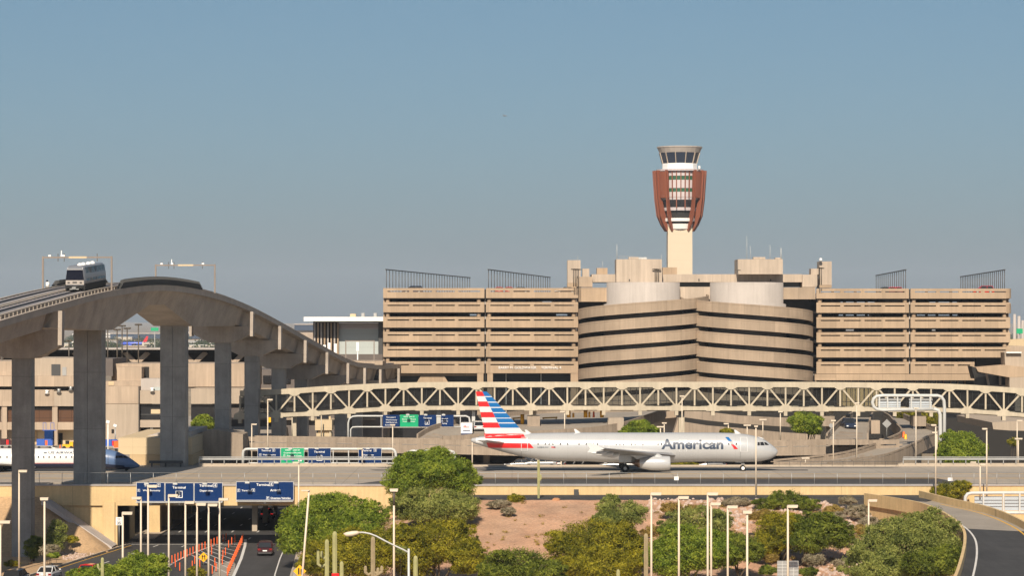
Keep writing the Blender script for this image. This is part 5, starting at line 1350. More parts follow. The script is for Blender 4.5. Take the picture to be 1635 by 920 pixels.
# ------------------------------------------------------------ vehicles
M['tail_red'] = mat('tail lamp red', (0.25,0.01,0.01), rough=.25)
M['brake_lit'] = lamp_mat('lit brake lamp', (1.0,0.02,0.015), .7)
M['carglass'] = mat('car glass', (0.02,0.022,0.025), rough=.06)
M['p_white'] = mat('white car paint', (0.60,0.60,0.59), rough=.25, coat=.6)
M['p_red'] = mat('red car paint', (0.55,0.004,0.010), rough=.22, coat=.7)
M['p_maroon'] = mat('maroon car paint', (0.045,0.012,0.014), rough=.25, coat=.6)
M['p_black'] = mat('black car paint', (0.012,0.012,0.014), rough=.2, coat=.6)
M['p_silver'] = mat('silver car paint', (0.24,0.24,0.24), rough=.35, metal=.2, coat=.5)
M['p_navy'] = mat('navy car paint', (0.02,0.03,0.06), rough=.25, coat=.5)
def car(name, label, cat_, loc, rz, paint, kind='sedan', lit=False, group=None):
    X, Y, Z = loc
    t = thing(name, label, cat_, loc, group)
    S = {'sedan': dict(L=4.6,W=1.82,H=1.45,belt=.92,cy=(-1.95,-1.1,.35,1.15),hood=.82,r=.32),
         'suv': dict(L=4.6,W=1.9,H=1.74,belt=1.05,cy=(-2.2,-1.85,.45,1.25),hood=1.02,r=.36),
         'pickup': dict(L=5.3,W=1.95,H=1.85,belt=1.1,cy=(-.9,-.6,.9,1.5),hood=1.08,r=.38),
         'van': dict(L=5.2,W=1.95,H=2.1,belt=1.15,cy=(-2.5,-2.35,1.2,2.1),hood=1.1,r=.36)}[kind]
    L2, w, bl, H = S['L']/2, S['W']/2, S['belt'], S['H']
    mb = MB(); prof = [(-L2,.32,bl*.86,w*.90),(-L2+.12,.26,bl*.97,w*.96),(-L2+.6,.25,bl,w),(-.6,.25,bl,w),(.9,.25,bl-.02,w),(L2-.9,.25,S['hood'],w*.98),(L2-.2,.28,S['hood']*.86,w*.92),(L2,.36,S['hood']*.68,w*.80)]
    rows_ = []
    for y, zb, zt, ww in prof:
        ring = [(-ww*.93,zb),(-ww,zb+.18),(-ww,zt-.22),(-ww*.93,zt-.04),(-ww*.7,zt),(ww*.7,zt),(ww*.93,zt-.04),(ww,zt-.22),(ww,zb+.18),(ww*.93,zb)]
        ring.append(ring[0]); rows_.append([(X+a,Y+y,Z+b) for a,b in ring])
    mb.grid(rows_, smooth=False); mb.add(rows_[0][:-1],[tuple(range(10))]); mb.add(rows_[-1][:-1],[tuple(range(10))]); mb.build('body', paint, t)
    c0,c1,c2,c3 = S['cy']; wr = w*.74; wb = w*.90
    mb = MB(); rows_ = [[(X+a,Y+y,Z+b) for a,b in ((-wb,bl-.02),(-(wr if y_ else wb),zt),((wr if y_ else wb),zt),(wb,bl-.02),(-wb,bl-.02))] for y,y_,zt in ((c0,0,bl),(c1,1,H-.06),(c2,1,H-.05),(c3,0,bl))]
    mb.grid(rows_); mb.build('glasshouse','carglass',t)
    mb = MB(); rows_ = [[(X+a,Y+y,Z+b) for a,b in ((-wr-.02,H-.10),(-wr*.85,H-.01),(0,H+.02),(wr*.85,H-.01),(wr+.02,H-.10),(-wr-.02,H-.10))] for y in (c1-.05,(c1+c2)/2,c2+.05)]
    mb.grid(rows_); mb.add(rows_[0][:-1],[(0,1,2,3,4)]); mb.add(rows_[-1][:-1],[(0,1,2,3,4)]); mb.build('roof', paint, t)
    mb = MB()
    for s_ in (-1,1):
        mb.bar((X+s_*wb,Y+c0,Z+bl-.02),(X+s_*wr,Y+c1,Z+H-.07),.09); mb.bar((X+s_*wb,Y+c3,Z+bl-.02),(X+s_*wr,Y+c2,Z+H-.07),.07)
        mb.bar((X+s_*wb,Y+(c1+c2)/2,Z+bl-.02),(X+s_*(wr+.01),Y+(c1+c2)/2,Z+H-.07),.07)
    mb.build('pillars', paint, t)
    for y in (-L2+.85, L2-.9):
        for s_ in (-1,1):
            mb = MB(); mb.tube([(X+s_*(w-.2),Y+y,Z+S['r']),(X+s_*(w+.015),Y+y,Z+S['r'])],S['r'],n=16); wh = mb.build('wheel','black',t)
            mb = MB(); mb.tube([(X+s_*(w-.1),Y+y,Z+S['r']),(X+s_*(w+.03),Y+y,Z+S['r'])],S['r']*.6,n=12); mb.build('rim','steel',wh)
    for s_ in (-1,1):
        mb = MB(); hh = (.17 if kind != 'sedan' else .2) * (.35 if lit else 1); mb.box(X+s_*w*.56,X+s_*w*.92,Y-L2-.02,Y-L2+.2,Z+bl-.16-hh,Z+bl-.14); mb.build('tail_light','brake_lit' if lit else 'tail_red',t)
        mb = MB(); mb.box(X+s_*w*.5,X+s_*w*.8,Y+L2-.12,Y+L2+.01,Z+.52,Z+.68); mb.build('headlight','signwhite',t)
        mb = MB(); mb.box(X+s_*(w),X+s_*(w+.18),Y+c3-.45,Y+c3-.3,Z+bl,Z+bl+.15); mb.build('wing_mirror',paint,t)
    mb = MB(); mb.box(X-.26,X+.26,Y-L2-.03,Y-L2+.02,Z+.58,Z+.72); mb.build('number_plate','signwhite',t)
    mb = MB(); mb.box(X-w*.86,X+w*.86,Y-L2-.06,Y-L2+.1,Z+.28,Z+.46); mb.build('bumper','dkgrey',t)
    if lit:
        mb = MB(); mb.box(X-.3,X+.3,Y+c1-.12,Y+c1-.02,Z+H-.14,Z+H-.08); mb.build('brake_light','brake_lit',t)
    t.rotation_euler = (0,0,rz); return t
HR = -math.atan(.115)
def on_low(px, Y): return (gx(px,Y), Y, -6.99)
car('white_car','white sedan driving away on the lower left road, behind the thin pole','car',on_low(79,306),HR,'p_white')
car('red_car','bright red sedan driving away above the green bush at lower left','car',on_low(143,308.5),HR,'p_red')
car('black_suv','black SUV roof cut off by the bottom edge at lower left','car',on_low(27,299),HR,'p_black','suv')
car('maroon_suv','dark maroon SUV driving away in the exit lane','car',on_low(424,338),R(3),'p_maroon','suv')
car('tunnel_suv','dark SUV with lit brake lamps inside the underpass','car',on_low(428,400),R(1),'p_black','suv',lit=True)
car('tunnel_car','dark car with lit brake lamps half hidden at the right side of the underpass mouth','car',on_low(467,407),R(1),'p_black','sedan',lit=True)
car('white_suv','small white SUV on the plaza ramp just behind the airliner tail','car',(gx(762,463),463,3.35),R(10),'p_white','suv')
car('dark_pickup','dark navy pickup coming forward on the short ramp at the right','pickup',(gx(1354,457),457,3.95),R(185),'p_navy','pickup')
car('white_van','white van on the sunken road beside the green tree at far right','van',(gx(1577,606),606,-6.98),R(15),'p_white','van')
# row of cars glimpsed under the fuselage
for i,(px,Y,paint,kind,rz,lab) in enumerate(((829,430,'p_black','sedan',90,'black sedan at the left end of the cars glimpsed under the rear fuselage'),(847,434,'p_navy','suv',84,'dark SUV second from left among the cars under the rear fuselage'),(862,430,'p_silver','pickup',92,'silver pickup just left of the saguaro top under the fuselage'),(879,431,'p_black','sedan',90,'dark sedan at the right end of the cars under the rear fuselage'),(976,427,'p_white','sedan',88,'white sedan seen side on just left of the main wheels'),(1001,431,'p_white','sedan',90,'white car half hidden behind the near engine'),(1136,429,'p_black','sedan',90,'low black car seen under the fuselage left of the nose wheel'))):
    car('parked_car',lab,'car',(gx(px,Y),Y,-1.195),R(rz),paint,kind,group='cars parked in the yard beyond the taxiway')
mb = MB(); mb.pbox(1153,1159,742.5,750.5,428,1.0); tag(mb.build('utility_box','whitemetal'),'small white utility box under the fuselage left of the nose wheel','utility box')
# cars on the garage roof
zr = GZ(460.2) - 1.15
for px,paint,kind,rz,lab in ((659,'p_navy','suv',90,'dark SUV on the garage roof below the leftmost row of thin poles'),(797,'p_red','sedan',0,'red car at the left foot of the second row of roof poles'),(813,'p_red','sedan',0,'red car right beside another red one on the garage roof'),(829,'p_black','sedan',90,'black sedan on the roof right of the two red cars'),(903,'p_black','sedan',90,'black car on the roof just left of the tall stair tower'),(1412,'p_black','sedan',0,'black car on the roof below the short dense row of poles'),(1424,'p_red','sedan',0,'red car at the left on the roof below the short dense poles'),(1433,'p_red','sedan',0,'red car furthest right below the short dense poles'),(1570,'p_red','suv',90,'red SUV on the garage roof near its right end')):
    car('roof_car',lab,'car',(gx(px,606),606,zr),R(rz),paint,kind,group='cars on the garage roof')
# box truck
t = thing('box_truck','white box truck with a navy cab base on the ramp behind the airliner tail','truck',(gx(745,456),456,2.3))
X,Y,Z = t.location
mb = MB(); mb.box(X-.95,X+.95,Y,Y+4.5,Z+.95,Z+2.65); mb.build('cargo_box','white',t)
mb = MB(); mb.box(X-.9,X+.9,Y-.1,Y+4.6,Z+.35,Z+.93); mb.build('chassis','signblue',t)
mb = MB(); mb.box(X-.9,X+.9,Y+4.7,Y+6.2,Z+.5,Z+2.1); mb.build('cab','signblue',t)
for y in (.8,5.3):
    for s_ in (-1,1): mb = MB(); mb.tube([(X+s_*.7,Y+y,Z+.42),(X+s_*.95,Y+y,Z+.42)],.42,n=12); mb.build('wheel','black',t)
mb = MB(); mb.box(X-.5,X-.05,Y-.02,Y,Z+2.1,Z+2.22); mb.build('red_stripe','tailred',t)
mb = MB(); mb.box(X-.55,X+.45,Y-.02,Y,Z+1.92,Z+2.03); mb.build('red_stripe','tailred',t)
mb = MB(); mb.box(X-.6,X+.6,Y-.02,Y,Z+1.35,Z+1.5); mb.build('blue_stripe','signblue',t)
# ground equipment on the apron
def cart(px, py, Y, label, c1, c2, w=2.9):
    p = at(px,py,Y); p.z = .0; t = thing('baggage_cart', label, 'cart', tuple(p)); X,Y_,Z = p
    mb = MB(); mb.box(X-w/2,X+w/2,Y_,Y_+1.5,Z+.45,Z+.6); mb.build('chassis','steel',t)
    mb = MB(); mb.box(X-w/2+.1,X-.02,Y_+.05,Y_+1.4,Z+.6,Z+1.7); mb.prism([(X+.02,Z+.6),(X+w/2-.1,Z+.6),(X+w/2-.1,Z+1.35),(X+w/2-.5,Z+1.7),(X+.02,Z+1.7)],'y',Y_+.05,Y_+1.4); mb.build('container',c1,t)
    mb = MB(); mb.box(X+.1,X+.5,Y_+.02,Y_+.06,Z+.65,Z+1.5); mb.build('side_panel',c2,t)
    for a in (-w/2+.5,w/2-.5):
        mb = MB(); mb.tube([(X+a,Y_-.02,Z+.25),(X+a,Y_+.2,Z+.25)],.25,n=10); mb.build('wheel','black',t)
M['cartblue'] = mat('cart blue',(0.03,0.10,0.42),rough=.5)
cart(71,711,470,'blue baggage cart with an orange panel before the terminal, between the left columns','cartblue','orange')
cart(9,711,472,'dark red baggage cart at the left picture edge behind the jet','p_maroon','tailred',2.2)
cart(178,712,468,'blue and red baggage cart just behind the jet nose, right of the wide column','cartblue','tailred',2.4)
cart(190,714,462,'orange and white baggage cart right of the blue and red one','orange','white',2.0)
t = thing('belt_loader','blue passenger steps with rails standing against the terminal wall','steps',(gx(79,476),476,0)); X,Y,Z = t.location
mb = MB(); mb.box(X-.9,X+.6,Y,Y+1.5,Z+.4,Z+3.0); mb.build('frame','signblue',t)
mb = MB()
for a in (-1.1,-.6,.2,.8): mb.bar((X+a,Y,Z+3.0),(X+a,Y,Z+4.3),.07)
mb.bar((X-1.1,Y,Z+4.3),(X-.6,Y,Z+4.3),.07); mb.bar((X+.2,Y,Z+4.3),(X+.8,Y,Z+4.3),.07); mb.bar((X-1.2,Y,Z+3.0),(X+1.2,Y,Z+3.0),.12); mb.build('handrail','cartblue',t)
t = thing('baggage_tractor','yellow baggage tractor with a dark seat beside the blue cart','tractor',(gx(108,468),468,0)); X,Y,Z = t.location
mb = MB(); mb.box(X-.9,X+.9,Y,Y+1.3,Z+.35,Z+.9); mb.box(X+.3,X+.9,Y,Y+1.3,Z+.9,Z+1.3); mb.build('body','signyellow',t)
mb = MB(); mb.box(X-.4,X+.1,Y+.1,Y+1.1,Z+.9,Z+1.5); mb.build('seat','black',t)
for a in (-.6,.6): mb = MB(); mb.tube([(X+a,Y-.05,Z+.32),(X+a,Y+.2,Z+.32)],.32,n=12); mb.build('wheel','black',t)
for i,(px,Y) in enumerate(((96,469),(117,470))):
    p = (gx(px,Y),Y,0); mb = MB(); mb.lathe(p,[(.28,0),(.28,.06),(.16,.08),(.04,.85),(.01,.86)],n=10); tag(mb.build('traffic_cone','orange'), ['orange cone just left of the yellow tractor','orange cone right of the yellow tractor'][i],'traffic cone')
for px,y0,y1,Y,lab in ((172.5,674,722,440,'white camera mast behind the regional jet right of the wide column'),(184,680,720,470,'thin mast with a lamp beside the white camera mast')):
    t = thing('camera_mast',lab,'mast',(gx(px,Y),Y,0)); mb = MB(); mb.tube([(gx(px,Y),Y,0),(gx(px,Y),Y,gz(y0,Y))],[.16,.07],n=8); mb.build('mast','white' if px < 180 else 'steel',t)
    mb = MB(); mb.bar(at(px-2.5,y0-.8,Y),at(px+2.5,y0+.8,Y),.42); mb.build('camera','white',t)
# ------------------------------------------------------------ fence on the wall
t = thing('wall_fence', 'low fence of thin galvanised posts and rails along the top of the ochre wall', 'fence', (0,350.3,.92))
fx = [gx(172+36.4*k, 350.3) for k in range(-10, 50)]
for x in fx: mb = MB(); mb.tube([(x,350.3,.92),(x,350.3,2.45)],.035,n=6); mb.build('post','steel',t)
mb = MB(); mb.tube([(fx[0],350.3,2.43),(fx[-1],350.3,2.43)],.022,n=5); mb.build('rail','steel',t)
mb = MB(); mb.tube([(fx[0],350.3,1.05),(fx[-1],350.3,1.05)],.018,n=4); mb.build('wire','steel',t)
for px,py,Y,w,h,lab in ((1080,764.5,350.1,3.6,3,'small white notice on the wall fence below the near engine'),(1517,766,352,3.6,2.6,'small white notice in the shade left of the pole pair at right')):
    mb = MB(); mb.pbox(px-w,px+w,py-h,py+h,Y,.05); tag(mb.build('notice','white'),lab,'notice')
# guard rails at the far edge
for i,(a,b,lab) in enumerate(((318,632,'galvanised guard rail on the far taxiway edge in front of the blue and green signs'),(1442,1760,'galvanised guard rail on the far taxiway edge at the right'))):
    t = thing('guard_rail',lab,'guard rail',(gx((a+b)/2,413),413,.45))
    mb = MB(); mb.box(gx(a,412.2),gx(b,412.2),412.1,412.2,1.0,1.32); mb.box(gx(a,412.2),gx(b,412.2),412.12,412.18,1.4,1.5); mb.build('rail','steel',t)
    for k in range(int((b-a)/20)+1): mb = MB(); mb.box(gx(a+20*k,412.3)-.06,gx(a+20*k,412.3)+.06,412.21,412.33,.45,1.3); mb.build('post','steel',t)
t = thing('dark_barrier','black steel barrier beam near the second wide column','barrier',(gx(262,411),411,0))
mb = MB(); mb.box(gx(238,411),gx(292,411),411,411.2,.55,.95); mb.build('beam','dkgrey',t)
for px in (242,264,288): mb = MB(); mb.box(gx(px,411)-.12,gx(px,411)+.12,411.21,411.4,0,.9); mb.build('post','dkgrey',t)
mb = MB(); mb.section([((gx(p,412),412,0),Vector((0,1,0)),UP) for p in (1240,1330,1440)],[(0,.75),(.06,.75),(.06,.82),(0,.82)])
for k in range(12): mb.bar((gx(1244+17*k,412),412.03,.2),(gx(1244+17*k,412),412.03,.78),.05)
tag(mb.build('low_railing','dkgrey'),'thin dark low railing at the far taxiway edge right of the airliner nose','railing')

# ------------------------------------------------------------ signs
def panel(t, x0, x1, y0, y1, Y, m, lines, name='sign_panel', frame=True):
    mb = MB(); mb.pbox(x0+.25, x1-.25, y0, y1, Y, .12); p_ = mb.build(name, m, t)
    if frame:
        mb = MB(); e = .03
        X0,X1,Z0,Z1 = gx(x0+.25,Y),gx(x1-.25,Y),gz(y1,Y),gz(y0,Y)
        for a in ((X0,X1,Z0,Z0+e),(X0,X1,Z1-e,Z1),(X0,X0+e,Z0+e,Z1-e),(X1-e,X1,Z0+e,Z1-e)): mb.box(a[0],a[1],Y-.012,Y-.002,a[2],a[3])
        mb.build('border','signwhite',p_)
    mb = MB()
    for ln in lines:
        kind, px, py, h = ln[:4]
        hh = h*Y/F/.72
        if kind == 't': put_text(mb, ln[4], gx(px,Y), Y-.02, gz(py,Y), hh, width=(ln[5]*Y/F if len(ln)>5 else None), bold=.012*hh)
        elif kind == 'b':                                # boxed character
            s_ = h*Y/F*.5; X,Z = gx(px,Y), gz(py,Y)+s_
            e = s_*.16
            for a in ((X-s_,X+s_,Z-s_,Z-s_+e),(X-s_,X+s_,Z+s_-e,Z+s_),(X-s_,X-s_+e,Z-s_+e,Z+s_-e),(X+s_-e,X+s_,Z-s_+e,Z+s_-e)): mb.box(a[0],a[1],Y-.03,Y-.004,a[2],a[3])
            put_text(mb, ln[4], X, Y-.02, Z-s_*.62, s_*1.75, bold=.03*s_)
        elif kind == 'a':                                # down arrow
            s_ = h*Y/F*.5; X,Z = gx(px,Y), gz(py,Y)
            mb.prism([(X-s_*.16,Z+s_),(X-s_*.16,Z-s_*.1),(X-s_*.7,Z+s_*.15),(X-s_*.7,Z-s_*.2),(X,Z-s_),(X+s_*.7,Z-s_*.2),(X+s_*.7,Z+s_*.15),(X+s_*.16,Z-s_*.1),(X+s_*.16,Z+s_)],'y',Y-.03,Y-.004)
    if mb.v: mb.build('lettering','signwhite',p_,fix=False)
    return p_
def sign_lamp(t, px, py, Y, out=1.7):
    mb = MB(); X,Z = gx(px,Y), gz(py,Y); mb.tube([(X,Y+.1,Z-.3),(X,Y-.1,Z+.25),(X,Y-out,Z+.1)],.05,n=6); mb.build('lamp_arm','steel',t)
    mb = MB(); mb.box(X-.28,X+.28,Y-out-.25,Y-out+.15,Z-.05,Z+.2); mb.build('sign_lamp','whitemetal',t)
Ys = 349.2
def tray(t, x0, x1, y, Y, cx_list):
    mb = MB(); mb.box(gx(x0,Y),gx(x1,Y),Y-.9,Y+.2,gz(y+.8,Y),gz(y,Y)); mb.build('walkway','whitemetal',t)
    for a,b in cx_list:
        m_ = (a+b)/2; mb = MB(); mb.prism([(gx(a,Y),gz(y+.9,Y)),(gx(b,Y),gz(y+.9,Y)),(gx(b,Y),gz(y+2.2,Y)),(gx(m_,Y),gz(y+6.2,Y)),(gx(a,Y),gz(y+2.2,Y))],'y',Y,Y+.2); w_ = mb.build('arrow_board','kerb',t)
        mb = MB(); X,Z,s_ = gx(m_,Y),gz(y+2.6,Y),.21; mb.prism([(X-s_*.16,Z+s_),(X-s_*.16,Z-s_*.1),(X-s_*.7,Z+s_*.15),(X-s_*.7,Z-s_*.2),(X,Z-s_),(X+s_*.7,Z-s_*.2),(X+s_*.7,Z+s_*.15),(X+s_*.16,Z-s_*.1),(X+s_*.16,Z+s_)],'y',Y-.03,Y-.003); mb.build('arrow','signwhite',w_)
t = thing('wall_sign_group','three joined blue direction signs on the ochre wall over the underpass, left set','sign',(gx(286,Ys),Ys,gz(803,Ys)))
panel(t,217.5,263,771,801.5,Ys,'signblue',[('t',242,777.6,3.6,'Terminal',24),('b',253.5,778.2,5.5,'2'),('b',221.5,785.8,4.2,'P'),('t',242,785,2.8,'West Economy',28)])
panel(t,263.5,309.5,771.6,801.5,Ys,'signblue',[('t',286,780.8,4,'Terminal',21),('b',286,795.6,11,'3')])
panel(t,310,355.6,771.6,801.5,Ys,'signblue',[('t',329,777.8,3.8,'Terminal',21),('b',343.5,778.6,6.2,'4'),('t',329.5,785.6,3.2,'Departures',21)])
for px in (237,282.5,329.5): sign_lamp(t,px,772.5,Ys)
tray(t,218,355.6,802,Ys,((218,263),(264,309),(310,355)))
t = thing('wall_sign','wide blue direction sign for arrivals on the ochre wall right of the three joined signs','sign',(gx(422,Ys),Ys,gz(802,Ys)))
panel(t,376.8,469,769.8,799.5,Ys,'signblue',[('t',420,776.4,4,'Terminal',21),('b',433,776.8,6.2,'4'),('b',381,786,4.6,'P'),('t',394,785.2,2.8,'Terminal',16),('b',404.5,785.6,4.8,'4'),('t',440,785.2,3.8,'Arrivals',17),('b',427.5,798.2,4.6,'P'),('t',448,797.6,3.2,'Oversize Vehicles',32)])
for px in (397,443): sign_lamp(t,px,770.5,Ys)
tray(t,377.5,468.5,800.2,Ys,((378,468),))
# gantry beyond the taxiway
M['shieldblue'] = mat('shield blue',(0.01,0.06,0.35),rough=.4)
Yg = 416.5
t = thing('sign_gantry','white tube gantry with three blue signs and one green sign beyond the taxiway','sign gantry',(gx(510,Yg),Yg,0))
mb = MB(); yb = 745
def gpipe(mb, pts, r_, Y): mb.tube([at(a,b,Y) for a,b in pts], r_, n=10)
gpipe(mb,[(388,750),(388,725),(389,720.5),(392,718),(397,717.6),(460,717.6),(540,717.6),(625,717.6),(629,719),(631.5,723),(632,730),(632,750)],.22,Yg+.4)
gpipe(mb,[(392,745),(395,741.5),(400,740.5),(500,740.5),(632,740.5)],.16,Yg+.4)
for px in (532,556.5,603): mb.bar(at(px,740,Yg+.4),at(px,718,Yg+.4),.14)
mb.build('frame','whitemetal',t)
panel(t,411,448,716,740.2,Yg,'signblue',[('t',425,721.2,2.8,'Terminal',15),('b',437,721.6,4.4,'2'),('b',415.5,728.4,3.6,'P'),('t',430,727.8,2.4,'West Economy',21)])
g_ = panel(t,448,486,715.8,740.2,Yg,'signgreen',[('t',467,720.3,2.2,'WEST 1 24th ST',24),('t',467,724.6,2.2,'Downtown Phoenix',28),('b',454,729.4,3,'P'),('t',470,729.2,2.2,'Rental Car Center',24)])
for i,(px,m_) in enumerate(((456,'shieldblue'),(467.5,'shieldblue'),(479,'signwhite'))):
    mb = MB(); X,Z,s_ = gx(px,Yg),gz(734.5,Yg),.26
    mb.prism([(X-s_,Z+s_*.7),(X,Z+s_),(X+s_,Z+s_*.7),(X+s_*.9,Z-s_*.4),(X,Z-s_),(X-s_*.9,Z-s_*.4)] if i<2 else [(X-s_,Z-s_),(X+s_,Z-s_),(X+s_,Z+s_),(X-s_,Z+s_)],'y',Yg-.04,Yg-.006); mb.build('route_shield',m_,g_)
    mb = MB(); put_text(mb,('10','17','143')[i],X,Yg-.05,Z-s_*.4,s_*1.1); mb.build('lettering','signwhite' if i<2 else 'black',g_,fix=False)
panel(t,491.5,528.5,716,740.2,Yg,'signblue',[('t',510,723.4,3.2,'Terminal',17),('b',510,736.4,9,'3')])
panel(t,572,609.5,716.2,740.2,Yg,'signblue',[('t',586,721.2,2.8,'Terminal',14),('b',599,721.6,4.4,'4'),('t',588,728,2.4,'Departures',17),('b',576.5,733.6,3.6,'P'),('t',587,732.8,2.2,'Term of',12),('b',597.5,733.2,3.4,'4')])
for px in (428,465,507,588): sign_lamp(t,px,716.5,Yg,1.5)
t = thing('sign_gantry','small white tube gantry half hidden behind the big bright green tree','sign gantry',(gx(690,424),424,-1.2))
mb = MB(); gpipe(mb,[(650,760),(650,727),(652,722),(658,720.5),(718,720.5),(724,722),(726,727),(726,752)],.2,424.5); mb.build('frame','whitemetal',t)
panel(t,667,703,719.5,736,424,'signblue',[('t',685,726,3,'Terminal',18)])
Yh = 466
t = thing('sign_gantry','white gantry with blue and green signs just below the footbridge','sign gantry',(gx(665,Yh),Yh,-7))
mb = MB(); gpipe(mb,[(556,720),(556,676),(558,669),(563,665.5),(570,664.8),(650,664.8),(744,664.8),(749,667),(750,673),(750,700)],.16,Yh+.5); gpipe(mb,[(560,720),(560,686),(563,682.6),(570,682.2),(650,682.2),(740,682.2)],.13,Yh+.5)
for px in (608.5,735): mb.bar(at(px,682,Yh+.5),at(px,665,Yh+.5),.14)
mb.build('frame','whitemetal',t)
panel(t,611,638.5,663,681.5,Yh,'signblue',[('t',624,667.6,1.9,'Terminal 2',15),('t',625,671.8,1.8,'West Economy',18),('t',625,675.8,1.8,'Cell Phone Lot',18),('t',622,680,1.8,'Rental Cars',14)],frame=False)
panel(t,638.5,668,662.5,681.8,Yh,'signgreen',[('t',653,666.8,1.8,'WEST 24th ST',18),('t',653,670.6,1.7,'Downtown Phoenix',22),('t',653,674.2,1.7,'Rental Car Center',20)],frame=False)
panel(t,668,696.5,663,681.5,Yh,'signblue',[('t',682.5,669,2.4,'Terminal',13),('b',682,678.6,7,'3')],frame=False)
panel(t,704,724.5,663,681.5,Yh,'signblue',[('t',710,670,2,'Terminal 4',10),('t',710,673.6,1.8,'Departures',10),('t',710,677.4,1.8,'Parking',7)],frame=False)
mb = MB(); mb.box(gx(611,Yh),gx(725,Yh),Yh-.6,Yh,gz(683.2,Yh),gz(682,Yh))
mb.build('walkway','core',t)
for px in (651.5,680,708.5): sign_lamp(t,px,663,Yh,1.3)
M['sheet'] = mat('pale aluminium sheet', (0.42,0.46,0.50), rough=.45, var=.08, scale=.6)
# back of gantry at right (white tubes, light panels)
Yr = 436
t = thing('gantry_back','big white rounded tube gantry seen from behind with two pale panels at right','sign gantry',(gx(1505,Yr),Yr,-5))
mb = MB(); gpipe(mb,[(1507.5,760),(1508,650),(1507,640),(1503,634),(1497,632.2),(1410,632),(1400,633),(1395,637),(1393,643),(1395,650),(1400,654),(1410,655.2),(1490,653.6)],.27,Yr); gpipe(mb,[(1490,653.6),(1498,655.5),(1501,662),(1501.5,690),(1501.5,760)],.3,Yr); mb.build('frame','whitemetal',t)
for a,b in ((1402,1438),(1452,1488)):
    mb = MB(); mb.pbox(a,b,636.5,651.5,Yr+.4,.1); q_ = mb.build('sign_back','sheet',t)
    mb = MB()
    for z_ in (640.5,644.5,648.2): mb.pbox(a,b,z_-.3,z_+.3,Yr+.3,.08)
    mb.build('rib','whitemetal',q_)
    mb = MB(); mb.pbox(a-.5,b+1,636.6,640,Yr+.2,.18); mb.build('walkway','steel',t)
for px in (1404,1417,1433,1455,1470,1485): mb = MB(); mb.bar(at(px,653,Yr-.1),at(px,633,Yr-.1),.22); mb.build('bracket','whitemetal',t)
Yq = 343
t = thing('gantry_back','white tube sign gantry from behind at the lower right edge beside the curved ramp','sign gantry',(gx(1600,Yq),Yq,-7))
mb = MB(); gpipe(mb,[(1541,850),(1541,800),(1541.5,794),(1545,789.5),(1551,788),(1600,787.6),(1760,787.6)],.22,Yq); gpipe(mb,[(1560,819),(1620,819.5),(1760,820)],.2,Yq); mb.build('frame','whitemetal',t)
for a,b in ((1556,1600),(1604,1650)):
    mb = MB(); mb.pbox(a,b,793,816,Yq+.3,.1); q_ = mb.build('sign_back','sheet',t)
    mb = MB()
    for z_ in (799,804,809): mb.pbox(a,b,z_-.35,z_+.35,Yq+.2,.09)
    mb.build('rib','steel',q_)
for px in (1570,1602,1628): mb = MB(); mb.bar(at(px,820,Yq-.1),at(px,788,Yq-.1),.2); mb.build('bracket','whitemetal',t)
# small roadside signs
def post_sign(name,label,px,pyc,Y,shape,w,m,base_z,text=None,tm='black'):
    X,Z = gx(px,Y), gz(pyc,Y); t = thing(name,label,'sign',(X,Y,base_z))
    mb = MB()
    if shape == 'd': mb.prism([(X-w,Z),(X,Z-w),(X+w,Z),(X,Z+w)],'y',Y,Y+.04)
    elif shape == 'o': mb.prism([(X+w*math.cos(R(22.5+45*k)),Z+w*math.sin(R(22.5+45*k))) for k in range(8)],'y',Y,Y+.04)
    else: mb.prism([(X-w,Z-w*shape),(X+w,Z-w*shape),(X+w,Z+w*shape),(X-w,Z+w*shape)],'y',Y,Y+.04)
    mb.build('panel',m,t)
    mb = MB(); mb.tube([(X,Y+.08,base_z),(X,Y+.08,Z)],.04,n=6); mb.build('post','steel',t)
    return t,X,Z
t,X,Z = post_sign('warning_sign','yellow diamond merging lanes sign among the orange posts','',890,1,'d',1,'signyellow',0) if False else post_sign('warning_sign','yellow diamond merging lanes sign among the orange posts',325,890.5,323,'d',.60,'signyellow',-7)
mb = MB()
for s_,k in ((-.17,-1),(.17,1)):
    mb.prism([(X+s_-.05,Z-.3),(X+s_+.05,Z-.3),(X+s_*.7+.05,Z+.1),(X+s_*.7-.05,Z+.1)],'y',323-.03,323-.004); mb.prism([(X+s_*.7-.14,Z+.08),(X+s_*.7+.14,Z+.08),(X+s_*.7,Z+.28)],'y',323-.03,323-.004)
mb.build('arrows','black',t)
t,X,Z = post_sign('warning_sign','yellow diamond sign at the bottom edge beside the leaning pole',478.5,913,262,'d',.62,'signyellow',-7)
mb = MB(); mb.prism([(X-.16,Z-.3),(X-.02,Z-.3),(X-.02,Z+.3),(X-.16,Z+.3)],'y',261.96,261.99); mb.prism([(X+.08,Z-.3),(X+.18,Z-.3),(X+.18,Z+.2),(X+.08,Z+.2)],'y',261.96,261.99); mb.build('arrows','black',t)
t,X,Z = post_sign('speed_sign','white speed limit 35 sign in front of the ochre abutment',190,833,343,1.25,.40,'white',-7)
mb = MB(); put_text(mb,'SPEED',X,342.97,Z+.25,.16); put_text(mb,'LIMIT',X,342.97,Z+.08,.16); put_text(mb,'35',X,342.97,Z-.4,.5,bold=.01); mb.build('lettering','black',t,fix=False)
t,X,Z = post_sign('red_sign','small red and white sign at the bottom edge among the saguaros',535.5,921,268,.8,.36,'tailred',-7)
mb = MB(); mb.box(X-.2,X+.2,267.97,267.99,Z-.15,Z-.02); mb.build('legend','white',t)
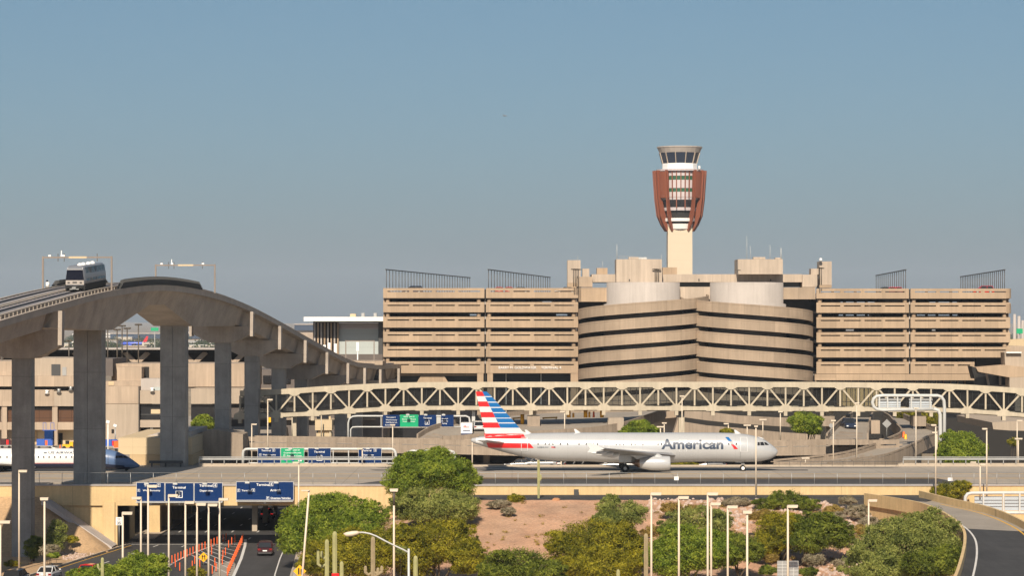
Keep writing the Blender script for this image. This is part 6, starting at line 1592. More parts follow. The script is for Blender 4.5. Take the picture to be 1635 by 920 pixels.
for px,pyc,Y,shape,w,lab,bz in ((1258,910,270,.8,1.05,'grey ribbed back of a sign under the tree at bottom right',-7),(1416,677,445,'d',.75,'grey diamond back of a sign between the right ramps',2.4),(1394,678,447,1.3,.36,'small pale back of a sign on the block between the right ramps',2.4),(1327,680,440,'o',.35,'small dark back of a sign left of the dark pickup',2.3),(1461,680,470,2,.3,'small pale sign on a brown post left of the white gantry legs',0)):
    t,X,Z = post_sign('road_sign',lab,px,pyc,Y,shape,w,'steel',bz)
    if w > 1:
        mb = MB()
        for k in (-.6,-.2,.2,.6): mb.box(X-w,X+w,Y-.05,Y-.01,Z+k*.8-.03,Z+k*.8+.03)
        for k in (-.5,0,.5): mb.box(X+k*1.1-.03,X+k*1.1+.03,Y-.07,Y-.051,Z-.8,Z+.8)
        mb.build('ribs','whitemetal',t)
mb = MB(); mb.pbox(1391,1405,672,693,446,2.6); tag(mb.build('concrete_block','tan1'),'tan concrete block between the two right ramps','concrete block')

# ------------------------------------------------------------ light poles
def pole(px, ytop, Y, z0, side, label, head=(1.15,.28), w=.095, lean=0.0, group='parking area light poles', m='polebeige', neck=False):
    X = gx(px,Y); Zt = gz(ytop,Y)
    t = thing('light_pole', label, 'light pole', (X-lean,Y,z0), group)
    mb = MB(); mb.tube([(X-lean,Y,z0),(X,Y,Zt-.05)],[w*1.25,w],n=8); mb.build('pole',m,t)
    hw_,hh = head
    if side == 0: x0,x1 = X-hw_*.5,X+hw_*.5
    else: x0,x1 = (X-.05,X+hw_) if side > 0 else (X-hw_,X+.05)
    if side == 2: x0,x1 = X-hw_,X+hw_
    mb = MB(); mb.prism([(x0,Zt),(x1,Zt),(x1-.04,Zt-hh),(x0+.04,Zt-hh)],'y',Y-.24,Y+.24); mb.build('lamp_head',m,t)
    mb = MB(); mb.box(x0+.15,x1-.08,Y-.18,Y+.18,Zt-hh-.03,Zt-hh-.001); mb.build('lens','whitemetal',t)
    if neck: mb = MB(); mb.tube([(X,Y,Zt-1.6),(X,Y,Zt-hh)],w*1.15,n=8); mb.build('neck','poledark',t)
    return t
fg = [(30.5,751,316,1,'tall beige pole at far left in front of the wide column'),(71,795,262,0,'beige pole with a centred box lamp above the white car'),(0.5,832,255,1,'beige pole cut off by the left picture edge'),
 (196,818,262,1,'beige pole with a white lamp in front of the speed sign'),(225,794,285,-1,'beige pole with its lamp pointing left below the blue sign corner'),(236.5,775,281,1,'tallest of the thin poles before the three joined blue signs'),
 (269.5,790,283,1,'beige pole whose lamp covers the number three on the blue sign'),(296,801,285,1,'beige pole third right of the tallest one at the blue signs'),(314.5,804,286,1,'beige pole left of the merging sign, lamp under the blue sign'),(333,805,287,1,'beige pole just right of the merging lanes sign'),
 (350.5,796,288,1,'rightmost thin pole of the cluster at the underpass mouth'),(629,781,262,0,'beige pole with a dark neck and centred lamp before the big tree'),(1040,787,262,1,'beige pole at the left of the right hand group, beside the lone saguaro'),
 (1084,793,266,1,'second beige pole of the right hand group, before the green tree'),(1130,787,255,1,'thick tall beige pole in the middle of the right hand group'),(1135.5,803,270,1,'thin beige pole touching the thick tall one on its right'),
 (1162,808,264,1,'thin beige pole between the touching pair and the centred lamp pole'),(1193,816,240,0,'beige pole with a centred lamp in front of the dark green tree'),(1258,807,262,1,'beige pole in front of the grey sign back'),(1387,798,310,1,'short beige pole before the rocky slope at the right')]
for px,yt,Y,sd,lab in fg:
    pole(px,yt,Y,-7.0 if px != 1387 else -5.2,sd,lab,head=(.95 if sd else .8,.26),neck=(px==629))
pole(493.5,783,262,-7.0,-1,'leaning beige pole at the left edge of the bright green tree',head=(.75,.1),lean=1.0)
pole(477,738,335,-7.0,-1,'thin pole rising before the green sign panel from the roadside',head=(.75,.2),w=.085)
mid = [(1207,680,347,-.4,2,'tall beige pole standing in front of the airliner nose'),(1494,678,345,-.3,-1,'tall beige pole rising beside the shrub at the ramp mouth'),(1575.5,684,344,-.3,-1,'taller of the close pole pair at right'),(1565,741,343,-.3,1,'shorter of the close pole pair at right')]
for px,yt,Y,z0,sd,lab in mid: pole(px,yt,Y,z0,sd,lab,head=(.62 if sd!=2 else .25,.18),w=.085,group='light poles along the taxiway wall')
far = [(402,677,428,-1.2,1,'pole beside the left end of the long viaduct'),(427.5,637.5,428,-1.2,1,'tall pole with an orange box before the footbridge left end'),(627,678,430,-1.2,0,'pole with a cross lamp left of the big green tree top'),(578.5,716,414,0,-1,'short pole before the rightmost blue gantry sign'),
 (754,703,425,-1.2,1,'short pole under the airliner tail cone'),(858.5,732,425,-1.2,0,'short pole under the rear fuselage by the saguaro'),(896,733,425,-1.2,0,'short pole under the fuselage right of the saguaro'),(901.5,657,458,2,-1,'pole with a lamp by the yellow toll posts'),
 (1054.5,681,450,2,2,'T shaped lamp left of a short round lamp above the fuselage'),(1060.5,675,452,2,0,'short round headed lamp above the fuselage centre'),(1089,632,455,-1.2,0,'tall pole reaching over the footbridge near mid picture'),
 (1163,676,452,2,-1,'short lamp with left arm behind the cockpit roof'),(1193,678.5,452,2,2,'T shaped lamp behind the cockpit'),(1218,669.5,455,2,2,'taller T lamp right of the cockpit, thin'),(1246,657,456,2,0,'tall thin pole right of the airliner nose'),
 (1330.5,671,430,-1.2,0,'pole before the left ramp edge, below the pier cap'),(1368,643,430,-1.2,0,'tall pole in front of the yellow lit footbridge bay'),(1462.5,651,428,-1.2,0,'tall pole before the upper exit ramp, under the white gantry'),(1496,690,424,-1.2,-1,'pole left of the white gantry legs with a left lamp'),
 (1286,731,420,-1.2,2,'low T lamp peeking over the taxiway edge right of the nose'),(1550,737.5,420,-1.2,1,'low lamp above the guard rail at right'),(1624,671,440,-1.2,1,'tall pole near the right picture edge'),(1626,700,430,-1.2,2,'wide T lamp cut by the right picture edge')]
for px,yt,Y,z0,sd,lab in far: pole(px,yt,Y,z0,sd,lab,head=(.8 if sd!=2 else .62,.2),w=.085,group='light poles beyond the taxiway')
for px,y0,y1,Y in ((466.5,667,702,456),(513,664,702,456),(527,690,705,456)):
    mb = MB(); mb.tube([at(px,y1,Y),at(px,y0,Y)],.11,n=6); tag(mb.build('support_post','truss'),{466.5:'thin cream post under the left end of the footbridge',513:'thin cream post right of the tan booth',527:'stub cream post at the tan booth corner'}[px],'post','cream posts under the footbridge')
mb = MB(); mb.pbox(428.5,432.5,667,675,427.6,.3); tag(mb.build('warning_box','signyellow'),'small orange box hanging on a pole below the footbridge left end','box')
# cobra head lamp in the foreground
Yc = 205
t = thing('street_lamp','curved arm cobra head street lamp in the foreground before the olive tree','street lamp',(gx(652.5,Yc),Yc,-7))
mb = MB(); mb.tube([(gx(653.5,Yc),Yc,-7),at(652.5,877,Yc)],[.12,.085],n=10); mb.build('pole','whitemetal',t)
mb = MB(); mb.tube([at(652,883,Yc),at(645,879,Yc),at(632,873,Yc),at(615,864.5,Yc),at(600,856.5,Yc),at(590,852.8,Yc),at(580,851,Yc),at(571,851,Yc)],.06,n=8); mb.build('arm','whitemetal',t)
mb = MB(); mb.tube([at(574,851,Yc),at(570,851.5,Yc),at(562,853,Yc),at(553,854,Yc),at(548.5,853,Yc)],[.06,.15,.2,.17,.03],n=12); mb.build('lamp_head','polebeige',t)

# ------------------------------------------------------------ orange delineator posts and yellow bollards
proto = None; k_ = 0
def row_pts(a, b, n): return [(a[0]+(b[0]-a[0])*i/(n-1), a[1]+(b[1]-a[1])*i/(n-1)) for i in range(n)]
rowA = row_pts((265,905),(361,864),21); rowC = row_pts((363,921),(388,865),16)
rowB = [(280,907),(287,913),(307,910),(319,908),(338,887),(339,918),(343,905),(345,914),(350,899),(356,892),(360,888),(365,876),(370,871),(375,867),(311,902),(355,903)]
for pts, lab in ((rowA,'orange delineator post in the long slanting left row beside the lanes'),(rowB,'orange delineator post standing loose inside the hatched gore'),(rowC,'orange delineator post in the tight curving row along the exit lane')):
    for (px,py) in pts:
        loc = onz(px, py, -6.985)
        if proto is None:
            proto = thing('delineator_post', lab, 'traffic post', tuple(loc), 'orange delineator posts in the gore')
            mb = MB(); mb.lathe((loc.x,loc.y),[(.055,loc.z),(.055,loc.z+.95),(.035,loc.z+1.0),(.005,loc.z+1.01)],n=8); mb.build('tube','orange',proto)
            mb = MB(); mb.lathe((loc.x,loc.y),[(.16,loc.z),(.15,loc.z+.04),(.06,loc.z+.06)],n=10); mb.build('foot','black',proto)
        else: clone(proto, loc, lab)
for i,(px,y0,y1) in enumerate(((834,662,680),(908,655,667),(915.5,660,667),(935,655,667),(941,658,667),(961,655,667))):
    p = at(px,y1,474); mb = MB(); mb.lathe((p.x,p.y),[(.01,p.z),(.34 if px in (834,908,935,961) else .18,p.z),(.34 if px in (834,908,935,961) else .18,gz(y0,474)),(.01,gz(y0,474))],n=12)
    tag(mb.build('toll_post','signyellow'),['yellow post left of the big pier below the footbridge','first thick yellow post right of the big pier','thin yellow post right of the first thick one','second thick yellow post under the footbridge','thin yellow post beside the second thick one','rightmost thick yellow post under the footbridge'][i],'bollard','yellow posts on the toll plaza')
mb = MB(); p = at(948,667,474); mb.lathe((p.x,p.y),[(.2,p.z),(.15,p.z+1),(.02,p.z+1.05)],n=10); tag(mb.build('traffic_barrel','orange'),'slim orange barrel among the yellow toll posts','traffic barrel')
for a,b,y in ((818,835,668.5),(866,890,668)):
    mb = MB(); mb.bar(at(a,y,478),at(b,y-1,478),.25); mb.bar(at(a+2,y+2,478),at(a+2,y,478),.2); mb.bar(at(b-2,y+2,478),at(b-2,y,478),.2); tag(mb.build('yellow_barrier','signyellow'),'low yellow barrier left of the big pier' if a<840 else 'low yellow barrier right of the big pier','barrier')
p = onz(441,893,-6.9)
for i,(px,py,Y) in enumerate(((1443,695,452),(1446,699,450))):
    mb = MB(); p = at(px,py+4,Y); mb.lathe((p.x,p.y),[(.25,p.z),(.18,p.z+.9),(.02,p.z+.95)],n=10); tag(mb.build('traffic_barrel','orange' if i==0 else 'signyellow'),['orange barrel at the fork of the exit ramp','yellow barrel just right of the orange one at the ramp fork'][i],'traffic barrel')
mb = MB(); p = at(920,775.5,349.9); mb.box(p.x-.3,p.x+.3,349.0,349.5,-.4,.35); tag(mb.build('ground_box','dkgrey'),'small dark box at the foot of the ochre wall right of the saguaro','box')
# ------------------------------------------------------------ vegetation
rng = np.random.default_rng(11)
def leaf_cloud(blobs, n_leaf, size, elong=1.6, droop=0.0, clumps=26, clump_r=.32):
    """blobs: (centre, (rx,ry,rz)); leaf quads gathered in clumps spread through each blob's outer half"""
    V_, F_ = [], []
    tot = sum(b[1][0]*b[1][2] for b in blobs)
    for c_, r_ in blobs:
        share = (r_[0]*r_[2])/tot; nl = int(n_leaf*share); nc = max(6, int(clumps*share*len(blobs)**.5))
        d = rng.normal(size=(nc,3)); d /= np.linalg.norm(d,axis=1)[:,None]
        rad = rng.uniform(.25,1.0,nc)**.45
        cc = d*rad[:,None]*np.array(r_)
        cr = clump_r*np.mean(r_)*rng.uniform(.6,1.25,nc)
        idx = rng.integers(0,nc,nl)
        q = rng.normal(size=(nl,3)); q /= np.linalg.norm(q,axis=1)[:,None]; q *= (rng.uniform(0,1,nl)**.55)[:,None]*rng.uniform(.7,1.35,nl)[:,None]
        pos = cc[idx] + q*cr[idx][:,None]*np.array([1.2,1.2,.8])
        fre = rng.uniform(0,1,nl) < .16; qq = rng.normal(size=(nl,3)); qq /= np.linalg.norm(qq,axis=1)[:,None]; qq *= (rng.uniform(.3,1.25,nl)**.5)[:,None]*np.array(r_)
        pos = np.where(fre[:,None], qq, pos)
        keep = pos[:,2] > -r_[2]*.92; pos = pos[keep]; nl = len(pos)
        out = pos/np.array(r_); out /= (np.linalg.norm(out,axis=1)[:,None]+1e-6)
        nrm = out*.7 + rng.normal(size=(nl,3))*.6 + np.array([0,0,.25]); nrm /= np.linalg.norm(nrm,axis=1)[:,None]
        a = rng.normal(size=(nl,3))*.8 + np.array([0,0,.5-droop]) + out*1.1; a -= nrm*(a*nrm).sum(1)[:,None]; a /= np.linalg.norm(a,axis=1)[:,None]
        b = np.cross(nrm,a); s = size*rng.uniform(.55,1.35,nl)
        P0 = pos + np.array(c_)
        L = a*(s*elong)[:,None]*.5; Wd = b*s[:,None]*.5
        quad = np.stack([P0-L, P0+Wd*.8, P0+L, P0-Wd*.8],axis=1)
        base = len(V_)*0
        V_.append(quad.reshape(-1,3))
    V_ = np.concatenate(V_); n = len(V_)//4
    return V_, n
def leaf_obj(name, V_, n, m, parent):
    base = wloc(parent) if parent is not None else Vector((0,0,0))
    me = bpy.data.meshes.new(name)
    V_ = V_ - np.array(base)
    me.vertices.add(len(V_)); me.vertices.foreach_set('co', V_.astype(np.float32).ravel())
    me.loops.add(n*4); me.loops.foreach_set('vertex_index', np.arange(n*4,dtype=np.int32))
    me.polygons.add(n); me.polygons.foreach_set('loop_start', np.arange(0,n*4,4,dtype=np.int32)); me.polygons.foreach_set('loop_total', np.full(n,4,dtype=np.int32))
    me.update(calc_edges=True); me.materials.append(M[m])
    o = bpy.data.objects.new(name, me); COL.objects.link(o)
    if parent is not None: o.parent = parent
    return o
def plant(name, label, cat_, blobs, base, m, n_leaf, size0, bark='bark', elong=1.8, droop=.3, clumps=30, clump_r=.30, stems=5, trunk_r=.16, group=None):
    """blobs in world metres, base = foot of the trunk"""
    t = thing(name, label, cat_, tuple(base), group)
    rs = random.Random(len(label)*7+int(abs(base[0])*10)); sub = []
    for c_, r_ in blobs:
        for q in range(5):
            a = rs.uniform(-.35, math.pi+.35); e = rs.uniform(-.6,.6); k = rs.uniform(.18,.36)
            sub.append(((c_[0]+math.cos(a)*r_[0]*.98, c_[1]+e*r_[1], c_[2]+math.sin(a)*r_[2]*.98), (r_[0]*k, r_[1]*k, r_[2]*k*.9)))
    V_, n = leaf_cloud(list(blobs)+sub, int(n_leaf*3.6), size0*.50, elong*1.7, droop, int(clumps*1.7), clump_r*.98)
    leaf_obj('crown', V_, n, m, t)
    rr = random.Random(int(abs(base[0])*100) + len(label)); mb = MB(); base = Vector(base)
    for k in range(stems):
        c_, r_ = blobs[k % len(blobs)]
        tip = Vector(c_) + Vector((rr.uniform(-.7,.7)*r_[0], rr.uniform(-.6,.6)*r_[1], rr.uniform(.1,.8)*r_[2]))
        b_ = base + Vector((rr.uniform(-.2,.2), rr.uniform(-.2,.2), -.2))
        mid_ = b_.lerp(tip,.45) + Vector((rr.uniform(-.4,.4), rr.uniform(-.4,.4), .2))
        mb.tube([b_, b_.lerp(mid_,.5)+Vector((rr.uniform(-.12,.12),0,0)), mid_, tip],[trunk_r,trunk_r*.8,trunk_r*.55,trunk_r*.15],n=6)
        for j in range(3):
            s_ = mid_.lerp(tip, rr.uniform(.1,.7)); e_ = s_ + Vector((rr.uniform(-1,1)*r_[0]*.5, rr.uniform(-1,1)*r_[1]*.5, rr.uniform(.0,.6)*r_[2])); mb.tube([s_, e_],[trunk_r*.35,.02],n=4)
    mb.build('trunk', bark, t)
    return t
def pb(px, py, Y, rx, ry, rd=None):
    rx *= .93; ry *= .93
    """blob from picture centre and radii in picture units"""
    k = Y/F; return (tuple(at(px,py,Y)), (rx*k, (rd or rx)*k, ry*k))
def hz(X, Y): return hill(X, Y)
def foot(px, Y): X = gx(px,Y); return (X, Y, max(hill(X,Y),-7.0))

plant('palo_verde_tree','big bright green tree standing before the ochre wall left of the airliner tail','tree',[pb(692,752,338,56,34,50),pb(652,768,338,42,30,40),pb(735,770,338,30,30,36),pb(690,735,338,34,18,30),pb(650,735,338,20,12,20)],foot(690,338),'leaf_bright',30000,.21,'bark_green',clumps=70,clump_r=.26)
plant('mesquite_tree','grey green shrubby tree directly below the big bright green tree','tree',[pb(690,808,328,58,28,44),pb(735,812,328,32,24,34),pb(650,812,328,28,22,30)],foot(692,328),'leaf_grey',17000,.2,clumps=44)
plant('palo_verde_tree','bright green tree spreading over the exit lane at lower left centre','tree',[pb(500,838,320,56,38,44),pb(470,862,318,30,26,34),pb(540,815,322,42,26,40),pb(590,832,320,32,30,36),pb(515,808,322,30,20,30),pb(560,865,318,54,40,44)],foot(530,320),'leaf_bright',34000,.21,'bark_green',clumps=80,clump_r=.26)
plant('mesquite_tree','olive tree below the big trees, right of the cobra head lamp','tree',[pb(705,868,300,58,38,44),pb(745,890,298,30,32,36),pb(660,885,300,44,40,40),pb(640,860,302,24,22,30)],foot(700,300),'leaf_olive',26000,.19,clumps=60)
plant('mesquite_tree','dark olive tree behind the saguaro cluster at the bottom','tree',[pb(570,888,296,64,40,44),pb(520,895,296,36,34,40),pb(610,872,298,40,30,40)],foot(570,296),'leaf_olive',22000,.19,clumps=54)
plant('green_bush','low rounded vivid green bush at the bottom edge between two olive trees','bush',[pb(830,908,288,56,30,40),pb(790,915,288,26,20,30),pb(872,915,288,30,24,30)],foot(830,288),'leaf_dark',12000,.2,clumps=34)
plant('mesquite_tree','wide olive tree left of the lone saguaro in the right foreground','tree',[pb(950,868,305,68,38,46),pb(915,890,303,42,34,40),pb(1000,880,304,34,40,40),pb(960,905,300,70,30,44)],foot(955,305),'leaf_olive',30000,.19,clumps=74,clump_r=.26)
plant('creosote_bush','grey green bush rising behind the wide olive tree','bush',[pb(992,822,318,42,22,34),pb(965,836,316,24,18,24),pb(975,802,320,16,12,18)],foot(990,318),'leaf_grey',9000,.19,clumps=26)
plant('palo_verde_tree','green tree among the right hand light poles','tree',[pb(1100,878,298,56,38,44),pb(1070,895,297,36,30,34),pb(1140,880,297,32,34,36)],foot(1100,298),'leaf_bright',24000,.2,'bark_green',clumps=60,clump_r=.27)
plant('creosote_bush','mid green bush behind the pole group, above the green tree','bush',[pb(1115,828,318,46,18,30),pb(1145,836,316,26,20,24),pb(1068,842,318,20,12,20)],foot(1110,318),'leaf_grey',8000,.18,clumps=28)
plant('mesquite_tree','small dark green tree with visible stems behind the centred lamp pole','tree',[pb(1178,874,302,34,24,30),pb(1165,890,301,22,16,24),pb(1200,884,301,20,16,24)],foot(1180,302),'leaf_dark',10000,.19,clumps=30,trunk_r=.12)
plant('mesquite_tree','olive tree with a dark leaning trunk behind the right centre pole','tree',[pb(1240,850,312,36,32,34),pb(1225,872,310,24,20,28),pb(1260,838,312,22,18,24)],foot(1246,312),'leaf_olive',13000,.19,clumps=36,trunk_r=.22)
plant('mesquite_tree','dark olive tree with a slanting trunk over the rocky slope','tree',[pb(1310,850,310,44,30,34),pb(1290,866,308,34,20,30),pb(1345,858,309,22,22,26),pb(1292,835,311,24,18,24)],foot(1283,310),'leaf_dark',15000,.19,clumps=42,trunk_r=.24)
plant('green_shrub','dark green spreading shrub at the crest below the airliner nose','bush',[pb(1255,800,336,30,15,24),pb(1222,806,335,20,10,18),pb(1292,806,335,20,10,18)],foot(1255,335),'leaf_dark',6500,.18,clumps=26)
plant('palo_verde_tree','large grey green tree in front of the curved ramp wall','tree',[pb(1440,872,292,66,44,46),pb(1400,890,290,44,36,40),pb(1490,860,292,46,42,42),pb(1460,845,294,46,26,40),pb(1510,890,290,30,36,36),pb(1420,915,288,70,24,44)],foot(1450,292),'leaf_grey',38000,.19,'bark_green',clumps=90,clump_r=.25)
plant('mesquite_tree','dark olive undergrowth tree at the foot of the curved ramp, bottom right','tree',[pb(1480,903,284,44,26,34),pb(1518,893,284,18,24,24)],foot(1485,284),'leaf_dark',9000,.19,clumps=28)
plant('spiny_shrub','open spiky shrub at the fork of wall and curved ramp','bush',[pb(1515,786,347,26,15,20),pb(1535,780,347,16,12,14),pb(1498,790,347,12,8,12)],(gx(1517,347),347,-.4),'leaf_olive',3600,.16,elong=3,clumps=24,stems=12,trunk_r=.03)
plant('palo_verde_tree','green tree at the bottom left corner before the red car','tree',[pb(225,912,250,42,26,30),pb(170,918,250,34,16,26),pb(130,918,250,26,10,20),pb(250,902,250,18,16,20)],(gx(200,250),250,-7),'leaf_bright',15000,.16,'bark_green',clumps=50,clump_r=.25)
plant('green_shrub','small yellow green shrub below the merging lanes sign','bush',[pb(314,915,300,16,9,12)],(gx(314,300),300,-7),'leaf_olive',1800,.15,clumps=12,stems=3,trunk_r=.05)
plant('desert_shrub','pale grey tall shrub on the shaded bank left of the paved slope','bush',[pb(92,852,335,15,22,14),pb(86,868,335,20,14,16)],foot(92,335),'leaf_grey',4200,.17,clumps=22,trunk_r=.06)
plant('desert_shrub','dark green shrub beside the leftmost column base','bush',[pb(52,878,328,14,17,12),pb(56,866,328,10,10,10)],foot(53,328),'leaf_dark',3000,.17,clumps=18,trunk_r=.06)
plant('desert_shrub','pale low shrub left of the white car on the gravel bank','bush',[pb(80,880,322,18,9,12)],foot(80,322),'leaf_pale',1800,.15,clumps=14,trunk_r=.03)
plant('desert_shrub','bright yellow green cushion shrub above the white car','bush',[pb(86,888,320,10,4.5,8)],foot(86,320),'leaf_bright',1500,.13,clumps=10,stems=2,trunk_r=.03)
plant('desert_shrub','small olive shrub at far left on the gravel bank','bush',[pb(18,901,318,12,5,8)],foot(18,318),'leaf_olive',1200,.14,clumps=10,stems=2,trunk_r=.03)
plant('desert_shrub','small grey bush at the right foot of the shaded bank','bush',[pb(115,862,340,10,6,8)],foot(115,340),'leaf_olive',1100,.15,clumps=10,stems=2,trunk_r=.03)
plant('brittlebush','pale grey rounded shrub on red gravel right of the big tree','bush',[pb(797,806,336,18,7,12)],foot(797,336),'leaf_pale',2200,.15,clumps=18,stems=3,trunk_r=.03)
plant('brittlebush','pale grey shrub just below its twin on the red gravel','bush',[pb(812,817,332,12,6,9)],foot(812,332),'leaf_pale',1500,.15,clumps=14,stems=3,trunk_r=.03)
plant('creosote_bush','small brownish green bush at the crest above the pale shrubs','bush',[pb(823,797,340,14,7,10)],foot(823,340),'leaf_olive',1300,.15,clumps=12,stems=4,trunk_r=.03)
for i,(px,py,Y,rx,ry,m,lab) in enumerate(((1073,812,330,18,9,'leaf_straw','straw coloured grass tuft between the first two right hand poles'),(1105,815,328,14,8,'leaf_straw','straw grass clump right of the second pole'),(1040,850,315,16,9,'leaf_straw','straw grass clump beside the lone saguaro top'),(1222,822,328,18,8,'leaf_straw','straw yellow grass clump left of the olive tree crown'),(1175,802,338,24,7,'leaf_pale','pale dry shrub on the rocks left of the dark green shrub'),(1205,826,322,10,6,'leaf_straw','tiny straw tuft beside the centred lamp pole'),(1352,800,338,14,7,'leaf_pale','pale shrub on the rocky slope below the wall end'),(1368,818,330,20,11,'leaf_pale','large pale shrub left of the retaining wall corner'),(1330,816,330,16,8,'leaf_straw','straw grass on the rocky slope'),(1388,836,322,18,10,'leaf_pale','grey brown shrub at the foot of the retaining wall'),(1335,826,324,16,8,'leaf_pale','pale brush above the dark olive tree'),(1232,893,302,12,7,'leaf_straw','straw tuft under the olive tree with the leaning trunk'),(1376,848,318,14,9,'leaf_straw','yellow grass by the short beige pole'),(1300,895,300,18,9,'leaf_pale','pale brush below the slanting trunk'),(1398,858,312,14,10,'leaf_grey','grey green brush at the left edge of the large grey green tree'),(1345,900,298,16,7,'leaf_pale','pale brush at the bottom edge left of the large grey green tree'),(1225,912,290,16,7,'leaf_dark','low dark shrub at the bottom edge left of the grey sign back'),(1290,914,290,16,7,'leaf_dark','low dark shrub at the bottom edge right of the grey sign back'),(640,880,290,10,8,'leaf_grey','small grey shrub behind the cobra lamp pole'),(495,902,288,22,16,'leaf_olive','reddish olive brush beside the yellow diamond at the bottom'))):
    plant('desert_shrub' if m!='leaf_straw' else 'grass_clump',lab,'bush' if m!='leaf_straw' else 'grass',[pb(px,py,Y,rx,ry,rx*.8)],foot(px,Y),m,int(90*rx),.15,elong=2.2,clumps=14,stems=2,trunk_r=.025)
# trees beyond the taxiway
plant('green_tree','rounded green tree beside the dark underpass at right','tree',[pb(1535,722,424,36,30,32),pb(1518,708,425,20,18,22),pb(1556,728,424,18,20,22)],(gx(1537,424),424,-5),'leaf_bright',15000,.24,clumps=46,trunk_r=.2)
plant('green_tree','green tree between the spiral ramp wall and the pier under the footbridge','tree',[pb(1286,676,452,25,18,22),pb(1300,682,452,14,14,16)],(gx(1287,452),452,-1.2),'leaf_bright',7000,.24,clumps=26,trunk_r=.18)
plant('green_tree','flat topped green tree behind the middle of the fuselage','tree',[pb(1020,688,452,28,15,22),pb(1040,691,452,14,10,14),pb(1002,692,452,14,8,14)],(gx(1020,452),452,-1.2),'leaf_bright',7000,.24,clumps=26,trunk_r=.18)
plant('green_bush','small green bush above the cockpit roof','bush',[pb(1161,690,452,11,6,9)],(gx(1161,452),452,1.8),'leaf_olive',1500,.2,clumps=12,stems=2,trunk_r=.05)
plant('green_bush','low green hedge glimpsed below the fuselage right of the engine','bush',[pb(1092,743,428,20,6,10)],(gx(1092,428),428,-1.2),'leaf_olive',2200,.2,clumps=16,stems=3,trunk_r=.05)
plant('green_tree','green tree between the second and third concrete columns','tree',[pb(325,676,470,17,13,15)],(gx(325,470),470,0),'leaf_bright',3500,.24,clumps=18,trunk_r=.15)
plant('green_tree','shaded green trees behind the right ramps, under the white gantry','tree',[pb(1470,668,520,32,17,26),pb(1448,664,520,14,12,16)],(gx(1468,520),520,-7),'leaf_olive',7000,.26,clumps=26,trunk_r=.2)
plant('green_bush','small pale green bush on the ramp wall at the right edge','bush',[pb(1618,706,470,9,8,8)],(gx(1618,470),470,-2),'leaf_olive',900,.2,clumps=8,stems=3,trunk_r=.05)

# saguaros
def cactus_col(mb, path, rad):
    path = [Vector(p) for p in path]; n = 20; o = len(mb.v); prev = None; m_ = len(path)
    for i,p in enumerate(path):
        d = (path[min(i+1,m_-1)]-path[max(i-1,0)]).normalized(); ref = prev or Vector((0,1,0)); 
        if abs(ref.dot(d)) > .95: ref = Vector((1,0,0))
        u = (ref-d*ref.dot(d)).normalized(); prev = u; w = d.cross(u)
        for k in range(n):
            a = 2*math.pi*k/n; r_ = rad[i]*(1.0 if k%2 else .82); mb.v.append(tuple(p+(u*math.cos(a)+w*math.sin(a))*r_))
    for i in range(m_-1):
        for k in range(n): k2=(k+1)%n; mb.f.append((o+i*n+k,o+i*n+k2,o+(i+1)*n+k2,o+(i+1)*n+k)); mb.m.append(0); mb.sm.append(False)
    mb.f.append(tuple(o+(m_-1)*n+k for k in range(n))); mb.m.append(0); mb.sm.append(False)
def saguaro(label, px, ytop, Y, z0, r_, arms=(), m='cactus'):
    r_ *= .86
    X,Zt = gx(px,Y), gz(ytop,Y); t = thing('saguaro', label, 'cactus', (X,Y,z0))
    mb = MB(); H = Zt-z0; cactus_col(mb, [(X,Y,z0),(X,Y,z0+H*.3),(X,Y,z0+H*.7),(X,Y,Zt-r_*1.3),(X,Y,Zt-r_*.6),(X,Y,Zt-r_*.15),(X,Y,Zt)],[r_*.8,r_,r_,r_*.95,r_*.8,r_*.45,r_*.05]); mb.build('stem',m,t)
    for dx,yb,yt in arms:                              # arm: offset px, elbow row, tip row
        mb = MB(); a = Vector((X,Y,gz(yb-4,Y))); e = at(px+dx,yb,Y); q = at(px+dx,yt,Y); ra = r_*.72
        cactus_col(mb, [a, a.lerp(e,.6)+Vector((0,0,-.15)), e+Vector((0,0,.2)), e.lerp(q,.5), q-UP*ra*.8, q-UP*ra*.2, q],[ra*.7,ra*.9,ra,ra,ra*.9,ra*.5,ra*.06]); mb.build('arm',m,t)
    return t
saguaro('tall thin saguaro growing at the foot of the ochre wall before the fuselage',860,735,343,-.6,.19,((3.5,768,758),),'cactus')
saguaro('tallest pale green saguaro of the bottom cluster',534.5,849,272,-7,.27)
saguaro('slim saguaro left of the tallest one with short arms',522,862,270,-7,.24,((-8,892,880),(-14,905,878)))
saguaro('thick old brown saguaro with arms right of the tallest one',595.5,857.5,262,-7,.25,((-12,918,904),(8,920,907),(14,917,904)),'cactus_old')
saguaro('stubby saguaro column right of the tallest one',545.5,897,266,-7,.22)
saguaro('saguaro column right of the cobra lamp pole',663.5,888,252,-7,.24,(),'cactus')
saguaro('lone brownish saguaro beside the right hand pole group',1031.5,852.5,268,-7,.25,(),'cactus_old')
saguaro('two stemmed saguaro in front of the red car at bottom left',163.5,891,246,-7,.17,((-7,910,901),))
saguaro('small pale saguaro at the bottom edge under the wide olive tree',987,910,262,-7,.2)

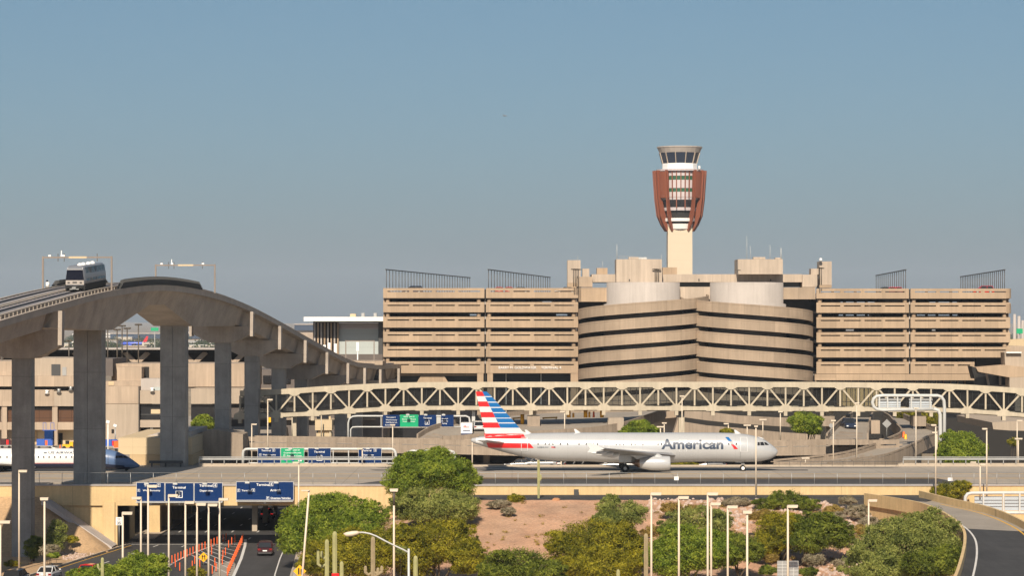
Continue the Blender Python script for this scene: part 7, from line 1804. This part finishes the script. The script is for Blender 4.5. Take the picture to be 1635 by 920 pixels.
# rocks and riprap
def rocks(name,label,spots,m,kind=None):
    mb = MB(); rr = random.Random(5)
    for X,Y,s in spots:
        z = hill(X,Y) - s*.15; pts = []
        for k in range(8): pts.append((rr.uniform(.6,1)*s, rr.uniform(.55,1)*s))
        o = len(mb.v); hh = s*rr.uniform(.7,1.1); a0 = rr.uniform(0,6)
        for ring,(kr,kz) in enumerate(((1,0),(.9,.45),(.45,.85))):
            for k in range(6): a = a0+2*math.pi*k/6; r_ = pts[k][0]*kr*rr.uniform(.85,1.1); mb.v.append((X+r_*math.cos(a),Y+r_*math.sin(a),z+hh*kz*rr.uniform(.85,1.1)))
        for ring in range(2):
            for k in range(6): k2=(k+1)%6; mb.f.append((o+ring*6+k,o+ring*6+k2,o+ring*6+6+k2,o+ring*6+6+k)); mb.m.append(0); mb.sm.append(False)
        mb.f.append(tuple(o+12+k for k in range(6))); mb.m.append(0); mb.sm.append(False)
    o = mb.build(name,m); 
    return tag(o,label,'rocks',kind=kind)
rr = random.Random(9)
sp = []
for _ in range(900):
    px = rr.uniform(1035,1400); Y = rr.uniform(326,341.5); X = gx(px,Y)
    if px < 1140 and Y < 334: continue
    if px > 1200 and px < 1300 and Y < 334: continue
    sp.append((X,Y,rr.uniform(.16,.46)))
for _ in range(420):
    px = rr.uniform(1290,1400); Y = rr.uniform(300,330); sp.append((gx(px,Y),Y,rr.uniform(.14,.42)))
rocks('riprap','pink broken rock covering the slope crest at right','' or sp,'rock',kind='stuff')
sp = [(gx(px,Y),Y,s) for px,Y,s in [(rr.uniform(100,150),rr.uniform(330,339),rr.uniform(.1,.26)) for _ in range(120)]]
rocks('riprap','patch of brown broken rock on the bank below the paved slope',sp,'rock',kind='stuff')
rocks('boulder','small rust red boulder at the wall foot right of the tall saguaro',[(gx(888,341),341,.62)],'rock2')
rocks('boulder','tan boulder on the left bank beside the leftmost column shadow',[(gx(40,325),325,.95)],'bank')
sp = [(rr.uniform(-22,60),rr.uniform(300,341),rr.uniform(.04,.10)) for _ in range(600)]
rocks('pebbles','loose pebbles scattered on the red gravel slope',sp,'rock',kind='stuff')

# dry weeds on the gravel
V_, n = leaf_cloud([((X_, Y_, hill(X_, Y_)+.12), (s_*1.6, s_*1.6, s_*.8)) for X_, Y_, s_ in [(rr.uniform(-20,46), rr.uniform(306,340), rr.uniform(.10,.26)) for _ in range(260)]], 9000, .10, 2.4, 0, 260, .8)
tag(leaf_obj('dry_weeds', V_, n, 'leaf_straw', None), 'scattered dry weeds and tufts on the red gravel', 'weeds', kind='stuff')
# ------------------------------------------------------------ far city
random.seed(4)
fc = [mat('far wall %s' % n_, c_, var=.1, scale=.05) for n_, c_ in (('cream',(.50,.44,.36)),('tan',(.42,.32,.23)),('white',(.68,.66,.62)),('brown',(.25,.18,.13)),('grey',(.33,.32,.31)))]
k = 0
zones = [(70,400,24,2400,7000),(1560,1700,6,1500,4500),(470,620,8,2400,6000)]
names_ = ['cream','tan','white','brown','grey']
for (a,b,n,y0,y1) in zones:
    for i in range(n):
        Y = y0*(y1/y0)**random.random(); px = a+(b-a)*(i+random.random())/n; w = random.uniform(14,50)*(Y/3500)**.5; h = random.uniform(5,11)
        X = gx(px,Y); ci = random.randrange(5)
        t = thing('far_building','small distant %s flat roofed building in the hazy city strip' % names_[ci],'building',(X,Y,-7),'distant flat roofed buildings')
        mb = MB(); mb.box(X-w/2,X+w/2,Y,Y+20,-7,-7+h); mb.build('wall',fc[ci],t)
        mb = MB(); mb.box(X-w/2-.3,X+w/2+.3,Y-.3,Y+20.3,-7+h+.01,-7+h+.5); mb.build('roof',fc[(ci+2)%5],t)
        mb = MB(); mb.box(X-w*.42,X+w*.42,Y-.05,Y-.01,-7+h*.35,-7+h*.6); mb.build('window_band','dkgrey',t)
# long dark roofed hangar / car park canopies beyond the airfield
for a,b,y0,y1,Y,lab in ((176,345,533.5,541,3900,'long low dark roofed hangar beyond the runway seen between columns'),(470,515,519,528,3300,'long dark roofed hangar left of the white station roof')):
    t = thing('hangar',lab,'hangar',(gx((a+b)/2,Y),Y,-7)); mb = MB(); mb.box(gx(a,Y),gx(b,Y),Y,Y+40,gz(y1,Y),gz(y0,Y)); mb.build('roof','navy',t)
    mb = MB(); mb.box(gx(a,Y),gx(b,Y),Y-1,Y+41,gz(y0,Y)+.01,gz(y0-1.6,Y)); mb.build('roof_edge','core',t); mb = MB(); mb.box(gx(a,Y)+2,gx(b,Y)-2,Y+3,Y+38,-7,gz(y1,Y)-.01); mb.build('wall','tan1',t)
for px,py,Y,w,h,lab in ((247,526,1900,6,2.6,'small green highway sign far away under the arch'),(1628,529,1300,5,4,'small green highway sign at the right edge above the ramps')):
    t = thing('highway_sign',lab,'sign',(gx(px,Y),Y,-7)); mb = MB(); mb.pbox(px-w,px+w,py-h,py+h,Y,.5); mb.build('panel','signgreen',t); mb = MB(); mb.bar((gx(px,Y),Y+.8,-7),at(px,py,Y+.8),.6); mb.build('post','steel',t)
for i,(px,y0) in enumerate(((1620,502),(1627,505),(1633,512))):
    Y=2200; mb = MB(); mb.lathe((gx(px,Y),Y),[(1.6,-7),(1.2,gz(y0,Y)),(.01,gz(y0,Y)+.2)],n=10); tag(mb.build('chimney','core'),['tallest pale stack at the hazy right edge','middle pale stack at the hazy right edge','shortest pale stack at the hazy right edge'][i],'chimney','pale stacks at the right edge')
# belts of far trees
blobs = []
for (a,b) in ((60,410),(460,620),(1560,1700)):
    for i in range(int((b-a)/1.6)):
        Y = random.choice((2300,2700,3100,3420,3900,4800))*random.uniform(.9,1.1); px = random.uniform(a,b)
        if Y < 3600 and 183 < px < 243: continue
        s = random.uniform(3,6.5); blobs.append(((gx(px,Y),Y,-7+s*.8),(s*1.5,s*1.5,s)))
V_, n = leaf_cloud(blobs, 90000, 1.8, 1.2, 0, 900, .5)
o = leaf_obj('far_trees', V_, n, 'leaf_dim', None); tag(o,'belts of small distant green trees across the hazy city','trees',kind='stuff')
# low far slope
mb = MB(); rows_ = []
for j,Y in enumerate((7000,9000,12000,16000)):
    rows_.append([(-9000+300*i, Y, -7.2 + (0,10,24,34)[j]*(1+.4*math.sin(i*.7)+.3*math.sin(i*.23+2))) for i in range(61)])
mb.grid(rows_, smooth=True); struct(mb,'far_hills','plain')
# strip of airfield grass/runway tone beyond the terminal
mb = MB(); mb.add([(-3000,3480,-7.0),(1200,3480,-7.0),(1200,3640,-7.0),(-3000,3640,-7.0)],[(0,1,2,3)]); struct(mb,'far_runway','taxi')
# road in the sunken part at far right
mb = MB(); pts = [onz(*p,-6.98) for p in ((1588,760),(1588,723),(1602,721),(1655,760))]; mb.add([tuple(p) for p in pts],[(0,1,2,3)]); struct(mb,'side_road','asphalt_old')
mb = MB()
for k in range(5):
    a = onz(1592+k*5.2,727+k*4.4,-6.96); b = onz(1594+k*5.2,728.7+k*4.4,-6.96); mb.bar(a,b,.2,.02)
struct(mb,'side_road_marking','line_w')
# ------------------------------------------------------------ haze
HAZE = 0.00006
m_h = bpy.data.materials.new('haze'); m_h.use_nodes = True; nt = m_h.node_tree; nt.nodes.clear()
oo = nt.nodes.new('ShaderNodeOutputMaterial'); pv = nt.nodes.new('ShaderNodeVolumePrincipled')
pv.inputs['Color'].default_value = (.74,.84,.98,1); pv.inputs['Density'].default_value = HAZE; pv.inputs['Anisotropy'].default_value = 0.0
nt.links.new(pv.outputs[0], oo.inputs['Volume']); M['haze'] = m_h
if HAZE > 0:
    mb = MB(); mb.box(-9500,9500,-60,16500,-9,340); tag(mb.build('haze','haze'),kind='stuff')
